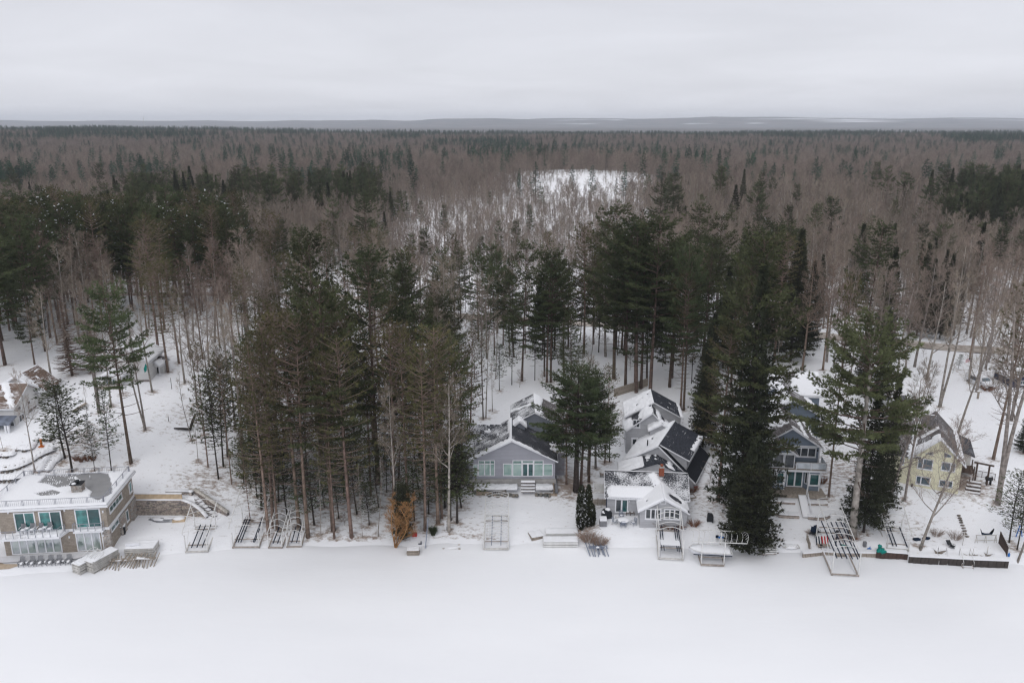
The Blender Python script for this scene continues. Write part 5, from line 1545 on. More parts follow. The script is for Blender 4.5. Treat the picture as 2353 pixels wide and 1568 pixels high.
# ------------------------------------------------------------------ modern flat-roofed house
def modern_house():
    h = House('modern_house', -59.43, 83.74, .8, 6.3, 'flat roofed two-storey tan shingle house with glass doors and balconies')
    r = h.root; Wd = 11.75
    # lower storey, upper storey (left bay stands forward), stone at the right corner
    box_part(r, 'wall', 'sid_tan', -.1, Wd - .78, 0, 8.7, -.6, 2.80)
    box_part(r, 'wall', 'sid_tan', Wd - .78, Wd - .02, .35, 8.65, -.6, 2.80)
    box_part(r, 'wall', 'sid_tan', -.1, 6.75, -.28, 8.7, 3.10, 5.86)
    box_part(r, 'wall', 'sid_tan', 6.753, Wd, 0, 8.7, 3.10, 5.86)
    box_part(r, 'floor_band', 'white', -.25, Wd + .12, -.12, 8.85, 2.80, 3.10)
    box_part(r, 'corner_trim', 'white', Wd - .90, Wd - .782, -.06, .05, -.1, 2.80)
    for (a, b, c, d) in ((Wd - .78, Wd + .06, -.05, .35), (Wd - .02, Wd + .24, 3.2, 4.7), (Wd - .02, Wd + .24, 6.9, 8.8)):
        rng = random.Random(int(a * 9)); core = MB().box(a + .03, b - .03, c + .03, d - .03, -.6, 2.798); core.build('stone_pier', M['mortar'], r)
        mb = MB(); z = -.3
        while z < 2.75:
            hh = rng.uniform(.10, .19); x = a; e = min(z + hh - .015, 2.78)
            while x < b - .05:
                l = min(rng.uniform(.2, .5), b - x); p = rng.uniform(0, .05); mb.box(x, x + l - .015, c - p, c + .05, z, e, rng.randrange(3)); x += l
            y = c
            while y < d - .05:
                l = min(rng.uniform(.2, .6), d - y); p = rng.uniform(0, .05); mb.box(b - .05, b + p, y + .004, y + l - .015, z + .003, e - .003, rng.randrange(3)); y += l
            z += hh
        mb.build('ledge_stones', [M['stone_lt'], M['stone_v2'], M['stone_lt2']], r)['kind'] = 'stuff'
    # roof slab, fascia, membrane and the snow on it
    box_part(r, 'fascia', 'white', -1.25, Wd + .45, -.55, 9.15, 5.86, 6.13)
    box_part(r, 'roof', 'membrane', -1.15, Wd + .35, -.45, 9.05, 6.13, 6.17)
    T = lambda x, y: h.T(zA(x, y), 6.17)
    bare1 = [T(*p) for p in ((905,335),(1100,308),(1310,318),(1345,430),(1350,560),(1190,640),(1100,600),(1110,530),(1000,450),(985,400))]
    f1 = polyf([(a + 1.15, b + .45) for a, b in bare1])
    b2 = polyf([(a + 1.15, b + .45) for a, b in [T(*p) for p in ((470,430),(560,350),(900,330),(900,400),(850,470),(700,490),(600,450))]])
    b3 = polyf([(a + 1.15, b + .45) for a, b in [T(*p) for p in ((430,560),(640,515),(735,545),(690,580),(500,590))]])
    def f(u, v):
        d = -f1(u, v) * 2.2
        e = max(b2(u, v), b3(u, v))
        if e > -.1: d = min(d, -.12 + .75 * math.sin((u * .8 + v) * 14.0) * math.sin((u - v * .7) * 13.0) - e * .1)
        return d - .08
    snow_patch(r, (-1.15, -.45, 6.17), (1, 0, 0), (0, 1, 0), 12.9 + .35, 9.5, f, .14, .10, amp=.30, ns=.9, seed=2.0, name='roof_snow')
    ym = 8.55
    railing(r, [(-.9, .05, 6.17), (Wd - .15, .05, 6.17), (Wd - .15, ym, 6.17), (-1.0, ym, 6.17), (-1.0, .05, 6.17)], .82, .05, 'rail_grey', 1.9, pickets=True, double=True)
    # chimney
    cx, cy_ = h.T(zA(930, 552), 6.2)
    ch = MB(); rng = random.Random(8); ch.box(cx - .55, cx + .55, cy_ - .02, cy_ + .98, 6.15, 7.25, 0)
    cho = ch.build('chimney', M['mortar'], r)
    mb = MB(); z = 6.17
    while z < 7.2:
        hh = rng.uniform(.10, .17); x = cx - .58; e = min(z + hh - .015, 7.25)
        while x < cx + .55:
            l = min(rng.uniform(.2, .45), cx + .58 - x); p = rng.uniform(0, .04); mb.box(x, x + l - .015, cy_ - .05 - p, cy_ - .005, z, e, rng.randrange(3)); x += l
        y = cy_ - .05
        while y < cy_ + .95:
            l = min(rng.uniform(.2, .45), cy_ + 1.0 - y); p = rng.uniform(0, .04); mb.box(cx + .54, cx + .59 + p, y + .004, y + l - .015, z + .003, e - .003, rng.randrange(3)); y += l
        z += hh
    mb.build('ledge_stones', [M['stone_lt'], M['stone_v2'], M['stone_lt2']], cho)['kind'] = 'stuff'
    MB().box(cx - .68, cx + .68, cy_ - .16, cy_ + 1.10, 7.25, 7.33).build('chimney_cap', M['black'], cho)
    MB().cyl(cx, cy_ + .45, 7.33, 7.45, .16, 12).cyl(cx, cy_ + .45, 7.45, 7.68, .25, 14).build('flue', M['black'], cho)
    sn = MB().blob((cx - .3, cy_ + .3, 7.33), (.30, .35, .07), 8, 3, half=True); sn.build('snow', M['snow'], cho)
    vx, vy = h.T(zA(1090, 380), 6.17); MB().cyl(vx, vy, 6.17, 6.62, .05, 8).build('vent_pipe', M['white'], r)
    # windows: upper sliding doors, lower folding doors
    yb = -.28
    for tl, br, y, gs in (((150, 752), (447, 985), yb, ['gl_tealdark', 'gl_teal']), ((452, 742), (768, 975), yb, ['gl_teal', 'gl_tealdark'])):
        x0, z1 = h.F(zA(*tl), y); x1, _ = h.F(zA(*br), y)
        window(r, x0, y, 3.13, 0, x1 - x0, 2.50, 2, (1.0,), glasses=gs, fr=.13, mull=.10, name='sliding_door', sill=False)
    x0, z1 = h.F(zA(895, 757), 0); x1, _ = h.F(zA(1207, 757), 0)
    window(r, x0, 0, 3.13, 0, x1 - x0, 2.45, 2, (1.0,), glasses=['gl_teal', 'gl_tealdark'], fr=.13, mull=.10, name='sliding_door', sill=False)
    for a, b, n in ((152, 458, 3), (462, 765, 3), (948, 1243, 3)):
        x0, _ = h.F(zA(a, 1290), 0); x1, _ = h.F(zA(b, 1275), 0)
        fo = window(r, x0, 0, .12, 0, x1 - x0, 2.45, n, (1.0,), glass='gl_mirror_tint', fr=.12, mull=.14, name='folding_door', sill=False)
    # side windows
    winS(h, (.85, 4.35), (4.95, 5.20), Wd, cols=4, glass='gl_tealdark', name='strip_window', fr=.13)
    winS(h, (7.35, 3.75), (8.25, 5.15), Wd, cols=1, glass='gl_teal', fr=.13)
    winS(h, (.6, 2.05), (3.0, 2.65), Wd - .02, cols=2, glass='gl_tealdark', name='strip_window', fr=.07)
    winS(h, (5.35, .8), (6.15, 2.3), Wd - .02, cols=1, glass='gl_tealdark', fr=.12)
    # balconies
    bal = MB().prism([(-2.9, -1.75), (6.9, -1.75), (7.35, -.12), (-2.9, -.12)], 'z', 2.78, 3.02).build('balcony', M['white'], r)
    railing(bal, [(-2.9, -1.68, 3.02), (6.75, -1.68, 3.02), (7.1, -.5, 3.02)], .95, .05, 'rail_grey', .83, glass=None)
    snow_patch(bal, (.6, -1.6, 3.02), (1, 0, 0), (0, 1, 0), 6.3, 1.25, lambda u, v: .5 if u > 3.4 else .15 - (1 - v) * .2, .22, .12, seed=7.0)
    sx0, _ = h.F(zA(880, 990), -.6); sx1, _ = h.F(zA(1245, 990), -.6)
    b2_ = MB().box(sx0, sx1, -.72, -.12, 2.80, 3.0).build('balcony', M['white'], r)
    railing(b2_, [(sx0 + .05, -.66, 3.0), (sx1 - .05, -.66, 3.0)], .95, .05, 'rail_grey', .85)
    railing(b2_, [(sx0 + .05, -.6, 3.0), (sx0 + .05, -.13, 3.0)], .95, .05, 'rail_grey', 3)
    railing(b2_, [(sx1 - .05, -.6, 3.0), (sx1 - .05, -.13, 3.0)], .95, .05, 'rail_grey', 3)
    snow_patch(b2_, (sx0 + .1, -.6, 3.0), (1, 0, 0), (0, 1, 0), sx1 - sx0 - .2, .48, full, .10, .12, seed=8.0)
    for p, y in (((100, 785), yb), ((95, 1118), 0), ((840, 1082), 0), ((1245, 775), 0), ((1250, 1060), 0), ((780, 760), 0)):
        x, z = h.F(zA(*p), y); MB().box(x - .07, x + .07, y - .12, y, z - .12, z + .12).box(x - .10, x + .10, y - .15, y, z + .125, z + .155).build('wall_lamp', M['white'], r)
    # patio and sand in front
    pat = h.W(0, 0); 
    return h
M['stone_lt2'] = mat('pale_ledge_stone_grey', (0.36, 0.34, 0.325), .9, var=.25, vscale=5)
M['rail_grey'] = mat('grey_railing_metal', (0.30, 0.31, 0.35), .5)
HA = modern_house()

# ------------------------------------------------------------------ grey gabled house
def grey_house():
    h = House('gabled_house', .3, 98.75, 2.8, 0, 'lavender grey gabled house with a wide glass front and snowy dark roof')
    r = h.root
    def left(u, v):      # snow lies along the ridge and the front rake, speckled elsewhere
        return max(.75 - u * .75 + (v - 3) * .05, .45 - (6.9 - v) * .8 + .1, -.42 + .25 * (u > 2.5) - .1 * (v < 2))
    def right(u, v):
        return max(.62 - u * 1.15 - .22 * max(0, 4.5 - v), .9 - v * .55 - .1 * u if u > 3 else -1, -.45)
    gable(r, -6.1, 5.5, 0, 7.6, -1.5, 3.62, 6.45, xr=-.32, wall='sid_grey', roof='rf_dark', sA=left, sB=right, seed=1.0, roofB='rf_plain', ns=1.3)
    gable(r, -.2, 7.1, 7.2, 14.4, -1.5, 6.15, 7.75, xr=2.9, wall='sid_dkblue', roofA='rf_dark', roofB='rf_grey', z_eaveB=5.55, seed=3.0,
          sA=lambda u, v: max(.35 - abs(u - 5.0 + v * .3) * .8, -.35 + (u > 5.6) * .22), sB=lambda u, v: .2 - (3.9 - v) * 1.2)
    # cross roof over the left wing and a small snow-topped dormer in the valley
    gable(r, -7.4, -2.2, 4.2, 9.6, -1.5, 3.6, 5.9, axis='x', wall='sid_grey', roof='rf_dark', seed=9.0, sA=lambda u, v: -.15, sB=lambda u, v: .4, fascia='white')
    gable(r, .05, 1.5, 5.6, 7.15, 4.5, 6.35, 6.95, wall='sid_dkblue', roof='rf_dark', ov=.25, sA=full, sB=lambda u, v: .3, seed=4.0)
    x, y = h.T(zG(1000, 350), 7.0); MB().cyl(x, y, 6.4, 7.35, .05, 8).build('vent_pipe', M['white'], r)
    # eyebrow roof over the right side door
    box_part(r, 'side_bay', 'sid_grey', 5.5, 7.0, 3.0, 5.5, -1.5, 3.3)
    box_part(r, 'roof', 'white', 5.45, 7.1, 2.9, 5.6, 3.3, 3.42)
    F = lambda x, y: h.F(zG(x, y))
    z0 = F(700, 1128)[1]
    def W(xa, xb, ya, yb, **k):
        x0, z1 = F(xa, ya); x1, zz = F(xb, yb); return window(r, x0, 0, zz, 0, x1 - x0, z1 - zz, glass='gl_pale', fr=.10, mull=.12, **k)
    W(310, 375, 985, 1128, sill=False); 
    W(375, 578, 938, 1128, cols=3, rows=(3.9, 1), colw=[1, 1, .7], sill=False, glasses=['gl_pale', 'gl_teal2'])
    W(675, 788, 978, 1128, sill=False)
    W(790, 905, 938, 1133, rows=(4.1, 1), glasses=['gl_pale', 'gl_teal2'], sill=False)
    W(906, 1045, 938, 975, glass='gl_teal2', sill=False) if False else None
    x0, z1 = F(906, 938); x1, zz = F(1044, 975); window(r, x0, 0, zz, 0, x1 - x0, z1 - zz, glass='gl_teal2', fr=.09, sill=False)
    x0, z1 = F(908, 978); x1, zz = F(1044, 1133); d = window(r, x0, 0, zz, 0, x1 - x0, z1 - zz, cols=2, glass='gl_tealdark', fr=.11, mull=.20, sill=False, name='french_door')
    W(1046, 1162, 938, 1133, rows=(4.1, 1), glasses=['gl_pale', 'gl_teal2'], sill=False)
    W(1163, 1275, 980, 1128, sill=False)
    # porch slab, snow on it and the steps in front of the door
    xa, za = F(230, 1145)
    box_part(r, 'porch_wall', 'concrete', -6.0, 5.6, -.25, -.01, -1.3, .85)
    snow_patch(r, (-5.4, -1.9, .10), (1, 0, 0), (0, 1, 0), 10.6, 1.5, lambda u, v: .6 - abs(v - .9) * .6 - (.8 if 5.9 < u < 8.3 else 0), .30, .12, seed=12.0, name='porch_snow')
    sx0, _ = F(890, 1200); sx1, _ = F(1060, 1200)
    for i in range(4):
        z = .80 - i * .27
        box_part(r, 'step', 'darkwood', sx0 + .02, sx1 - .02, -.62 - .36 * (i + 1), -.62 - .36 * i - .003, z - .20, z - .07)
        snow_patch(r, (sx0, -.66 - .36 * (i + 1), z - .07), (1, 0, 0), (0, 1, 0), sx1 - sx0, .34, full, .10 if i else .25, .09, seed=i + 30., name='step_snow')
    # broken flagstone band and timber-edged planter
    M['flag'] = mat('flagstone', (0.16, 0.17, 0.165), .9, var=.4, vscale=2, c2=(.30, .25, .20))
    rng = random.Random(4)
    for i in range(16):
        x = -3.2 + i * .52 + rng.uniform(-.1, .1)
        if sx0 - .2 < x < sx1: continue
        y = -2.1 + rng.uniform(-.1, .15)
        pl = [(x + math.cos(a) * .27 * rng.uniform(.8, 1.15), y + math.sin(a) * .22 * rng.uniform(.8, 1.15)) for a in [k * PI / 3 for k in range(6)]]
        MB().prism(pl, 'z', -.75, -.42 + rng.uniform(0, .06)).build('flagstone', M['flag'], r)
    x0, z0_ = h.F(zG(350, 1215), -2.0); x1, _ = h.F(zG(540, 1215), -2.0)
    pb = MB(); 
    for i in range(3): pb.box(x0, x1, -2.05, -1.95, -.6 + i * .17, -.45 + i * .17)
    pb.box(x0 + .05, x0 + .16, -1.9, -.7, -.6, .25)
    pb.build('timber_planter', M['newwood2'], r)
    for i in range(3): MB().blob((x1 + .2 + i * .25, -1.5, -.3), (.07, .07, .45), 6, 5).build('stone_post', M['stone_v3'], r)
    return h
M['newwood2'] = mat('tan_timber', (0.30, 0.24, 0.185), .85, var=.25, vscale=3)
M['gl_teal2'] = mat_glass('green_transom_glass', (0.05, 0.15, 0.13), .10, (0.09, 0.20, 0.17), .9)
HG = grey_house()

# ------------------------------------------------------------------ light grey cottage with its rear gables (one connected house)
def cottage():
    h = House('lake_cottage', 15.89, 89.91, 1.5, -5, 'light grey lakeside cottage with snowy slate roof, brick chimney and white windows')
    r = h.root
    # valley drift shared by the front slope: broad band on the lower left and a tongue up to the ridge
    def front(u, v):
        t = .55 - max(0, v - 1.35) * 1.2 - max(0, .75 - u) * 1.6
        if u > 6.2: t = min(t, 1.2 - (u - 6.2) * .9)
        tongue = .62 - abs(u - 6.55 - (3.3 - v) * .35) * (1.6 if u > 6.4 else .8) + (v < 2.6) * .15
        sp = -.24 if (1.0 < u < 6 and v > 1.6) else -.36
        return max(t if u < 7.6 else -1, tongue, sp)
    gable(r, -4.0, 6.1, 2.6, 8.2, -1.2, 2.62, 4.60, axis='x', wall='sid_greyc', roof='rf_dark', seed=2.0, sA=front, sB=lambda u, v: .15 - (v < 2.4) * .1 + (v > 2.5) * .5, ov=.30, ns=2.0, amp=.40)
    ridge = MB().bar((-4.3, 5.4, 4.72), (6.4, 5.4, 4.72), .16, .05); ridge.build('ridge_cap', M['black'], r)
    snow_patch(r, (-4.2, 5.44, 4.66), (1, 0, 0), (0, .93, -.36), 10.5, .75, full, .14, .12, seed=41.)
    # front gable wing
    def wl(u, v): return .55 - .9 * math.exp(-((u - 1.6) / .35) ** 2 - ((v - 1.4) / .25) ** 2)
    def wr(u, v): return .75 - 2.1 * math.exp(-((u - 1.9 + (v - 2) * .0) / .75) ** 2 - ((v - 1.9) / 1.0) ** 2) - (.9 - v * .9 if u < .8 and v < .9 else 0)
    gable(r, .05, 5.8, 0, 4.6, -1.2, 2.10, 3.78, wall='sid_greyc', roof='rf_plain', sA=wl, sB=wr, seed=6.0, ov=.30, front_only=True, ns=1.6, eave_fascia=False, thick=.16)
    # arched vent
    x, z = h.F(zC2(1465, 1005)); mb = MB()
    arc = [(x - .36 / 1, z)] + [(x + .36 * math.cos(PI - PI * k / 10), z + .28 + .30 * math.sin(PI * k / 10)) for k in range(11)] + [(x + .36, z)]
    mb.prism(arc, 'y', -.06, .0); vo = mb.build('arched_vent', M['white'], r)
    arc2 = [(x - .25, z + .08)] + [(x + .25 * math.cos(PI - PI * k / 8), z + .28 + .20 * math.sin(PI * k / 8)) for k in range(9)] + [(x + .25, z + .08)]
    MB().prism(arc2, 'y', -.075, -.06).build('louvre', M['sid_greyc'], vo)
    winF(h, zC2(1100, 1092), zC2(1420, 1325), cols=3, glass='gl_dark', fr=.15, mull=.17)
    winF(h, zC2(1485, 1100), zC2(1808, 1325), cols=3, glass='gl_dark', fr=.15, mull=.17)
    # french door on the set-back wall, lamp
    x0, z1 = h.F(zC2(488, 898), 2.6); x1, zz = h.F(zC2(745, 1185), 2.6)
    window(r, x0, 2.6, zz, 0, x1 - x0, z1 - zz, cols=2, glasses=['gl_dark', 'gl_tealdark'], fr=.15, mull=.20, name='french_door', sill=False)
    x, z = h.F(zC2(778, 945), 2.6); MB().blob((x, 2.5, z), (.07, .08, .13), 8, 6).build('wall_lamp', M['white'], r)
    MB().cyl(-4.05, 2.25, -.2, 2.4, .05, 6).build('downspout', M['navy'], r)
    # chimney of single bricks
    cx, cy_ = 3.0, 5.15
    ch = MB().box(cx - .27, cx + .27, cy_ - .22, cy_ + .22, 4.3, 5.62).build('chimney', M['mortar'], r)
    bk = MB().box(-.13, .13, -.03, .03, 0, .085).mesh('brick', M['brick'])
    z = 4.5; k = 0
    while z < 5.55:
        for i in range(2):
            link('brick', bk, ch, (cx - .14 + i * .28 + (.0 if k % 2 else .0), cy_ - .245, z))
        for i in range(2): link('brick', bk, ch, (cx + .295, cy_ - .11 + i * .25 - .0, z), (0, 0, PI / 2), (.85, 1, 1))
        for i in range(2): link('brick', bk, ch, (cx - .295, cy_ - .11 + i * .25 - .0, z), (0, 0, PI / 2), (.85, 1, 1))
        z += .10; k += 1
    MB().box(cx - .34, cx + .34, cy_ - .29, cy_ + .29, 5.60, 5.76).build('chimney_band', M['concrete'], ch)
    MB().cyl(cx, cy_, 5.76, 6.0, .17, 10, r2=.20).build('chimney_pot', M['brick'], ch)
    # low roof between the cottage and the tall rear gable
    gable(r, -2.2, 6.3, 7.6, 10.6, -1, 3.5, 5.15, wall='sid_greyc', roof='rf_rib', sA=lambda u, v: .25 - .5 * (v > 3.5) + .1 * u, sB=lambda u, v: -.22 + .45 * math.exp(-((v - 2.2) / .5) ** 2), seed=11., xr=2.75, ov=.2, fascia=None)
    # tall gable, turned to the right
    t = empty('rear_wing', (3.06, 10.2, 0), rad(-19), parent=r)
    def bl(u, v): return .42 - .5 * math.exp(-((u - 5.5) / 1.2) ** 2 - ((v - 3.4) / .6) ** 2)
    gable(t, -4.5, 4.9, 0, 9.4, -1.5, 3.75, 6.55, xr=0, z_eaveB=2.35, wall='sid_greyc', roofA='rf_rib', roofB='rf_black', sA=bl, sB=None, seed=13., ov=.35, fascia='white')
    MB().prism([(.3, 6.0), (3.75, 4.95), (3.75, 2.6), (.3, 4.0)], 'y', .55, 8.9).build('dormer_wall', M['sid_greyc'], t)
    slope(t, (4.15, .2, 4.98), (4.15, 9.3, 4.98), (.02, 9.3, 6.68), (.02, .2, 6.68), 'rf_rib', snow=lambda u, v: max(.5 - v * .9 if u > 3.2 else -1, -.75 + .18 * (u > 4)), seed=17., label='dark shed dormer roof with rows of snow')
    MB().bar((.02, .12, 6.56), (4.2, .12, 4.88), .05, .16).box(4.16, 4.20, .2, 9.3, 4.78, 4.94).build('fascia', M['white'], t)
    MB().cyl(-1.9, 1.3, 4.9, 6.5, .085, 10).build('stove_pipe', M['black'], t)
    # upper gables behind
    gable(r, -.8, 5.4, 19.0, 24.0, -1, 5.15, 8.0, xr=2.85, wall='sid_greyc', roof='rf_plain', sA=lambda u, v: .1 + .3 * math.sin(v * 2), sB=lambda u, v: .1 + .4 * math.sin(v * 3), seed=19.)
    gable(r, 2.45, 5.6, 17.4, 19.2, -1, 5.95, 6.85, xr=4.1, wall='sid_greyc', roof='rf_plain', sA=lambda u, v: .25, sB=lambda u, v: .15, seed=21., ov=.25)
    gable(r, -.6, 7.4, 22.5, 28.0, -1, 6.1, 8.35, xr=3.3, wall='sid_greyc', roof='rf_rib', sA=lambda u, v: .2, sB=lambda u, v: -.22 + (v < .5) * .6, seed=23.)
    winF(h, zC(427, 382), zC(505, 470), 19.0, cols=2, glass='gl_dark', fr=.13, mull=.10)
    x0, z1 = h.F(zC(414, 570), 19.0); x1, zz = h.F(zC(480, 690), 19.0)
    dd = box_part(r, 'door', 'white', x0, x1, 18.93, 19.0, zz, z1)
    MB().box(x0 + .25, x1 - .25, 18.91, 18.93, zz + (z1 - zz) * .45, z1 - .25).build('pane', M['gl_dark'], dd)
    # white gate panel and slat fence at the left belong to the yard, see below
    return h
HC_ = cottage()

# ------------------------------------------------------------------ blue house
def blue_house():
    h = House('blue_house', 34.06, 95.98, 3.5, -6, 'slate blue three-gabled house with white trim, balcony and large windows')
    r = h.root
    box_part(r, 'wall', 'sid_blue', .1, 6.5, .9, 8, -1.2, 2.70)
    # two bays with white corner boards
    for bx0, bx1, nm in ((.15, 2.0, 0), (4.35, 6.45, 1)):
        MB().prism([(bx0 + .35, .0), (bx1 - .35, .0), (bx1, .9), (bx0, .9)], 'z', -.8, 2.70).build('bay', M['sid_blue'], r)
        window(r, bx0 + .42, -.002, .75, 0, bx1 - bx0 - .84, 1.65, 1, glass='gl_tealdark', fr=.12, sill=True)
        for sgn, xx, rz in ((-1, bx0, 0), (1, bx1, 0)):
            d = Vector((.35, -.9, 0)) if sgn < 0 else Vector((.35, .9, 0)); L = d.length
            a = math.atan2(d.y, d.x); px_, py_ = (bx0, .9) if sgn < 0 else (bx1 - .35, 0)
            window(r, px_ + math.cos(a) * .18 + math.sin(a) * .003, py_ + math.sin(a) * .18 - math.cos(a) * .003, .75, a, L - .36, 1.65, 1, glass='gl_dark', fr=.10, sill=False)
        tr = MB()
        for xx in (bx0 + .35, bx1 - .35): tr.box(xx - .07, xx + .07, -.05, .03, -.8, 2.70)
        tr.build('corner_board', M['white'], r)
    window(r, 2.15, .9, .05, 0, 2.05, 2.25, 2, glass='gl_tealdark', fr=.14, mull=.20, name='french_door', sill=False)
    box_part(r, 'deck_band', 'white', -.35, 6.85, -.35, 2.6, 2.72, 2.95)
    box_part(r, 'balcony_floor', 'wood', -.25, 6.75, -.25, 2.3, 2.953, 2.99)
    snow_patch(r, (3.1, .3, 2.99), (1, 0, 0), (0, 1, 0), 3.5, 1.4, lambda u, v: .15, .12, .12, seed=50., name='balcony_snow')
    # left upper screened room
    gable(r, -1.4, 2.78, .15, 4, 2.95, 5.05, 6.55, xr=.7, wall='sid_blue', roof='rf_grey', seed=31., ov=.35, sA=lambda u, v: .1 - v * .1, sB=lambda u, v: -.42)
    box_part(r, 'gable_band', 'white', -1.4, 2.8, .08, .15, 4.95, 5.13)
    for x in (-1.3, .05, 1.42): window(r, x, .15, 3.0, 0, 1.32, 1.95, 1, glass='gl_dark', fr=.10, name='screen_window', sill=False)
    # main gable
    def ml(u, v): return .30 + .25 * math.sin(u * 1.3 + v) - .5 * (u < 3) * (v > 1) 
    def mr_(u, v): return max(.3 - abs(v - 2.9 + u * .1) * .9, .45 - abs(v - .6) * 1.2 if u > 3 else -1, .6 - u * .8 if v > 3.6 else -1)
    gable(r, -1.2, 6.35, 2.3, 12.2, -1, 5.35, 7.85, xr=2.55, wall='sid_blue', roof='rf_grey', seed=33., sA=ml, sB=mr_, ov=.45)
    box_part(r, 'gable_band', 'white', 2.8, 6.4, 2.22, 2.3, 5.15, 5.35)
    window(r, 2.95, 2.3, 3.75, 0, 3.0, 1.35, 3, glass='gl_dark', fr=.13, mull=.12)
    MB().box(6.25, 6.42, 2.2, 2.36, 2.99, 5.2).build('corner_board', M['white'], r)
    MB().box(6.02, 6.16, 2.15, 2.3, 4.6, 4.85).build('wall_lamp', M['black'], r)
    rl = empty('balcony_railing', (0, 0, 0), 0, parent=r)
    railing(rl, [(2.95, -.15, 2.99), (6.7, -.15, 2.99), (6.7, 2.2, 2.99)], .95, .10, 'white', 1.9, glass='gl_rail')
    # rear roofs stepping up to the right
    gable(r, 1.2, 8.6, 11.5, 17.5, -1, 6.4, 8.5, xr=4.7, wall='sid_blue', roof='rf_grey', seed=35., sA=lambda u, v: .5, sB=lambda u, v: .25 - (v > 1.4) * .6)
    gable(r, 1.6, 4.6, 16.6, 20, -1, 7.6, 8.7, xr=3.1, wall='sid_blue', roof='rf_grey', seed=37., sA=full, sB=full, ov=.3)
    gable(r, 2.2, 10.2, 18.0, 24.5, -1, 7.2, 9.6, axis='x', wall='sid_blue', roof='rf_grey', seed=39., sA=lambda u, v: .5 - .9 * math.exp(-((u - 2.5 - v * .5) / .8) ** 2), sB=full)
    # porch floor, steps and rail
    box_part(r, 'porch_floor', 'wood', -.1, 6.7, -1.35, .88, -.5, -.02)
    st = MB()
    for i in range(9): st.box(3.25, 4.15, -1.36 - .33 * (i + 1), -1.36 - .33 * i, -1.9, -.10 - .17 * i)
    st.build('stairs', M['concrete'], r)
    snow_patch(r, (3.2, -4.4, -1.62), (1, 0, 0), (0, .89, .46), 1.0, 3.4, full, .12, .14, seed=55., name='stair_snow')
    hr = MB()
    hr.bar((4.25, -1.3, .85), (4.25, -4.4, -.75), .07); hr.bar((4.25, -1.3, .35), (4.25, -4.4, -1.2), .05)
    for i in range(4): hr.bar((4.25, -1.3 - i * 1.03, -.3 - i * .5), (4.25, -1.3 - i * 1.03, .85 - i * .53), .09)
    hr.build('stair_railing', M['white'], r)
    return h
HB_ = blue_house()

# ------------------------------------------------------------------ yellow house
def yellow_house():
    h = House('yellow_house', 50.76, 96.9, 4, -24, 'tall pale yellow gabled house with dark roof seen behind bare trees')
    r = h.root
    def yl(u, v): return max(.75 - u * .35 + (v - 4) * .02 + .3 * (v < 2.6) - .5 * (1.3 < v < 3 and u > 2), .5 - abs(u - 4.5) * 1.0 if v > .8 else -1, -.5)
    def yr(u, v): return max(.15 - u * .5, .55 - abs(v - .5) * 1.1 if u > 1.5 else -1)
    gable(r, 1.6, 7.4, 0, 10.5, -2, 4.15, 7.0, xr=4.6, wall='sid_yellow', roof='rf_grey', seed=61., sA=yl, sB=yr, ov=.4)
    MB().prism([(0, -2), (9.5, -2), (9.5, 3.2), (8.6, 6.9), (0, 3.95)], 'x', -1.6, 1.6 - .003).build('wall', M['sid_yellow'], r)
    slope(r, (-2.0, -.35, 4.0), (2.6, -.35, 4.0), (4.4, 8.9, 7.0), (-2.0, 8.9, 7.0), 'rf_grey', snow=lambda u, v: max(.4 - abs(u - 3.4 - v * .12) * 1.0, -.55 + .5 * (u > 2.8) * (v < 3)), seed=63.)
    slope(r, (-2.0, 9.9, 5.8), (4.4, 9.9, 5.8), (4.4, 8.9, 7.0), (-2.0, 8.9, 7.0), 'rf_grey', snow=full, seed=64.)
    sk = MB().box(.9, 1.5, 3.0, 4.1, 5.1, 5.42); sk.build('skylight', M['gl_dark'], r)
    MB().box(1.52, 1.62, 3.0, 4.1, 5.1, 5.6).build('skylight_frame', M['white'], r)
    w = dict(fr=.10, mull=.13, glass='gl_bluedark')
    winF(h, zY(525, 825), zY(712, 998), cols=2, colw=[1, 2], **w)
    winF(h, zY(845, 875), zY(1022, 1022), cols=2, colw=[2, 1], **w)
    winF(h, zY(498, 1066), zY(678, 1208), cols=2, colw=[1, 2], **w)
    winF(h, zY(812, 1118), zY(985, 1240), cols=2, colw=[2, 1], **w)
    winF(h, zY(285, 812), zY(328, 925), fr=.08, glass='gl_bluedark')
    for pts in ([(612, 768), (728, 740), (728, 800), (616, 772)], [(876, 748), (975, 795), (975, 826), (872, 822)]):
        q = [h.F(zY(*p)) for p in pts]
        fo = MB().prism([(a, b) for a, b in q], 'y', -.05, 0).build('gable_window', M['white'], r)
        cx_ = sum(a for a, b in q) / 4; cz_ = sum(b for a, b in q) / 4
        MB().prism([(cx_ + (a - cx_) * .80, cz_ + (b - cz_) * .72) for a, b in q], 'y', -.065, -.05).build('pane', M['gl_bluedark'], fo)
    # low side extension with dark roof
    box_part(r, 'side_room', 'sid_white', 7.403, 9.0, 5.6, 11.0, -1, 3.3)
    slope(r, (9.4, 5.1, 3.25), (9.4, 11.6, 3.25), (7.45, 11.6, 3.95), (7.45, 5.1, 3.95), 'rf_plain', seed=65.)
    x, z = h.F(zY(437, 1193)); 
    MB().blob((x, -.25, z), (.16, .16, .28), 10, 8).build('wall_lantern', M['black'], r)
    return h
HY = yellow_house()

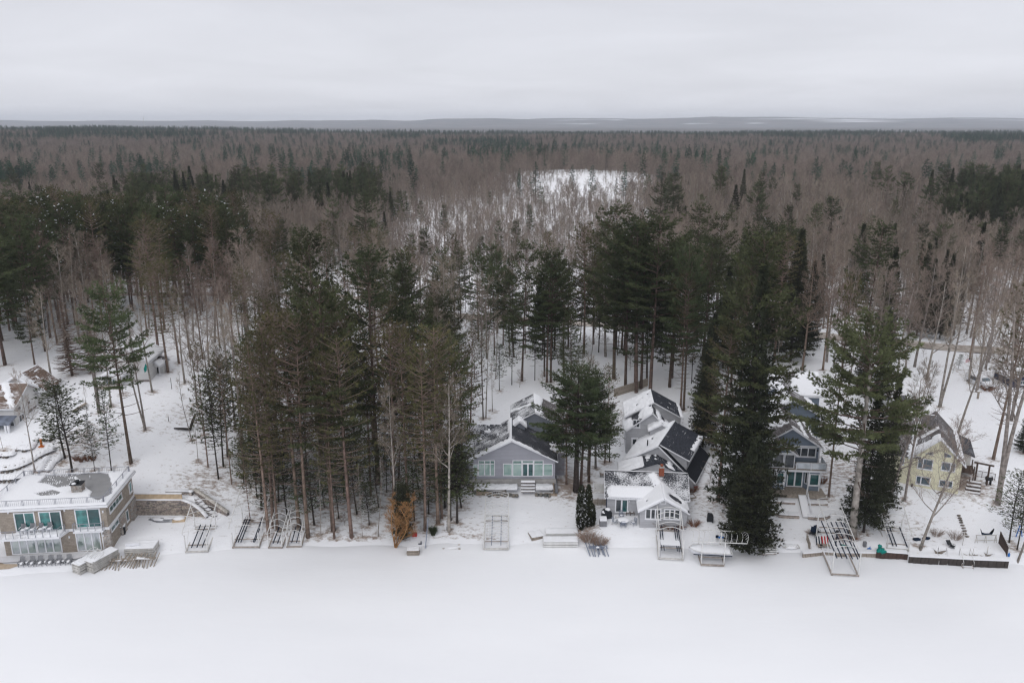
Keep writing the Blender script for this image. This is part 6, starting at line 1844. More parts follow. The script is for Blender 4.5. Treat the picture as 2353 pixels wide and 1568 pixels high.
# ------------------------------------------------------------------ brown-roofed house at the left edge
def old_house():
    h = House('farm_house', -70.9, 106.6, 7.0, 0, 'white sided house with brown snow-striped roofs and a glazed porch, cut by the left edge')
    r = h.root
    gable(r, -9, 0, 0, 7.2, -1.5, 4.1, 6.3, axis='x', wall='sid_white', roof='rf_brown', seed=71., ov=.4, sA=lambda u, v: .45 - abs((u - 7.4) + (v - 3.2) * .75) * .8, sB=lambda u, v: .2)
    gable(r, -6.8, .3, 6.0, 11.0, -1.5, 4.3, 6.7, xr=-2.6, wall='sid_white', roof='rf_brown', seed=73., ov=.4, sA=full, sB=lambda u, v: max(.5 - u * .35, -.16 if v > 1 else -.6))
    # porch
    slope(r, (-9, -2.1, 2.15), (.35, -2.1, 2.15), (.35, -.02, 2.75), (-9, -.02, 2.75), 'rf_glass', snow=lambda u, v: -.22, seed=75., label='glazed lean-to porch roof with patches of snow')
    for x in (-3.3, -.3, .1): MB().box(x - .13, x + .13, -2.0, -1.75, -1.2, 2.05).build('porch_post', M['white'], r)
    box_part(r, 'porch_floor', 'darkred', -9, .8, -2.3, -.02, -.6, -.1)
    window(r, -3.4, 0, .9, 0, 2.4, 1.0, 3, glass='gl_dark'); window(r, -.85, 0, .9, 0, .7, 1.0, 1, glass='gl_dark')
    window(r, -4.2, 0, 3.0, 0, 1.6, .8, 2, glass='gl_dark')
    for x in (-2.5, -5.0): MB().box(x, x + .5, -.06, 0, 3.0, 3.75).build('shutter', M['bluegrey'], r)
    for y0, z0, w_, hh in ((.9, 3.1, .8, .6), (3.2, 3.1, .8, .6), (.8, .9, 1.3, 1.5), (3.2, .9, 2.2, 1.6)):
        window(r, 0, y0, z0, PI / 2, w_, hh, 2 if w_ > 1 else 1, glass='gl_dark', fr=.1)
    box_part(r, 'foundation', 'stone', .003, .05, 0, 7.2, -1.2, -.2)
    dk = MB().box(.3, 2.1, 6.3, 8.5, 1.6, 1.75); dk.build('side_deck', M['white'], r)
    railing(r, [(.4, 6.4, 1.75), (2.0, 6.4, 1.75), (2.0, 8.4, 1.75)], .9, .06, 'white', .8, name='deck_rail')
    for x in (.6, 1.9): MB().box(x - .06, x + .06, 6.4, 6.52, -1, 1.6).build('deck_post', M['white'], r)
    st = MB()
    for i in range(5): st.box(.9 + i * .3, 1.2 + i * .3, -2.6, -1.6, -1.1 - i * .1, -.15 - i * .2)
    st.build('steps', M['wood'], r)
M['rf_glass'] = mat('glazed_porch_roof', (0.14, 0.16, 0.21), .35, .5, var=.35, vscale=1.5)
M['darkred'] = mat('dark_red_deck', (0.09, 0.035, 0.03), .8, var=.3)
M['bluegrey'] = mat('blue_grey_shutters', (0.16, 0.22, 0.28), .7)
old_house()

# ------------------------------------------------------------------ white cottage and the little shed behind the trees
def back_cottage():
    p = G(232, 890); h = House('white_cottage', p.x, p.y, p.z, 3, 'white cottage half hidden behind pines, with a low front porch')
    r = h.root
    gable(r, -.2, 2.9, 0, 2.4, -.8, 1.5, 2.3, wall='sid_white', roof='rf_grey', sA=full, sB=full, seed=81., ov=.25)
    window(r, 1.3, 0, .55, 0, .6, .8, 1, glass='gl_dark'); 
    for x in (1.0, 1.92): MB().box(x, x + .28, -.05, 0, .55, 1.3).build('shutter', M['bluegrey'], r)
    pl = MB().box(-.2, 3.0, -.62, -.57, -.6, .45)
    pl.build('porch_skirt', M['wood'], r)
    gable(r, -.4, 6.6, 2.4, 8.5, -.5, 3.6, 6.0, xr=2.6, wall='sid_white', roof='rf_grey', sA=full, sB=full, seed=83.)
    box_part(r, 'foundation', 'stone_v3', 3.0, 6.7, 2.3, 2.38, -.6, .4)
    q = G(345, 858); s = House('garden_shed', q.x - .6, q.y, q.z, -4, 'little white shed with a gabled porch and dark doorway on the snowy slope', 'shed')
    gable(s.root, -.5, 2.6, .6, 2.6, -.5, 1.7, 2.5, axis='x', wall='sid_white', roof='rf_grey', sA=lambda u, v: -.12, sB=full, seed=85., ov=.15)
    gable(s.root, 1.1, 2.6, -.5, .8, 1.3, 1.6, 2.2, wall='sid_white', roof='rf_grey', sA=lambda u, v: .1, sB=full, seed=87., ov=.15)
    for x in (1.15, 2.5): MB().box(x - .05, x + .05, -.45, -.35, -.5, 1.4).build('porch_post', M['white'], s.root)
    MB().box(1.25, 1.75, .56, .6, -.2, 1.35).build('door', M['gl_dark'], s.root)
    MB().box(-.2, .75, .56, .6, .6, 1.35).build('window', M['gl_dark'], s.root)
back_cottage()

# ------------------------------------------------------------------ navy cabin, vehicles, flag at the far right
def navy_cabin():
    p = G(2328, 890); h = House('navy_cabin', p.x, p.y, p.z, 0, 'navy blue cabin with snowy roof cut by the right edge', 'cabin')
    gable(h.root, -.4, 7, 0, 5, -.5, 1.7, 3.0, xr=3.0, wall='sid_navy', roof='rf_plain', sA=full, sB=full, seed=91.)
    window(h.root, .7, 0, .5, 0, 1.3, .8, 2, glass='gl_bluedark', fr=.12)
navy_cabin()
# ------------------------------------------------------------------ things on the shore
def snow_blob(parent, c, r, name='snow'):
    return MB().blob(c, r, 10, 4, half=True, amp=.2, seed=sum(c)).build(name, M['snow'], parent)

def boat_lift(pL, pR, Ln, label, hp=1.5, canopy=None, bunks=2, nb=None, beam='alu', post='alu_white', bunkm='navy', z=None, tilt=0.0, rails=False, cw=0.0, rear_beam=.98, group='boat lifts pulled ashore', inner=0.0, bz=.55, platform=0.0):
    """front left and front right corner measured in the photograph; the lift runs back from the viewer"""
    A = G(*pL); B = G(*pR)
    A = Vector((A.x, A.y, max(A.z, 0))); B = Vector((B.x, B.y, max(B.z, 0)))
    d = (B - A); W_ = math.hypot(d.x, d.y); rz = math.atan2(d.y, d.x)
    zz = min(A.z, B.z) if z is None else z
    r = empty('boat_lift', (A.x, A.y, zz), rz, label, 'boat lift', group)
    gz = lambda x, y: 0.0
    back = Matrix.Rotation(rz, 3, 'Z')
    def terr(x, y):
        q = back @ Vector((x, y, 0)) + Vector((A.x, A.y, 0)); return max(0.0, gh(q.x, q.y) - zz)
    zr = terr(W_ / 2, Ln) * .8
    def zb(y): return .14 + zr * max(0, y) / Ln
    for x in (0, W_):
        MB().bar((x, 0, zb(0)), (x, Ln, zb(Ln)), .13, .18).build('side_beam', M[beam], r)
    for y in (0, Ln * rear_beam):
        MB().bar((-.05, y, zb(y) + .10), (W_ + .05, y, zb(y) + .10), .12, .16).build('cross_beam', M[beam], r)
    for x in (0, W_):
        for y in (.12, Ln * .88):
            MB().bar((x, y, zb(y) - .2), (x, y, zb(y) + hp), .11, .11).cyl(x, y, -.05 + zb(y) - .14, .02 + zb(y) - .14, .16, 8).build('corner_post', M[post], r)
    for x, s in ((0, 1), (W_, -1)):
        MB().bar((x, .2, zb(0) + .2), (x, Ln * .42, zb(Ln * .4) + hp * .85), .045).build('brace', M[post], r)
    for y in (Ln * .18, Ln * .80):
        MB().bar((.05, y, zb(y) + bz - .14), (W_ - .05, y, zb(y) + bz - .14), .09, .11).build('cradle_beam', M['rust'], r)
    xs = nb or [W_ * (i + 1) / (bunks + 1) for i in range(bunks)]
    for x in xs:
        MB().bar((x, Ln * .06, zb(0) + bz), (x, Ln * .92, zb(Ln) + bz), .085, .12).build('bunk', M[bunkm], r)
    if platform:
        MB().box(W_ * .1, W_ * .9, Ln * .18, Ln * .8, zb(Ln * .5) + bz - .1, zb(Ln * .5) + bz - .03).build('snow', M['snow'], r)
    MB().bar((.1, Ln * .1, zb(0) + .02), (.1, Ln * .95, zb(Ln) + .02), .22, .10).bar((W_ - .1, Ln * .1, zb(0) + .02), (W_ - .1, Ln * .95, zb(Ln) + .02), .22, .10).build('snow_on_beam', M['snow'], r)
    if canopy:
        y0, y1, hc, xo, n = canopy
        cp = empty('canopy_frame', (0, 0, 0), 0, parent=r)
        for x in (-xo, W_ + xo):
            MB().bar((x, y0, zb(y0) + hc), (x, y1, zb(y1) + hc + tilt), .085).build('canopy_rail', M[post], cp)
        for i in range(n):
            y = y0 + (y1 - y0) * i / (n - 1); zc_ = zb(y) + hc + tilt * i / (n - 1)
            pts = [(-xo + (W_ + 2 * xo) * k / 6, y, zc_ + (.26 if hc > 3.05 else .42) * math.sin(PI * k / 6)) for k in range(7)]
            MB().tube(pts, .034 if hc < 2.8 else .042, 5).build('canopy_rib', M[post], cp)
        for x in (0, W_):
            for y in (.12, Ln * .88):
                if y0 <= y <= y1 + 1: MB().bar((x, y, zb(y) + hp * .9), (x + (-xo if x == 0 else xo), y, zb(y) + hc + tilt * (y - y0) / (y1 - y0)), .05).build('canopy_leg', M[post], cp)
    return r

L1 = boat_lift(z3(845, 995), z3(1080, 990), 4.6, 'empty boat lift with tilted frame, nearest the ledge stone wall', hp=2.2, canopy=(.1, 4.6, 2.5, .25, 6), bunks=3, tilt=.9, bz=.5)
L2 = boat_lift(z3(1355, 945), z3(1640, 945), 4.9, 'wide boat lift with dark blue bunks and slanting canopy rails', hp=1.9, canopy=(.2, 5.6, 2.5, .35, 7), nb=[.35, .62, .95, 2.45, 2.62], tilt=1.3, beam='rust', bz=.6)
L3 = boat_lift(z3(1745, 945), z3(1890, 950), 3.1, 'narrow watercraft lift with arched canopy, left of the close pair', hp=1.6, canopy=(.0, 3.6, 1.8, .05, 5), bunks=2, beam='rust', tilt=.6)
L4 = boat_lift(z3(1945, 943), z3(2100, 940), 3.1, 'narrow watercraft lift with arched canopy, right of the close pair', hp=1.6, canopy=(.2, 3.8, 1.8, .05, 5), bunks=2, beam='rust', tilt=.7)
L5 = boat_lift(z9(522, 748), z9(868, 748), 6.6, 'long pale lift with a hoop canopy on the open lawn before the grey gabled house', hp=1.0, canopy=(.3, 8.6, 1.35, .0, 17), nb=[.92, 2.05], bunkm='steel', tilt=.5, bz=.40)
L6 = boat_lift(z6(185, 1190), z6(650, 1215), 5.2, 'big pontoon lift with curved white canopy ribs in front of the grey cottage', hp=2.6, canopy=(1.2, 5.6, 3.0, .0, 6), nb=[.35, .62, 2.15, 2.4, 2.6], tilt=.3, bz=1.0, platform=1)
L8 = boat_lift(z7(1530, 1215), z7(1985, 1240), 8.2, 'largest lift out on the ice with blue bunks and a ladder of white canopy ribs', hp=2.9, canopy=(.6, 9.0, 3.1, -.2, 9), nb=[.5, 1.05, 1.6, 2.2, 2.8, 3.1], tilt=.9, bz=1.9, beam='rust')
L9 = boat_lift(z8(320, 670), z8(640, 690), 3.9, 'lift with open canopy rails on the bank behind the rusty seawall', hp=1.5, canopy=(.2, 4.8, 1.9, .2, 7), nb=[.7, 1.1, 2.3], tilt=1.2, bz=.4)

# lift with a white boat: seen from the side, so the frame runs left to right
def boat_on_lift():
    A = G(*z6(990, 1300)); B = G(*z6(1440, 1320)); W_ = (B - A).length; rz = math.atan2(B.y - A.y, B.x - A.x)
    r = empty('boat_lift', (A.x, A.y, 0), rz, 'lift carrying a snow-filled white boat, its hoop canopy jutting toward the cedar', 'boat lift', 'boat lifts pulled ashore')
    for y in (0, 2.6): MB().bar((0, y, .15), (W_, y, .15), .14, .2).build('side_beam', M['rust'], r)
    for x in (0, W_): MB().bar((x, 0, .26), (x, 2.6, .26), .12, .14).build('cross_beam', M['rust'], r)
    for x in (.05, W_ - .05):
        for y in (.05, 2.55): MB().bar((x, y, 0), (x, y, 3.1), .10).build('corner_post', M['alu_white'], r)
    MB().bar((0, .7, .75), (W_, .7, .75), .12, .1).bar((0, 1.9, .75), (W_, 1.9, .75), .12, .1).build('cradle_beam', M['rust'], r)
    cp = empty('canopy_frame', (0, 0, 0), 0, parent=r)
    x0, x1 = -1.2, W_ + 2.4
    for y in (-.05, 2.75): MB().bar((x0, y, 3.15), (x1, y, 3.15), .08).build('canopy_rail', M['alu_white'], cp)
    for i in range(11):
        x = x0 + (x1 - x0) * i / 10
        MB().tube([(x + .35 * math.sin(PI * k / 6), -.05 + 2.8 * k / 6, 3.15 + .42 * math.sin(PI * k / 6)) for k in range(7)], .028, 5).build('canopy_rib', M['alu_white'], cp)
    for k in (1, 2, 3, 4, 5): MB().bar((x1, -.05 + 2.8 * k / 6, 3.15), (x1 + .35 * math.sin(PI * k / 6), -.05 + 2.8 * k / 6, 3.15 + .42 * math.sin(PI * k / 6)), .03).build('canopy_strut', M['alu_white'], cp)
    # the boat
    b = empty('motor_boat', tuple(Vector((A.x, A.y, 0)) + Matrix.Rotation(rz, 3, 'Z') @ Vector((W_ / 2 - .2, 1.25, .85))), rz, 'open white motor boat filled with snow, resting on a lift', 'boat')
    def hull(scale, zt, zb_, name, m):
        V = []; F = []; st = 12; hl = 2.45
        sec = []
        for i in range(st + 1):
            t = i / st; x = -hl + 2 * hl * t
            w = 1.0 * min(1.0, (t / .35) ** .55 if t < .35 else 1.0) * scale; w = max(w, .05)
            k = .55 + .45 * min(1, t / .4)
            row = [(x, -w, zt + .18 * (1 - t)), (x, -w * .86, zt - .28), (x, -w * .35 * k, zb_ + .25 * (1 - min(1, t / .3)) ** 2), (x, w * .35 * k, zb_ + .25 * (1 - min(1, t / .3)) ** 2), (x, w * .86, zt - .28), (x, w, zt + .18 * (1 - t))]
            V += row
        for i in range(st):
            for j in range(5): F.append((i*6+j, (i+1)*6+j, (i+1)*6+j+1, i*6+j+1))
        F.append((0, 1, 2, 3, 4, 5)); F.append(tuple(st * 6 + j for j in (5, 4, 3, 2, 1, 0)))
        return MB().add(V, F, 0, True).build(name, M[m], b)
    hull(1.0, .62, 0, 'hull', 'white')
    st = MB(); st.bar((-2.0, -.99, .46), (2.45, -1.0, .40), .03, .10); st.build('stripe', M['navy'], b)
    V = []; F = []
    for i in range(13):
        t = i / 12; x = -2.3 + 4.6 * t; w = .9 * min(1, (t / .35) ** .55 if t else .05)
        for j in range(5): V.append((x, w * (j / 2 - 1), .60 + .16 * math.sin(PI * j / 4) + .15 * (1 - t)))
    for i in range(12):
        for j in range(4): F.append((i*5+j, (i+1)*5+j, (i+1)*5+j+1, i*5+j+1))
    MB().add(V, F, 0, True).build('snow_load', M['snow'], b)
    gun = MB(); gun.tube([(-2.45, 0, .82), (-1.9, -.72, .80), (-.8, -1.02, .75), (2.45, -1.02, .64)], .045, 6).tube([(-2.45, 0, .82), (-1.9, .72, .80), (-.8, 1.02, .75), (2.45, 1.02, .64), (2.45, -1.02, .64)], .045, 6)
    gun.build('gunwale', M['alu_white'], b)
    # flat dark raft behind
    q = G(*z6(1150, 1020)); rr = empty('swim_raft', (q.x, q.y, q.z), rz, 'flat dark-edged raft under snow behind the boat lift', 'raft')
    MB().box(-1.8, 1.8, 0, 1.8, .1, .28).build('raft_body', M['navy'], rr); MB().box(-1.9, 1.9, -.05, 1.85, .282, .42).build('snow', M['snow'], rr)
    q = G(*z6(1350, 985)); rr = empty('paddle_board', (q.x, q.y, q.z + .25), rz, 'narrow grey board lying on the snow beside the raft', 'board')
    MB().prism([(-1.1, 0), (-.8, -.2), (1.1, -.22), (1.3, 0), (1.1, .22), (-.8, .2)], 'z', .1, .2).build('board', M['grey'], rr)
    MB().prism([(-.9, 0), (-.7, -.1), (1.0, -.16), (1.2, 0), (1.0, .2), (-.7, .18)], 'z', .2, .28).build('snow', M['snow'], rr)
boat_on_lift()

# ------------------------------------------------------------------ stacks of dock sections
def dock_section(x, y, z, w, l, rz, label, cat='dock section', group=None, slats=6, m='alu', th=.15):
    r = empty('dock_section', (x, y, z), rz, label, cat, group)
    mb = MB().box(0, w, 0, .07, 0, th).box(0, w, l - .07, l, 0, th).box(0, .07, .073, l - .073, 0, th).box(w - .07, w, .073, l - .073, 0, th); mb.build('frame', M[m], r)
    MB().box(.072, w - .072, .072, l - .072, th - .06, th - .02).build('decking', M[m], r)
    return r
ORDN = ['lowest', 'second', 'third', 'fourth', 'fifth', 'sixth', 'seventh', 'eighth', 'ninth', 'topmost']
def stack(px, py, w, l, rz, n, what, m='alu', th=.11, gap=.05, sag=0.0, snow=.06, jitter=.05, seed=1):
    p = G(px, py); rng = random.Random(seed); zz = max(p.z, 0) + .02
    for i in range(n):
        nm = 'topmost' if i == n - 1 else ORDN[i] + (' from the bottom' if i else '')
        rr = dock_section(p.x + rng.uniform(-jitter, jitter), p.y + rng.uniform(-jitter, jitter), zz + i * (th + gap), w, l, rz + rng.uniform(-.01, .01), '%s dock section of %s' % (nm, what), group='dock sections of ' + what, m=m, th=th)
    if snow:
        q = MB(); 
        o = empty('snow_pile', (p.x, p.y, zz + n * (th + gap)), rz, 'snow lying on top of ' + what, 'snow'); 
        snow_patch(o, (0, 0, 0), (1, 0, 0), (0, 1, 0), w, l, lambda u, v: .30, snow, .10, seed=seed * 3., amp=.45, name='drift', ns=1.8)
    return p, zz
stack(*zA(880, 1520), 1.35, 3.1, rad(-26), 8, 'the left slatted stack before the tan house', seed=1)
stack(*zA(1035, 1502), 1.40, 3.5, rad(-26), 9, 'the right slatted stack before the tan house', seed=2)
stack(*zA(1510, 1330), 3.4, 1.9, rad(4), 4, 'the broad stack behind the pipe legs', th=.22, seed=3)
stack(*z9(1365, 720), 4.2, 1.3, rad(0), 4, 'the low white stack on the open lawn shore', m='alu_white', th=.18, seed=4)
stack(*z9(1400, 560), 4.0, 1.3, rad(1), 2, 'the rear white stack on the open lawn shore', m='alu_white', th=.2, seed=5)
stack(*z10(672, 1362), 1.45, .9, rad(2), 3, 'the small stack beside the willow', m='wood', th=.17, seed=6)
stack(*z9(1205, 612), 1.6, 1.5, rad(18), 2, 'the leaning slatted pair left of the white stacks', m='wood', th=.16, seed=7)
stack(*z7(375, 865), 1.4, 1.2, rad(0), 4, 'the rolling rack beside the cedar', m='alu_white', th=.12, gap=.14, seed=8, snow=0)
stack(*z8(1055, 765), 1.5, 2.9, rad(16), 3, 'the pile against the seawall', m='wood', th=.16, seed=9)
stack(*z8(1800, 790), 2.5, 2.2, rad(12), 2, 'the flat pile under the brown fence', m='wood', th=.18, seed=10)

def frame_pile(px, py, n, w, l, label, m, seed, h=.9, name='pipe_bundle', legs=True, rz0=0.0):
    p = G(px, py); rng = random.Random(seed); r = empty(name, (p.x, p.y, max(0, p.z)), rz0, label, 'dock legs', None)
    for i in range(n):
        x = w * i / max(1, n - 1); y = rng.uniform(0, .6); t = rng.uniform(-.5, .5)
        mb = MB().bar((x, y - .1, .05), (x + t, y + l, h * rng.uniform(.8, 1)), .10, .10).bar((x + .4, y - .15, .05), (x + .4 + t, y + l, h * rng.uniform(.8, 1)), .08, .08)
        mb.build('leg', M[m], r)
    for k in range(3):
        MB().bar((-.1, l * .55 + k * .16, h * .66 + k * .05), (w + .4, l * .55 + k * .16, h * .66 + k * .06 + rng.uniform(-.05, .05)), .09, .07).build('crossbar', M[m], r)
    snow_patch(r, (0, l * .5, h * .78), (1, 0, 0), (0, 1, 0), w + .2, .55, lambda u, v: .05, .10, .10, seed=seed * 1., amp=.5)
    return r
frame_pile(*zA(1225, 1490), 3, 1.6, 1.9, 'left bundle of wooden dock legs before the tan house', 'wood', 1)
frame_pile(*zA(1400, 1480), 3, 1.5, 1.8, 'middle bundle of wooden dock legs before the tan house', 'wood', 2)
frame_pile(*zA(1600, 1465), 4, 1.9, 1.8, 'right bundle of wooden dock legs before the tan house', 'wood', 3)
frame_pile(*z9(2030, 830), 4, 1.8, 2.0, 'tangle of dark metal dock frames below the tan shrubs', 'steel', 4, h=.7)
frame_pile(*z7(365, 900), 3, 1.1, .7, 'wheeled metal frame carrying the rolling rack', 'rust', 5, h=.35)
def hoops(px, py, w, label):
    p = G(px, py); r = empty('bent_pipe_frame', (p.x, p.y, p.z + 1.45), rad(-20), label, 'pipe frame')
    for i, (x, l) in enumerate(((0, 1.5), (.7, 1.3), (1.3, 1.1))):
        MB().tube([(x, 0, 0), (x + .05, l * .8, .35), (x + .3, l, .45), (x + .9, l, .42), (x + 1.1, l * .75, .3), (x + 1.0, .1, 0)], .03, 6).build('pipe', M['alu_white'], r)
hoops(*zA(1010, 1450), 1.5, 'bent pale pipes lying on the slatted stacks')

# triangular white piece on the broad stack
p = G(*zA(1530, 1290)); o = MB().prism([(0, 0), (1.5, .25), (.45, .75)], 'z', 0, .3).build('dock_corner', M['white'], None, (p.x, p.y, p.z + 1.05)); tag(o, 'white triangular dock corner lying on the broad stack', 'dock corner')

# ------------------------------------------------------------------ chairs
def adirondack():
    r = empty('adirondack_chair', (0, 0, 0))
    st = MB()
    for i in range(4): st.box(-.27, .27, -.28 + i * .13, -.17 + i * .13, .33 - i * .035, .36 - i * .035)
    st.build('seat', M['grey'], r)
    bk = MB()
    for i in range(5):
        x = -.26 + i * .115; bk.bar((x, .16, .22), (x * 1.12, .46, 1.02 + .03 * (2 - abs(i - 2))), .095, .03)
    bk.build('backrest', M['grey'], r)
    for s in (-1, 1):
        MB().box(s * .33 - .06, s * .33 + .06, -.38, .28, .56, .585).build('armrest', M['grey'], r)
        MB().bar((s * .30, -.32, 0), (s * .30, -.32, .56), .09, .04).build('leg', M['grey'], r)
        MB().bar((s * .28, -.30, .34), (s * .28, .45, .02), .04, .11).build('leg', M['grey'], r)
    MB().blob((0, -.02, .33), (.27, .30, .14), 10, 4, half=True).build('snow', M['snow'], r)
    return r
def dup(root, loc, rz, label, group=None):
    r = root.copy(); col.objects.link(r); r.location = loc; r.rotation_euler = (0, 0, rz); r['label'] = label
    if group: r['group'] = group
    for ch in list(root.children):
        c = ch.copy(); col.objects.link(c); c.parent = r
        for g in ch.children:
            d = g.copy(); col.objects.link(d); d.parent = c
    return r
ch0 = adirondack(); tag(ch0, None, 'chair', 'grey adirondack chairs on the lakeside patio')
CH = [(270, 1428), (393, 1424), (490, 1418), (612, 1412), (715, 1408), (835, 1402)]
WHERE = ['at the left end of the patio row', 'second from the left in the patio row', 'third from the left in the patio row', 'third from the right in the patio row', 'second from the right in the patio row', 'at the right end of the patio row, next to the stacks']
for i, q in enumerate(CH):
    p = G(*zA(*q)); lb = 'grey adirondack chair ' + WHERE[i]
    if i == 0: ch0.location = (p.x, p.y, p.z); ch0.rotation_euler = (0, 0, rad(4)); ch0.scale = (.95, .95, .95); ch0['label'] = lb
    else: dup(ch0, (p.x, p.y, p.z), rad(4 + i % 3), lb)
for i, (a, b) in enumerate([(332, 1424), (555, 1415), (770, 1405)]):
    p = G(*zA(a, b)); r = empty('side_table', (p.x, p.y, p.z), 0, ['small grey table left of the patio row middle', 'small grey table in the middle of the patio row', 'small grey table near the right end of the patio row'][i], 'side table')
    MB().cyl(0, 0, .36, .40, .2, 10).build('table_top', M['grey'], r); MB().cyl(0, 0, 0, .36, .04, 6).build('leg', M['grey'], r); snow_blob(r, (0, 0, .40), (.18, .18, .09))
def bar_chair(label, loc, rz):
    r = empty('balcony_chair', loc, rz, label, 'chair', 'tall white chairs on the balcony')
    MB().box(-.25, .25, -.22, .22, .62, .67).build('seat', M['white'], r)
    bk = MB()
    for i in range(4): bk.bar((-.2 + i * .133, .22, .66), (-.2 + i * .133, .32, 1.28), .11, .03)
    bk.build('backrest', M['grey'], r)
    for sx in (-1, 1):
        for sy in (-1, 1): MB().bar((sx * .24, sy * .22, 0), (sx * .22, sy * .2, .62), .06).build('leg', M['white'], r)
        MB().box(sx * .3 - .04, sx * .3 + .04, -.26, .24, .88, .91).build('armrest', M['white'], r)
    MB().bar((-.24, -.23, .25), (.24, -.23, .25), .05).build('footrest', M['white'], r)
    snow_blob(r, (0, 0, .67), (.22, .2, .08))
    return r
for i, (px, w) in enumerate([(275, 'leftmost'), (385, 'second from the left'), (490, 'third from the left'), (598, 'rightmost')]):
    x, _ = HA.F(zA(px, 985), -.75); bar_chair('tall white chair %s on the balcony' % w, HA.W(x, -.75, 3.02), HA.a)
for i, px in enumerate([328, 543]):
    x, _ = HA.F(zA(px, 985), -.75); r = empty('balcony_table', HA.W(x, -.75, 3.02), HA.a, ['white pub table between the left pair of balcony chairs', 'white pub table between the right pair of balcony chairs'][i], 'table')
    MB().box(-.22, .22, -.2, .2, .80, .84).build('table_top', M['white'], r)
    for sx in (-1, 1):
        for sy in (-1, 1): MB().bar((sx * .18, sy * .16, 0), (sx * .17, sy * .15, .8), .05).build('leg', M['white'], r)
    snow_blob(r, (0, 0, .84), (.2, .18, .08))

# patio strip with bare sand at the left
def patio():
    q = [G(*zA(-30, 1390)), G(*zA(-30, 1480)), G(*zA(110, 1470)), G(*zA(230, 1432)), G(*zA(225, 1412)), G(*zA(60, 1412))]
    mb = MB(); mb.add([(p.x, p.y, gh(p.x, p.y) + .05) for p in q], [tuple(range(len(q)))])
    o = mb.build('beach_sand', M['sand']); tag(o, kind='structure')
    q = [HA.W(-4, -.3, .12), HA.W(-4, -1.7, .12), HA.W(8.5, -1.7, .12), HA.W(10.3, -.3, .12)]
    mb = MB(); mb.add([tuple(p) for p in q], [(0, 1, 2, 3)]); o = mb.build('patio', M['patio']); tag(o, kind='structure')
M['patio'] = mat('snow_dusted_patio', (0.74, 0.75, 0.78), .85, var=.06, vscale=.8, c2=(.62, .61, .62))
patio()

# trash bins beside the tan house
for i, (x, lb) in enumerate([(1452, 'dark wheeled bin with snow on its lid, left of the pair beside the tan house'), (1490, 'dark wheeled bin with snow on its lid, right of the pair beside the tan house')]):
    p = G(*zA(x, 1052 - i * 10)); r = empty('trash_bin', (p.x, p.y, p.z), rad(20), lb, 'trash bin', 'bins beside the tan house')
    MB().prism([(-.26, 0), (.26, 0), (.33, 1.0), (-.33, 1.0)], 'y', -.3, .3).build('bin_body', M['black'], r)
    MB().box(-.35, .35, -.36, .36, 1.0, 1.06).build('lid', M['black'], r)
    for s in (-.24, .24): MB().tube([(s - .04, .3, .1), (s + .04, .3, .1)], .1, 8).build('wheel', M['black'], r)
    MB().box(-.34, .34, -.33, .33, 1.061, 1.22).build('snow', M['snow'], r)

# ------------------------------------------------------------------ ledge wall, plywood fence and stairs beside the tan house
yb = 93.45
ledge_wall('retaining_wall', [(-49.0, yb, 1.0, 3.12), (-42.6, yb, 1.0, 3.12), (-41.2, yb - .35, 1.0, 2.75), (-39.9, yb - 1.0, 1.0, 2.2), (-39.0, yb - 1.6, 1.0, 1.55)],
           label='curving ledge stone retaining wall beside the tan house', cat='stone wall', seed=5)
ledge_wall('stair_wing_wall', [(-41.6, 95.2, 3.0, 3.75), (-39.6, 94.0, 2.2, 3.15), (-37.9, 93.1, 1.5, 2.45), (-36.4, 92.2, 1.1, 1.95)], label='sloping ledge stone wall along the right side of the outdoor stairs', cat='stone wall', seed=9, cap=None)
ledge_wall('seat_wall', [(-45.2, 94.9, 3.2, 3.62), (-42.2, 94.9, 3.2, 3.62), (-41.7, 94.7, 3.2, 3.62)], label='low ledge stone wall on the terrace above the plywood fence', cat='stone wall', seed=10, m='stone_lt')
r = empty('plywood_fence', (-49.0, yb + .08, 3.1), 0, 'fence of fresh plywood sheets on top of the retaining wall', 'fence')
pw = MB().box(0, 1.05, 0, .03, 0, .80).mesh('plywood_sheet', M['newwood'])
for i in range(6): link('plywood_sheet', pw, r, (.02 + i * 1.08, 0 if i else .0, .04))
for i in range(7): MB().box(-.02 + i * 1.08, .015 + i * 1.08, .032, .12, 0, .86).build('post', M['newwood'], r)
MB().box(-.05, 6.5, -.06, .16, .86, .98).build('snow', M['snow'], r)
st = empty('outdoor_stairs', (-41.6, 95.3, 3.1), 0, 'curving stone stairs half buried in snow between two ledge walls', 'stairs')
for i in range(9):
    t = i / 8; x = .2 + 3.9 * t; y = -.9 - 2.5 * t; z = -.1 - 1.9 * t
    MB().box(-.75, .75, -.22, .22, -.12, 0).build('step', M['stone_v3'], st, (x, y, z), rad(-32))
    o = MB().box(-.78, .78, -.18, .24, .002, .10).build('step_snow', M['snow'], st, (x, y, z), rad(-32))
p = G(*z3(775, 640)); r = empty('timber_pallet', (p.x, p.y, p.z), rad(8), 'snow-topped fresh timber box on the ground below the retaining wall', 'timber box')
MB().box(-.75, .75, -.45, .45, 0, .28).build('box_side', M['newwood'], r); snow_blob(r, (0, 0, .28), (.72, .42, .25))
p = G(*z3(600, 635)); r = empty('tarpaulin', (p.x, p.y, p.z), 0, 'crumpled grey tarp half under snow below the retaining wall', 'tarp')
MB().blob((0, 0, 0), (1.9, .55, .22), 14, 5, half=True, amp=.5, seed=3).build('cloth', M['grey'], r); MB().blob((.2, .15, .08), (1.7, .5, .22), 14, 5, half=True, amp=.5, seed=6).build('snow', M['snow'], r)

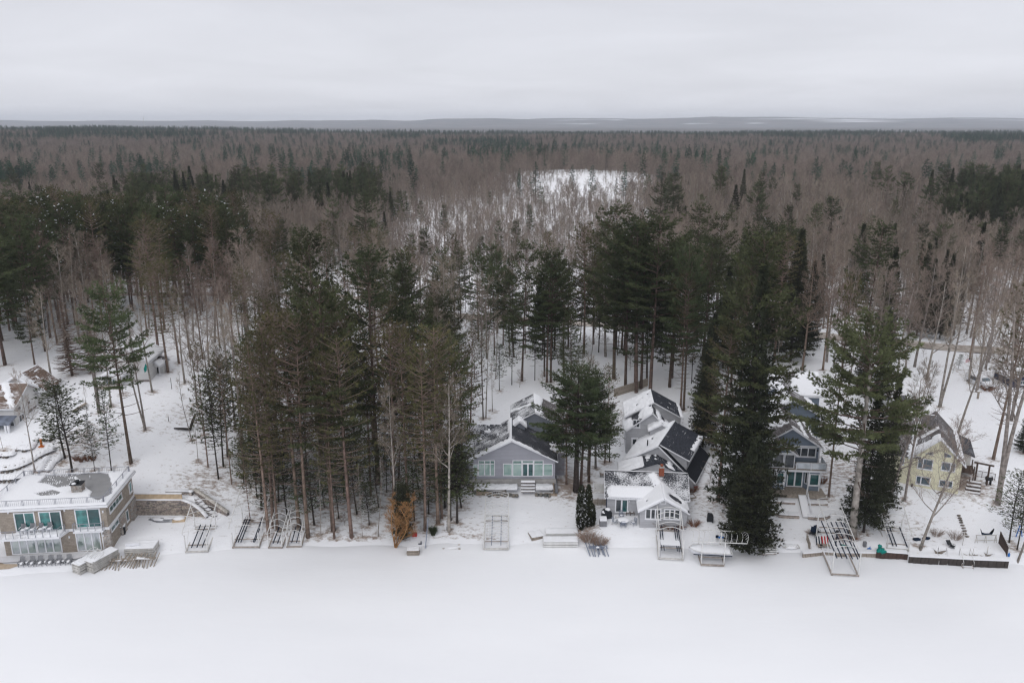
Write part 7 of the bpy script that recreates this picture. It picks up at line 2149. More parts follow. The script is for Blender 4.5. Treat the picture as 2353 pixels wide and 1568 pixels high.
# ------------------------------------------------------------------ boulder walls of the old garden: every stone a part
def boulder_wall(pts, h, label, seed, big=.42):
    rng = random.Random(seed); r0 = pts[0]; r = empty('boulder_wall', (r0.x, r0.y, r0.z), 0, label, 'boulder wall')
    protos = []
    for k in range(5):
        mb = MB().blob((0, 0, 0), (.5, .42, .38), 8, 5, amp=.55, seed=seed + k * 3.1)
        for i in range(len(mb.sm)): mb.sm[i] = False
        protos.append(mb.mesh('boulder', M['boulder']))
    cnt = 0
    for a, b in zip(pts, pts[1:]):
        L = (b - a).length; n = max(1, int(L / (big * .95)))
        for lay in range(max(1, int(round(h / (big * .62))))):
            for i in range(n):
                if rng.random() < .1: continue
                t = (i + rng.uniform(.1, .9)) / n; p = a.lerp(b, t); s = big * rng.uniform(.8, 1.25)
                link('boulder', protos[rng.randrange(5)], r, (p.x - r0.x, p.y - r0.y + lay * .12, gh(p.x, p.y) - r0.z + .10 + lay * big * .62), (rng.uniform(-.3, .3), rng.uniform(-.3, .3), rng.uniform(0, 6)), (s, s, s)); cnt += 1
    mb = MB()
    for a, b in zip(pts, pts[1:]):
        for i in range(4):
            p = a.lerp(b, (i + .5) / 4); L = (b - a).length
            mb.blob((p.x - r0.x, p.y - r0.y + .45, gh(p.x, p.y) - r0.z + h * .55), (max(.5, L / 6), .6, h * .55 + .08), 8, 3, half=True, amp=.3, seed=i)
    mb.build('snow', M['snow'], r)
zl = lambda x, y: G(*zL(x, y))
boulder_wall([zl(-60, 1432), zl(60, 1432), zl(140, 1425)], .55, 'short boulder wall at the left edge below the brown-roofed house', 1)
boulder_wall([G(*zA(-20, 315)), G(*zA(110, 305)), G(*zA(230, 270)), G(*zA(330, 225)), G(*zA(430, 160)), G(*zA(530, 110)), G(*zA(630, 70))], .75, 'long boulder wall curving up the garden slope', 2)
boulder_wall([G(*zA(-20, 430)), G(*zA(130, 425)), G(*zA(260, 400)), G(*zA(340, 370))], .8, 'lowest boulder wall just behind the roof railing', 3)
boulder_wall([zl(200, 1345), zl(290, 1358), zl(370, 1350), zl(400, 1290), zl(450, 1220), zl(640, 1230)], .6, 'uppermost boulder wall stepping round the old garden terrace', 4)
def garden_steps():
    a = G(*zA(530, 300)); b = G(*zA(600, 165)); r = empty('garden_steps', tuple(a), 0, 'snowy stone garden steps between two rows of boulders', 'steps')
    sl = MB().box(-.75, .75, 0, .34, 0, .16).mesh('stone_slab', M['boulder'])
    for i in range(7):
        p = a.lerp(b, i / 6) - a; z = gh(a.x + p.x, a.y + p.y) - a.z
        link('stone_slab', sl, r, (p.x, p.y, z + .02), (0, 0, rad(-12)))
        MB().box(-.7, .7, .06, .40, 0, .10).build('snow', M['snow'], r, (p.x, p.y + .02, z + .18), rad(-12))
garden_steps()
boulder_wall([G(*zA(465, 320)), G(*zA(500, 230)), G(*zA(560, 165))], .5, 'row of dark boulders left of the garden steps', 5, .34)
boulder_wall([G(*zA(570, 315)), G(*zA(620, 230)), G(*zA(690, 175)), G(*zA(725, 145))], .5, 'row of brown boulders right of the garden steps', 6, .36)
p = zl(518, 1290); r = empty('garden_lantern', (p.x, p.y, p.z), 0, 'orange wooden post stump on a square base in the garden', 'post')
MB().box(-.35, .35, -.3, .3, 0, .08).build('base', M['orange'], r); MB().cyl(0, 0, .08, .95, .16, 8, r2=.12).cyl(0, 0, .95, 1.05, .2, 8).build('post', M['orange'], r)
# dark brush bank and ramp boards beside the old house porch
p = zl(900, 870); q = zl(1080, 785); r = empty('boat_hull', (p.x, p.y, p.z), 0, 'long brown board ramp behind the bushy young pines', 'ramp')
MB().bar((0, 0, .15), (q.x - p.x, q.y - p.y, q.z - p.z + .45), .6, .1).build('board', M['wood'], r)

# ------------------------------------------------------------------ fallen trunk on the slope, poles, kite
def fallen():
    a = G(400, 985); b = G(437, 989); c = G(452, 972); r = empty('fallen_trunk', tuple(a), 0, 'fallen dark trunk with upturned end lying across the snowy slope', 'fallen tree')
    B = b - a; C_ = c - a
    MB().tube([(0, 0, .12), tuple(B * .5 + Vector((0, 0, .2))), tuple(B + Vector((0, 0, .25))), tuple(B + (C_ - B) * .6 + Vector((0, -.2, 1.0))), tuple(B + (C_ - B) + Vector((.2, -.6, 1.7)))], [.10, .17, .24, .2, .10], 8).build('trunk', M['bark_dark'], r)
    for k in range(4):
        MB().tube([tuple(B * (.3 + .2 * k) + Vector((0, 0, .2))), tuple(B * (.3 + .2 * k) + Vector((.4 - .3 * k, -.5, .5)))], [.05, .015], 4).build('branch', M['bark_dark'], r)
    mb = MB().blob((B.x * .45, B.y * .45 + .15, .22), (1.3, .22, .16), 10, 3, half=True); mb.build('snow', M['snow'], r)
fallen()
for x, y, ty, lb in ((394.6, 893, 868, 'lone thin wooden post standing in the snowy clearing'), (387.5, 967, 956, 'short marker stake lower in the snowy clearing')):
    p = G(x, y); t = YY(x, ty, p.y); o = MB().cyl(0, 0, -.2, t.z - p.z, .045, 6).build('post', M['bark_dark'], None, tuple(p)); tag(o, lb, 'post')
p = G(334, 900); t = YY(331, 843, p.y)
o = MB().prism([(0, -.9), (.32, -.55), (.42, .1), (.30, .6), (-.1, -.3)], 'y', -.03, .03).build('wind_sock', M['teal'], None, tuple(t)); tag(o, 'teal cloth pennant hanging in front of the forked bare tree', 'pennant')

# leaning blue pole, ladder stands and boat bits under the grove
def pole(a, b, h, m, w, label, name='pole', cat='pole'):
    p = G(*a); q = G(*b) if b else p; 
    o = MB().bar((0, 0, .05), (q.x - p.x, q.y - p.y, q.z - p.z + h), w).build(name, M[m], None, tuple(p)); tag(o, label, cat); return o
pole(z10(940, 1260), z10(985, 1000), 1.7, 'steel', .11, 'long navy blue mast leaning back under the shore grove')
pole(z10(1228, 990), None, 1.35, 'white', .14, 'short white pipe standing against the pale bare tree')

def bench_table(loc, rz, label):
    r = empty('picnic_bench', loc, rz, label, 'bench')
    top = MB()
    for i in range(4): top.box(-.8, .8, -.32 + i * .17, -.17 + i * .17, .50, .54)
    top.build('seat', M['wood'], r)
    for x in (-.6, .6): MB().box(x - .05, x + .05, -.28, .30, 0, .50).build('leg', M['wood'], r)
    MB().blob((0, 0, .54), (.78, .34, .2), 12, 4, half=True).build('snow', M['snow'], r)
bench_table(G(*zC2(1240, 1450)), rad(-8), 'snow-covered bench under the left front window of the grey cottage')

# round patio table and four metal chairs
def patio_set():
    p = G(*zC2(650, 1440)); r = empty('patio_table', tuple(p), 0, 'round patio table capped with snow on the cottage terrace', 'table')
    MB().cyl(0, 0, .70, .74, .72, 20).build('table_top', M['steel'], r)
    for a in range(4): MB().bar((.5 * math.cos(a * PI / 2 + .7), .5 * math.sin(a * PI / 2 + .7), 0), (.4 * math.cos(a * PI / 2 + .7), .4 * math.sin(a * PI / 2 + .7), .7), .05).build('leg', M['steel'], r)
    MB().blob((0, 0, .74), (.72, .72, .16), 20, 4, half=True).build('snow', M['snow'], r)
    for (x, y, a, w) in ((480, 1410, 60, 'left of the round snowy table'), (610, 1300, 5, 'behind the round snowy table'), (860, 1440, -60, 'right of the round snowy table'), (640, 1475, 180, 'in front of the round snowy table')):
        q = G(*zC2(x, y)); c = empty('metal_chair', tuple(q), rad(a), 'slatted metal patio chair ' + w, 'chair', 'metal chairs around the round table')
        MB().box(-.25, .25, -.25, .25, .40, .44).build('seat', M['steel'], c)
        bk = MB(); bk.bar((-.24, .25, .42), (-.24, .36, .98), .035).bar((.24, .25, .42), (.24, .36, .98), .035)
        for k in range(4): bk.bar((-.24, .27 + k * .025, .54 + k * .13), (.24, .27 + k * .025, .54 + k * .13), .03, .06)
        bk.build('backrest', M['steel'], c)
        for sx in (-1, 1):
            MB().tube([(sx * .26, -.25, 0), (sx * .26, -.25, .6), (sx * .26, .25, .62), (sx * .26, .3, 0)], .02, 5).build('leg', M['steel'], c)
        snow_blob(c, (0, 0, .44), (.2, .2, .07))
patio_set()
for i, (x, w) in enumerate(((735, 'left'), (818, 'right'))):
    q = G(*zC2(x, 1200)); c = empty('lounge_chair', (q.x, q.y, q.z), rad(5), 'brown high-backed chair, %s one of the two by the cottage glass door' % w, 'chair', 'brown chairs by the cottage door')
    MB().box(-.27, .27, -.55, .1, .30, .38).build('seat', M['brown'], c); MB().bar((0, .1, .32), (0, .38, 1.12), .54, .06).build('backrest', M['brown'], c)
    for sx in (-1, 1):
        for y in (-.5, .1): MB().box(sx * .24 - .03, sx * .24 + .03, y - .03, y + .03, 0, .3).build('leg', M['brown'], c)
    snow_blob(c, (0, -.2, .38), (.22, .22, .16))
# covered grill with snow
q = G(*zC2(310, 1290)); c = empty('covered_grill', tuple(q), rad(15), 'grill under a black cover with snow on top beside the cottage corner', 'grill')
MB().prism([(-.62, 0), (.62, 0), (.60, .85), (.32, 1.2), (-.32, 1.2), (-.60, .85)], 'y', -.32, .32).build('cover', M['black'], c)
MB().blob((.12, 0, 1.15), (.38, .36, .24), 10, 4, half=True).blob((-.45, -.05, .86), (.24, .33, .22), 8, 4, half=True).build('snow', M['snow'], c)
q = G(*zC2(235, 1440)); c = empty('storage_box', tuple(q), 0, 'grey square planter box with a snow cap below the grill', 'box')
MB().box(-.45, .45, -.35, .35, 0, .75).build('box_body', M['grey'], c); MB().box(-.44, .44, -.34, .34, .751, 1.1).build('snow', M['snow'], c)
# white gate panel and slatted fence left of the cottage
q = G(*zC2(50, 765)); c = empty('white_gate', tuple(q), 0, 'pale vinyl gate panel between the arborvitae and the cottage', 'gate')
for k in range(2): MB().box(k * 1.12, k * 1.12 + 1.1, 0, .05, 0, 1.25).build('gate_panel', M['alu_white'], c)
MB().box(.2, .26, -.05, 0, .55, .62).build('latch', M['black'], c); MB().box(2.24, 2.34, -.03, .07, 0, 1.45).build('post', M['white'], c); MB().box(-.12, -.02, -.03, .07, 0, 1.45).build('post', M['white'], c)
q = G(*zC2(15, 1035)); c = empty('slat_fence', tuple(q), 0, 'low weathered slat fence beside the arborvitae', 'fence')
for k in range(5): MB().box(0, 1.95, -.03, 0, .08 + k * .17, .20 + k * .17).build('slat', M['wood'], c)
for x in (0, .75, 1.9): MB().box(x - .04, x + .04, .003, .08, 0, 1.05).build('post', M['wood'], c)
MB().box(-.1, 2.0, .1, 1.6, .75, .95).build('snow', M['snow'], c)
q = G(*zC2(230, 440)); c = empty('garden_cart', tuple(q), 0, 'small rusty cart heaped with snow beside the cottage roof', 'cart')
MB().box(-.4, .4, -.3, .3, .25, .6).build('cart_body', M['rust'], c); MB().blob((0, 0, .55), (.42, .32, .3), 8, 4, half=True).build('snow', M['snow'], c)
for s in (-.3, .3): MB().tube([(s - .03, -.3, .15), (s + .03, -.3, .15)], .15, 8).build('wheel', M['black'], c)
# red playthings, wooden frame east of the cottage
q = G(*zC2(2040, 670)); c = empty('picnic_table', tuple(q), rad(20), 'small red picnic table beside the black roof', 'picnic table')
MB().box(-.6, .6, -.3, .3, .5, .56).build('table_top', M['red'], c)
for s in (-1, 1):
    MB().box(-.6, .6, s * .55 - .12, s * .55 + .12, .28, .32).build('seat', M['red'], c)
    MB().bar((s * .4, -.55, 0), (s * .4, .1, .5), .05).bar((s * .4, .55, 0), (s * .4, -.1, .5), .05).build('leg', M['rust'], c)
q = G(*zC2(2010, 870)); c = empty('sand_box', tuple(q), rad(10), 'square timber sandbox frame east of the cottage', 'sandbox')
for k, b in enumerate(((-.7, .7, -.55, -.47), (-.7, .7, .47, .55), (-.7, -.62, -.467, .467), (.62, .7, -.467, .467))): MB().box(*b, 0, .22).build('board', M['wood'], c)
MB().box(-.62, .62, -.467, .467, 0, .14).build('snow', M['snow'], c)

# items between cottage and blue house
q = G(*z6(1170, 455)); c = empty('covered_grill', tuple(q), rad(-10), 'black covered kettle standing alone in the snow left of the cedar', 'grill')
MB().prism([(-.4, 0), (.4, 0), (.38, .8), (.2, 1.05), (-.3, 1.1), (-.38, .8)], 'y', -.3, .3).build('cover', M['black'], c); snow_blob(c, (0, 0, .02), (.6, .4, .1))
q = G(*z6(1385, 620)); c = empty('solar_panel', tuple(q), 0, 'small framed solar panel on a post by the cedar', 'solar panel')
MB().cyl(0, 0, 0, 1.0, .04, 6).build('post', M['alu'], c); MB().bar((-.42, 0, 1.1), (.42, 0, 1.1), .5, .04, roll=rad(-35)).build('panel_frame', M['white'], c)
for k in range(4): MB().bar((-.36 + k * .185, -.02, 1.105), (-.20 + k * .185, -.02, 1.105), .40, .05, roll=rad(-35)).build('cell', M['black'], c)
q = G(*z6(1360, 985)); c = empty('signpost', tuple(q), 0, 'thin post with a blue diamond sign behind the boat lift', 'sign')
MB().cyl(0, 0, 0, 1.55, .035, 6).build('post', M['alu'], c); MB().prism([(-.36, 1.62), (0, 1.40), (.36, 1.62), (0, 1.86)], 'y', -.06, .0).build('sign_plate', M['blue'], c)
MB().prism([(-.06, 1.58), (.12, 1.60), (.10, 1.68), (-.08, 1.66)], 'y', -.07, -.06).build('emblem', M['white'], c)
q = G(*z6(1300, 840)); c = empty('winch_box', tuple(q), 0, 'small navy control box on a stake behind the boat lift', 'box')
MB().cyl(0, 0, 0, .6, .03, 6).build('post', M['alu'], c); MB().box(-.16, .16, -.1, .1, .55, .85).build('box_body', M['navy'], c)

# terrace walls of the blue house, chairs, boat
def timber_edge(pts, h, label, m='stone_v2', w=.35, cat='terrace wall', name='terrace_wall'):
    P = [G(*p) for p in pts]; o = P[0]; r = empty(name, tuple(o), 0, label, cat)
    rng = random.Random(len(label)); 
    for a, b in zip(P, P[1:]):
        L = (b - a).length; n = max(1, int(L / .55)); d = (b - a) / n; ang = math.atan2(b.y - a.y, b.x - a.x)
        for k in range(max(1, int(h / .17))):
            for i in range(n):
                p = a + d * (i + (.5 if k % 2 else 0) * .0)
                MBX = MB().box(0, L / n - .02, -w / 2, w / 2, 0, .155)
                MBX.build('block', M[m if (i + k) % 3 else 'stone_v3'], r, tuple(p - o + Vector((0, 0, k * .17 - .05))), ang)
    mb = MB()
    for a, b in zip(P, P[1:]):
        A = a - o + Vector((0, .2, h - .02)); B = b - o + Vector((0, .2, h - .02)); mb.bar(A, B, .75, .16)
    mb.build('snow', M['snow'], r)
    return r
timber_edge([zB(170, 1300), zB(205, 1325), zB(330, 1335), zB(445, 1342)], .34, 'upper left terrace edging under the evergreen hedge')
timber_edge([zB(525, 1350), zB(650, 1350), zB(765, 1348)], .34, 'upper right terrace edging below the blue house')
timber_edge([zB(230, 1437), zB(280, 1470), zB(380, 1478), zB(485, 1482)], .5, 'lower left curved terrace wall below the blue house')
timber_edge([zB(570, 1488), zB(640, 1497), zB(730, 1497), zB(785, 1470)], .5, 'lower right curved terrace wall below the blue house')
for x, y, a, lb in ((1195, 530, -35, 'dark folding chair seen side on below the terraces'), (1270, 500, 20, 'dark square-backed chair below the terraces')):
    q = G(*z7(x, y)); c = empty('deck_chair', tuple(q), rad(a), lb, 'chair', 'dark chairs below the blue house')
    MB().box(-.3, .3, -.3, .2, .38, .43).build('seat', M['black'], c); MB().bar((0, .2, .42), (0, .34, 1.08), .62, .05).build('backrest', M['navy'], c)
    for sx in (-1, 1): MB().tube([(sx * .32, -.4, 0), (sx * .32, -.25, .6), (sx * .32, .3, .62), (sx * .32, .42, 0)], .025, 5).build('leg', M['black'], c)
q = G(*z7(830, 745)); c = empty('row_boat', tuple(q), rad(-3), 'upturned snow-buried boat frame below the terraces', 'boat')
MB().tube([(-1.1, .9, .35), (-1.2, .3, .3), (-.9, -.1, .2), (1.0, -.15, .2), (.9, .3, .3), (.6, .7, .35)], .05, 6).build('gunwale', M['alu'], c)
for k in range(5): MB().blob((-.7 + k * .33, 0, .12), (.08, .14, .28), 6, 5).build('hull_rib', M['alu_white'], c)
MB().blob((0, .3, .1), (1.1, .6, .28), 14, 4, half=True).build('snow', M['snow'], c)
# wooden deck corner with deck chairs by the lake
q = G(*z7(1140, 800)); c = empty('shore_deck', tuple(q), rad(-4), 'weathered plank deck and privacy board at the lake edge', 'deck')
for k in range(5): MB().box(0, 2.6, -.35 + k * .26, -.12 + k * .26, .28, .34).build('plank', M['wood'], c)
MB().box(-.5, 3.0, -.5, -.38, -.2, .28).build('deck_face', M['wood'], c)
MB().add([(-.02, -.1, .3), (.06, -.1, .3), (.06, 1.5, .3), (-.02, 1.5, .3), (-.02, -.1, 1.15), (.06, -.1, 1.15), (.06, 1.5, 1.6), (-.02, 1.5, 1.6)], [(3,2,1,0),(4,5,6,7),(0,1,5,4),(1,2,6,5),(2,3,7,6),(3,0,4,7)]).build('privacy_board', M['wood'], c)
MB().blob((1.3, .5, .34), (1.2, .7, .2), 12, 4, half=True).build('snow', M['snow'], c)
for x, m, lb in ((1320, 'stripe', 'striped navy deck chair on the shore deck'), (1420, 'red', 'deck chair with a red towel beside the great lift')):
    q = G(*z7(x, 740)); c = empty('deck_chair', (q.x, q.y, q.z + .35), rad(8), lb, 'chair')
    bk = MB()
    for k in range(5): bk.bar((-.34 + k * .17, .1, .1), (-.34 + k * .17, .5, 1.0), .15, .04, mi=k % 2)
    bk.build('backrest', [M['navy' if m == 'stripe' else 'red'], M['alu_white']], c)
    MB().box(-.36, .36, -.4, .12, .12, .18).build('seat', M['wood'], c)
    for sx in (-.33, .33): MB().bar((sx, -.4, -.1), (sx, .45, .5), .05).build('leg', M['wood'], c)
q = G(*z7(1335, 775)); o = MB().cyl(0, 0, .3, .72, .16, 10, r2=.2).build('bucket', M['black'], None, tuple(q)); tag(o, 'black bucket on the shore deck', 'bucket')
q = G(*z7(1770, 740)); o = MB().bar((-.6, .3, .35), (.6, -.3, .35), .22, .05).build('paddle', M['teal'], None, tuple(q)); tag(o, 'turquoise paddle lying behind the great lift', 'paddle')
q = G(*z7(2090, 710)); o = MB().box(-.18, .18, -.15, .15, 0, .65).build('mail_box', M['grey'], None, tuple(q)); tag(o, 'grey utility box in the snow right of the great lift', 'utility box')
q = G(*z7(2168, 775)); c = empty('water_toy', tuple(q), 0, 'small blue toy in the snow near the teal tarp', 'toy'); MB().blob((0, 0, .2), (.3, .12, .12), 8, 5).build('toy_body', M['blue'], c); MB().bar((-.05, 0, .1), (.1, 0, .5), .07).build('handle', M['blue'], c)
q = G(*z7(1595, 690)); c = empty('pump_stand', tuple(q), 0, 'dark winch post standing inside the great lift', 'post')
MB().cyl(0, 0, 0, 1.9, .07, 8).build('post', M['black'], c); MB().box(-.14, .14, -.1, .1, 1.75, 2.0).build('winch', M['black'], c)

# wooden and sheet-metal seawalls along the right shore; each board or sheet is a part
def seawall(pts, ztop, label, m, pitch, name='seawall', zbot=-.3, snow=True):
    P = [Z(p[0], p[1], ztop) for p in pts]; o = P[0]; r = empty(name, (o.x, o.y, 0), 0, label, 'seawall')
    for a, b in zip(P, P[1:]):
        L = (b - a).length; n = max(1, int(round(L / pitch))); ang = math.atan2(b.y - a.y, b.x - a.x)
        for i in range(n):
            p = a.lerp(b, i / n)
            MB().box(.01, L / n - .01, -.04 - .03 * (i % 2), .05, zbot, ztop).build('board', M[m], r, (p.x - o.x, p.y - o.y, 0), ang)
    mb = MB()
    for a, b in zip(P, P[1:]):
        mb.bar(Vector((a.x - o.x, a.y - o.y + .25, ztop + .05)), Vector((b.x - o.x, b.y - o.y + .25, ztop + .05)), .7, .16)
    if snow: mb.build('snow', M['snow'], r)
M['rustsheet'] = mat('brown_sheet_piling', (0.055, 0.040, 0.038), .85, var=.35, vscale=1.5, c2=(.10, .062, .050))
M['darksheet'] = mat('dark_sheet_piling', (0.045, 0.042, 0.042), .85, var=.35, vscale=1.5, c2=(.075, .062, .055))
seawall([z8(165, 682), z8(400, 700), z8(635, 718)], 1.02, 'brown sheet-pile seawall section with the teal tarp on it', 'rustsheet', .45)
seawall([z8(650, 755), z8(1060, 775), z8(1420, 795), z8(1650, 808), z8(2130, 825)], 1.02, 'long dark sheet-pile seawall at the right shore', 'darksheet', .45)
seawall([z7(1030, 828), z7(1120, 820), z7(1420, 795), z7(1560, 805)], .62, 'low weathered board seawall left of the great lift', 'wood', .30)
seawall([z7(1600, 815), z7(2000, 815), z7(2290, 822)], .70, 'weathered board seawall behind the great lift', 'wood', .30)
seawall([z7(480, 790), z7(620, 800)], .35, 'short stone sill by the rolling rack', 'stone_v3', .5)
# brown privacy fence
def brown_fence():
    a = G(*z8(1975, 560)); b = G(*z8(2100, 760)); r = empty('board_fence', tuple(a), 0, 'dark brown sloping board fence at the right end of the seawall', 'fence')
    n = 11; d = (b - a)
    for i in range(n):
        p = d * (i / n); L = d.length / n; ang = math.atan2(d.y, d.x)
        MB().box(0.01, L - .01, -.03, .03, -.3, 1.55 - .04 * i).build('board', M['rustsheet'], r, tuple(p), ang)
brown_fence()
# back fence behind the cottage
def back_fence():
    a = G(1410, 912); b = G(1488, 886); r = empty('board_fence', tuple(a), 0, 'brown board fence below the tall pines behind the grey cottage', 'fence')
    d = b - a; n = 22; ang = math.atan2(d.y, d.x)
    for i in range(n):
        p = d * (i / n); MB().box(0.01, d.length / n - .01, -.03, .03, -.4, 1.5).build('board', M['wood'], r, (p.x, p.y, gh(a.x + p.x, a.y + p.y) - a.z), ang)
back_fence()
# teal tarp, yellow stake, steps, benches on the seawall
q = Z(*z8(235, 690), 1.1); c = empty('teal_tarp', tuple(q), 0, 'bunched teal tarp hanging over the brown seawall', 'tarp')
MB().blob((0, .05, .1), (.42, .3, .32), 12, 7, amp=.8, seed=2).blob((-.1, .3, .55), (.22, .2, .28), 10, 6, amp=.8, seed=5).blob((.3, 0, .0), (.4, .2, .18), 10, 6, amp=.7, seed=8).build('cloth', M['teal'], c)
q = Z(*z8(755, 830), 0); o = MB().bar((0, -.06, -.1), (-.04, -.02, 1.15), .09).build('stake', M['yellow'], None, (q.x, q.y - .1, 0)); tag(o, 'bright yellow stake against the seawall', 'stake')
def shore_ladder(q, w, h, n, label, m, rails=True, rz=0.0, name='shore_steps', run=.28):
    c = empty(name, tuple(q), rz, label, 'steps')
    for i in range(n):
        z = h * (i + .6) / n; y = run * i
        MB().box(0, w, y, y + .24, z - .04, z).build('tread', M[m], c); MB().box(.02, w - .02, y, y + .22, z + .002, z + .07).build('snow', M['snow'], c)
    for x in (0, w):
        MB().bar((x, -.1, 0), (x, run * n, h + .05), .06, .12).build('stringer', M[m], c)
        if rails: MB().tube([(x, -.2, 0), (x, -.1, .85), (x, run * n, h + .9), (x, run * n, h)], .03, 6).build('handrail', M['alu_white'], c)
shore_ladder(Z(*z8(1075, 885), 0) , .95, 1.1, 4, 'metal ladder with a raised top rail leaning on the seawall', 'alu', rz=rad(-4), run=.12)
shore_ladder(Z(*z8(1440, 935), 0), 1.15, 1.0, 4, 'metal shore steps with two handrails in front of the dark seawall', 'rust', rz=rad(-5), run=.30)
q = G(*z8(1700, 790)); c = empty('metal_rack', (q.x - 1.2, q.y - .4, q.z), rad(10), 'bare metal dock frame beside the shore steps', 'dock frame')
for k in range(4): MB().bar((k * .5, 0, .3), (k * .5 - .6, 2.0, .35), .06).build('rail', M['alu'], c)
for k in range(3): MB().bar((-.1, k * .5, .3), (2.0, k * .5, .3), .06).build('crossbar', M['rust'], c)
for x in (0, 1.9): MB().cyl(x, 0, 0, 1.5, .04, 6).build('leg', M['alu'], c)
q = G(*z8(1790, 560)); c = empty('sawhorse_rack', tuple(q), 0, 'metal trestle rack holding a dark blue sling under the brown fence', 'rack')
for x in (-1.2, -.1, 1.1):
    MB().bar((x - .15, 0, 0), (x, .1, .95), .06).bar((x + .15, 0, 0), (x, .1, .95), .06).build('leg', M['alu'], c)
MB().bar((-1.3, .1, .3), (1.3, .1, .3), .07).bar((-1.3, .12, .95), (1.2, .12, .95), .07).build('crossbar', M['alu'], c)
MB().prism([(-.75, 1.7), (-.55, 1.25), (-.1, 1.1), (.4, 1.1), (.8, 1.3), (.85, 1.75), (.7, 1.0), (-.5, .95)], 'y', .2, .35).build('sling', M['navy'], c)
for x, y, lb in ((760, 520, 'dark blue sling chair half buried left of the bank tree'), (900, 505, 'dark cushion in the snow right of the bank tree')):
    q = G(*z8(x, y)); o = MB().blob((0, 0, .12), (.5, .22, .22), 10, 6, amp=.5, seed=x).build('cushion', M['navy'], None, tuple(q)); tag(o, lb, 'cushion')
q = G(*z8(1250, 620)); c = empty('lawn_chair', tuple(q), rad(-30), 'toppled black lawn chair on the bank above the ladder', 'chair')
MB().bar((-.3, .5, .6), (0, 0, .25), .5, .05).build('backrest', M['black'], c); MB().bar((0, 0, .25), (.5, -.1, .2), .5, .05).build('seat', M['black'], c)
MB().tube([(-.1, -.2, 0), (.5, -.3, .1), (.6, -.25, .35), (.1, -.2, .4)], .025, 5).tube([(-.1, .2, 0), (.5, .1, .1), (.6, .15, .35), (.1, .2, .4)], .025, 5).build('leg', M['black'], c)
for x, y, ty, m, lb in ((1440, 595, 400, 'alu', 'thin metal marker pole on the bank above the seawall'), (1800, 760, 610, 'alu', 'thin upright pipe beside the flat dock pile')):
    q = G(*z8(x, y)); t = YY(z8(x, ty)[0], z8(x, ty)[1], q.y); o = MB().cyl(0, 0, -.1, t.z - q.z, .035, 6).build('pole', M[m], None, tuple(q)); tag(o, lb, 'pole')
q = G(*z8(2270, 470)); c = empty('blue_ladder_seat', tuple(q), 0, 'blue plastic swing frame among the trees at the right edge', 'swing frame')
MB().bar((-.3, 0, 0), (0, .1, 1.5), .08).bar((.45, 0, 0), (.1, .1, 1.5), .08).build('leg', M['blue'], c); MB().bar((-.1, 0, .9), (.3, 0, .6), .3, .08).build('seat', M['blue'], c)
q = Z(*z8(2125, 760), 1.05); c = empty('blue_jug', tuple(q), 0, 'small blue jug at the end of the dark seawall', 'jug'); MB().cyl(0, 0, 0, .35, .12, 8).cyl(0, 0, .35, .48, .06, 8).build('jug_body', M['blue'], c); MB().tube([(.1, 0, .1), (.2, 0, .2), (.1, 0, .35)], .02, 5).build('handle', M['white'], c)
# stepping stones up to the yellow house
r = empty('stepping_path', tuple(G(*z8(1420, 255))), 0, 'line of stepping stones climbing the bank toward the yellow house', 'stepping path')
o = r.location
for (x, y) in ((1425, 262), (1440, 303), (1455, 345), (1470, 388), (1480, 430), (1510, 470), (1415, 228), (1400, 195), (1385, 160)):
    q = G(*z8(x, y)); MB().blob((0, 0, .03), (.28, .16, .13), 8, 5, amp=.4, seed=x).build('stone', M['boulder'], r, (q.x - o.x, q.y - o.y, q.z - o.z))

# stairs, deck and arbour beside the yellow house
def yellow_deck():
    c = empty('wooden_deck', tuple(HY.W(7.5, 1.5, 0)), HY.a, 'dark wooden side deck with arbour gate and long stair rail by the yellow house', 'deck')
    MB().box(0, 1.9, 1.8, 4.5, 1.5, 1.65).build('deck_floor', M['darkwood'], c)
    for x in (0.1, 1.8):
        for y in (1.9, 4.4): MB().box(x - .07, x + .07, y - .07, y + .07, -1, 2.5).build('post', M['darkwood'], c)
    railing(c, [(.1, 1.85, 1.65), (1.8, 1.85, 1.65)], .9, .07, 'darkwood', .6, rails=2)
    for x in (2.1, 3.5): MB().box(x - .10, x + .10, 2.2, 2.4, -.3, 2.9).build('arbour_post', M['darkwood'], c)
    MB().bar((1.7, 2.3, 3.0), (4.0, 2.3, 2.85), .16, .2).build('arbour_beam', M['darkwood'], c)
    railing(c, [(2.1, 2.3, 1.0), (3.5, 2.3, .95), (4.3, 2.3, .9)], .9, .06, 'darkwood', .7, pickets=True)
    for i in range(7):
        MB().box(1.1 - i * .12, 2.7 - i * .05, .9 - i * .50, 1.18 - i * .50, .55 - i * .30, .68 - i * .30).build('step', M['darkwood'], c)
        MB().box(1.15 - i * .12, 2.65 - i * .05, .98 - i * .50, 1.3 - i * .50, .683 - i * .30, .80 - i * .30).build('snow', M['snow'], c)
    rl = MB(); rl.bar((1.3, .8, 1.45), (-3.0, -2.6, -.55), .09).bar((1.3, .8, .9), (-3.0, -2.6, -1.1), .06)
    for k in range(5): rl.bar((1.3 - k * 1.07, .8 - k * .85, .2 - k * .55), (1.3 - k * 1.07, .8 - k * .85, 1.5 - k * .5), .10)
    rl.build('stair_rail', M['darkwood'], c)
    q = HY.W(11.2, 4.0, 2.0); g = empty('tire_swing', (q.x, q.y, gh(q.x, q.y)), 0, 'dark barrel smoker beside the arbour', 'smoker')
    MB().tube([(-.35, 0, .9), (.35, 0, .9)], .32, 12).build('barrel', M['black'], g)
    for x in (-.25, .25): MB().box(x - .03, x + .03, -.2, .2, 0, .7).build('leg', M['black'], g)
    snow_blob(g, (0, 0, 1.18), (.3, .25, .1))
yellow_deck()

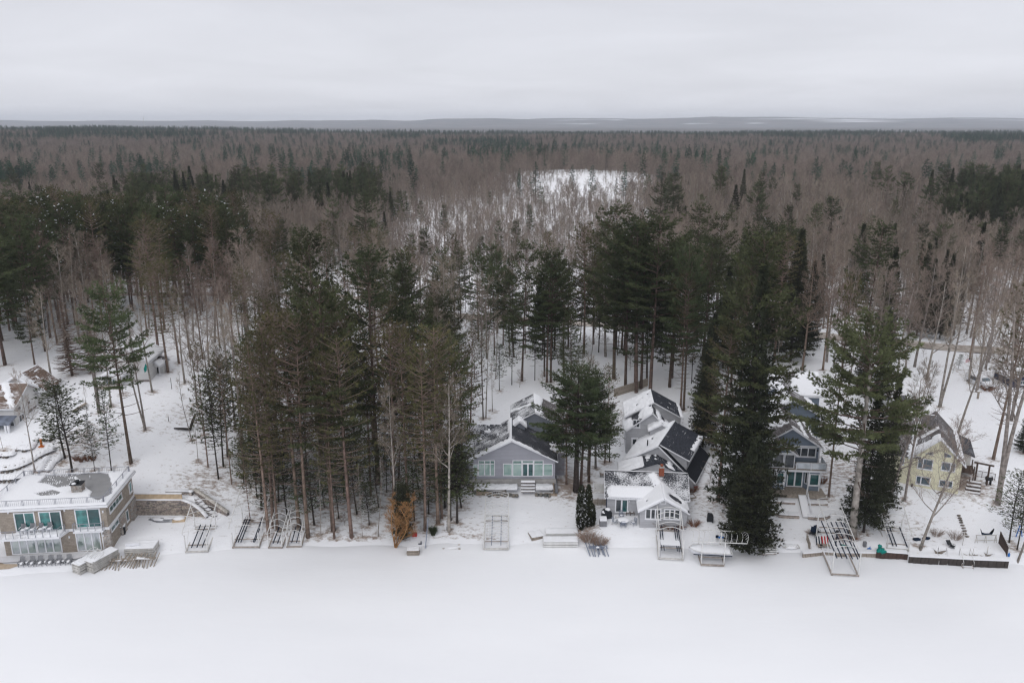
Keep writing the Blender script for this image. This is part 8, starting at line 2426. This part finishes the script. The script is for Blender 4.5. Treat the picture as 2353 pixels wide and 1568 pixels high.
# timber edging and debris before the grey gabled house
r = empty('timber_edging', tuple(G(*zG(240, 1285))), 0, 'long curved timber edging in the snow before the grey gabled house', 'edging')
o = Vector(r.location); P = [G(*zG(*p)) for p in ((240, 1285), (330, 1290), (430, 1290), (520, 1300), (620, 1320), (715, 1328))]
for a, b in zip(P, P[1:]): MB().bar(a - o + Vector((0, 0, .16)), b - o + Vector((0, 0, .16)), .16, .34).build('timber', M['wood'], r)
r = empty('timber_edging', tuple(G(*zG(1195, 1362))), 0, 'short timber edging at the lawn corner near the pines', 'edging')
o = Vector(r.location); q = G(*zG(1330, 1370)) - o; MB().bar((0, 0, .15), q + Vector((0, 0, .15)), .2, .3).build('timber', M['newwood2'], r)
r = empty('side_steps_wall', tuple(G(*zG(1290, 1350))), 0, 'timber-framed grey side wall running up from the lawn corner', 'low wall')
o = Vector(r.location); q = G(*zG(1275, 1185)) - o
MB().bar((0, 0, .35), q + Vector((0, 0, .5)), .14, .7).build('timber', M['newwood2'], r); MB().bar((.35, 0, .3), q + Vector((.35, 0, .45)), .35, .6).build('wall_face', M['grey'], r)
q = G(*z10(1390, 1250)); c = empty('upturned_boat', tuple(q), rad(10), 'snow-buried dinghy with three stones beside it on the shore', 'boat')
MB().blob((-.6, 0, -.05), (1.1, .5, .32), 14, 5, half=True, amp=.2).build('snow', M['snow'], c); MB().tube([(-1.6, 0, .12), (-.6, -.5, .16), (.4, -.42, .18)], .04, 5).build('gunwale', M['alu_white'], c)
for i, (x, y) in enumerate(((.35, .45), (.3, -.5), (-1.6, -.2))): MB().blob((x, y, .1), (.2, .16, .18), 7, 5, amp=.4, seed=i).build('stone', M['stone_lt'], c)
q = G(*z10(785, 1075)); c = empty('red_chest', tuple(q), 0, 'small red tackle box under the grove by the willow', 'box'); MB().box(-.28, .28, -.2, .2, 0, .35).build('box_body', M['red'], c); MB().box(-.3, .3, -.22, .22, .35, .42).build('lid', M['red'], c)
q = G(*z10(878, 1195)); c = empty('boot_scraper', tuple(q), 0, 'small dark boat winch stand in the snow right of the willow', 'stand'); MB().cyl(0, 0, 0, .4, .07, 8).build('post', M['navy'], c); MB().box(-.35, -.05, -.06, .06, 0, .1).build('foot', M['navy'], c)

# ------------------------------------------------------------------ vehicles
def vehicle(px, py, rz, label, m, kind='car', L=4.4, W_=1.75, H=1.45):
    q = G(px, py); c = empty('parked_' + kind, tuple(q), rz, label, kind)
    hw = W_ / 2
    prof = [(0, .25), (0, .75), (.15, .88), (1.15, .98), (1.75, H - .02), (L - .9, H), (L - .1, 1.0), (L, .8), (L, .25)] if kind == 'car' else [(0, .3), (0, .95), (.35, 1.1), (.95, 1.2), (1.45, H - .02), (L - .15, H), (L, 1.1), (L, .3)]
    MB().prism(prof, 'x', -hw, hw, 0).build('body', M[m], c)
    a, b = prof[3], prof[4]
    ws = MB(); ws.add([(-hw * .86, a[0] + .04, a[1] + .05), (hw * .86, a[0] + .04, a[1] + .05), (hw * .76, b[0] - .03, b[1] - .05), (-hw * .76, b[0] - .03, b[1] - .05)], [(0, 1, 2, 3)])
    for v in range(len(ws.v)): x, y, z = ws.v[v]; ws.v[v] = (x, y - .03, z + .015)
    ws.build('windshield', M['gl_bluedark'], c)
    for s in (-1, 1):
        MB().box(s * hw - .012, s * hw + .012, b[0], L - .9, 1.0, H - .15).build('side_window', M['gl_dark'], c)
        MB().box(s * hw * .72 - .18, s * hw * .72 + .18, -.03, 0, .62, .78).build('headlight', M['white'], c)
        MB().box(s * (hw + .10) - .09, s * (hw + .10) + .09, b[0] - .45, b[0] - .35, .98, 1.1).build('mirror', M['black'], c)
        for y in (.85, L - .85): MB().tube([(s * hw - s * .18, y, .32), (s * hw + s * .02, y, .32)], .32, 14).build('wheel', M['black'], c)
    MB().box(-hw * .45, hw * .45, -.03, 0, .48, .66).build('grille', M['black'], c); MB().box(-hw, hw, -.06, -.003, .25, .42).build('bumper', M['black'], c)
    MB().blob((0, (b[0] + L - .9) / 2, H - .01), (hw * .85, (L - .9 - b[0]) / 2, .12), 12, 3, half=True).build('snow', M['snow'], c)
vehicle(*z11(1285, 950), rad(12), 'white van parked in the snow near the navy cabin', 'white', 'van', 4.8, 1.9, 1.75)
vehicle(*z11(225, 1260), rad(-4), 'dark car with a snowy hood just behind the yellow house', 'grey', 'car')
# flag on a pole, posts and fire wood near the van
q = G(*z11(968, 745)); c = empty('flagpole', tuple(q), 0, 'flagpole with a small red, white and blue flag on the lawn behind the yellow house', 'flagpole')
MB().cyl(0, 0, 0, 3.4, .035, 6).build('pole', M['bark_dark'], c)
fl = MB()
for k in range(7): fl.bar((-.02, 0, 3.2 - k * .075), (-.85, .02, 2.95 - k * .085), .02, .07, mi=k % 2)
fo = fl.build('flag', [M['flagred'], M['white']] if 'flagred' in M else [M['red'], M['white']], c)
MB().bar((-.02, -.015, 3.13), (-.34, -.012, 3.04), .02, .26).build('canton', M['navy'], fo)
q = G(*z11(650, 590)); o = MB().box(-.12, .12, -.1, .1, 0, 1.0).build('post', M['bark_dark'], None, tuple(q)); tag(o, 'short dark post beside the road behind the stout bare tree', 'post')
q = G(*z11(1105, 1075)); c = empty('bird_feeder', tuple(q), 0, 'wooden bird feeder post on the lawn before the white van', 'bird feeder')
MB().box(-.12, .12, -.12, .12, 0, 1.2).build('post', M['wood'], c); MB().box(-.35, .35, -.25, .25, 1.2, 1.28).build('tray', M['wood'], c); snow_blob(c, (0, 0, 1.28), (.3, .22, .1))
q = G(*z11(1650, 905)); c = empty('red_sled', tuple(q), 0, 'red sled leaning by the navy cabin', 'sled'); MB().blob((0, 0, .25), (.35, .15, .28), 10, 6).build('sled_body', M['red'], c); MB().box(.3, .9, -.1, .2, 0, .25).build('rope_box', M['black'], c)
shrub(*z11(1245, 960), 1.6, 1.0, 'twig_rust', 'brown shrub in front of the white van', 60, n=90)

# radio mast on the skyline
def mast():
    y = 5200.0; x = (330 - 1176) / FPX * (y * math.cos(PITCH)); top = YY(330, 268, y).z
    r = empty('radio_mast', (x, y, 0), 0, 'tiny lattice radio mast on the far skyline at left', 'radio mast')
    mb = MB()
    for k in range(3): mb.bar((math.cos(k * 2.1) * 1.2, math.sin(k * 2.1) * 1.2, 0), (math.cos(k * 2.1) * .8, math.sin(k * 2.1) * .8, top), .45)
    z = 5
    while z < top: mb.bar((-1.2, 0, z), (1.2, 0, z + 4), .3).bar((1.2, 0, z + 4), (-1.2, 0, z + 8), .3); z += 8
    mb.build('lattice', M['alu'], r)
    for z_ in (.55, .97): MB().box(-1.8, 1.8, -1, 1, top * z_ - 1.5, top * z_).build('platform', M['alu'], r)
mast()

# ------------------------------------------------------------------ the air: far hills fade to pale blue
hm = bpy.data.materials.new('haze'); hm.use_nodes = True
hn, hl = hm.node_tree.nodes, hm.node_tree.links; hn.clear()
ho = hn.new('ShaderNodeOutputMaterial'); pv = hn.new('ShaderNodeVolumePrincipled')
pv.inputs['Color'].default_value = (0.84, 0.90, 1.0, 1); pv.inputs['Density'].default_value = 8.5e-5; pv.inputs['Anisotropy'].default_value = 0.0
hl.new(pv.outputs[0], ho.inputs['Volume'])
hz = MB().box(-9600, 9600, -3300, 13700, -3.0, 150.0).build('haze', hm); tag(hz, 'thin winter haze', None, None, 'stuff')
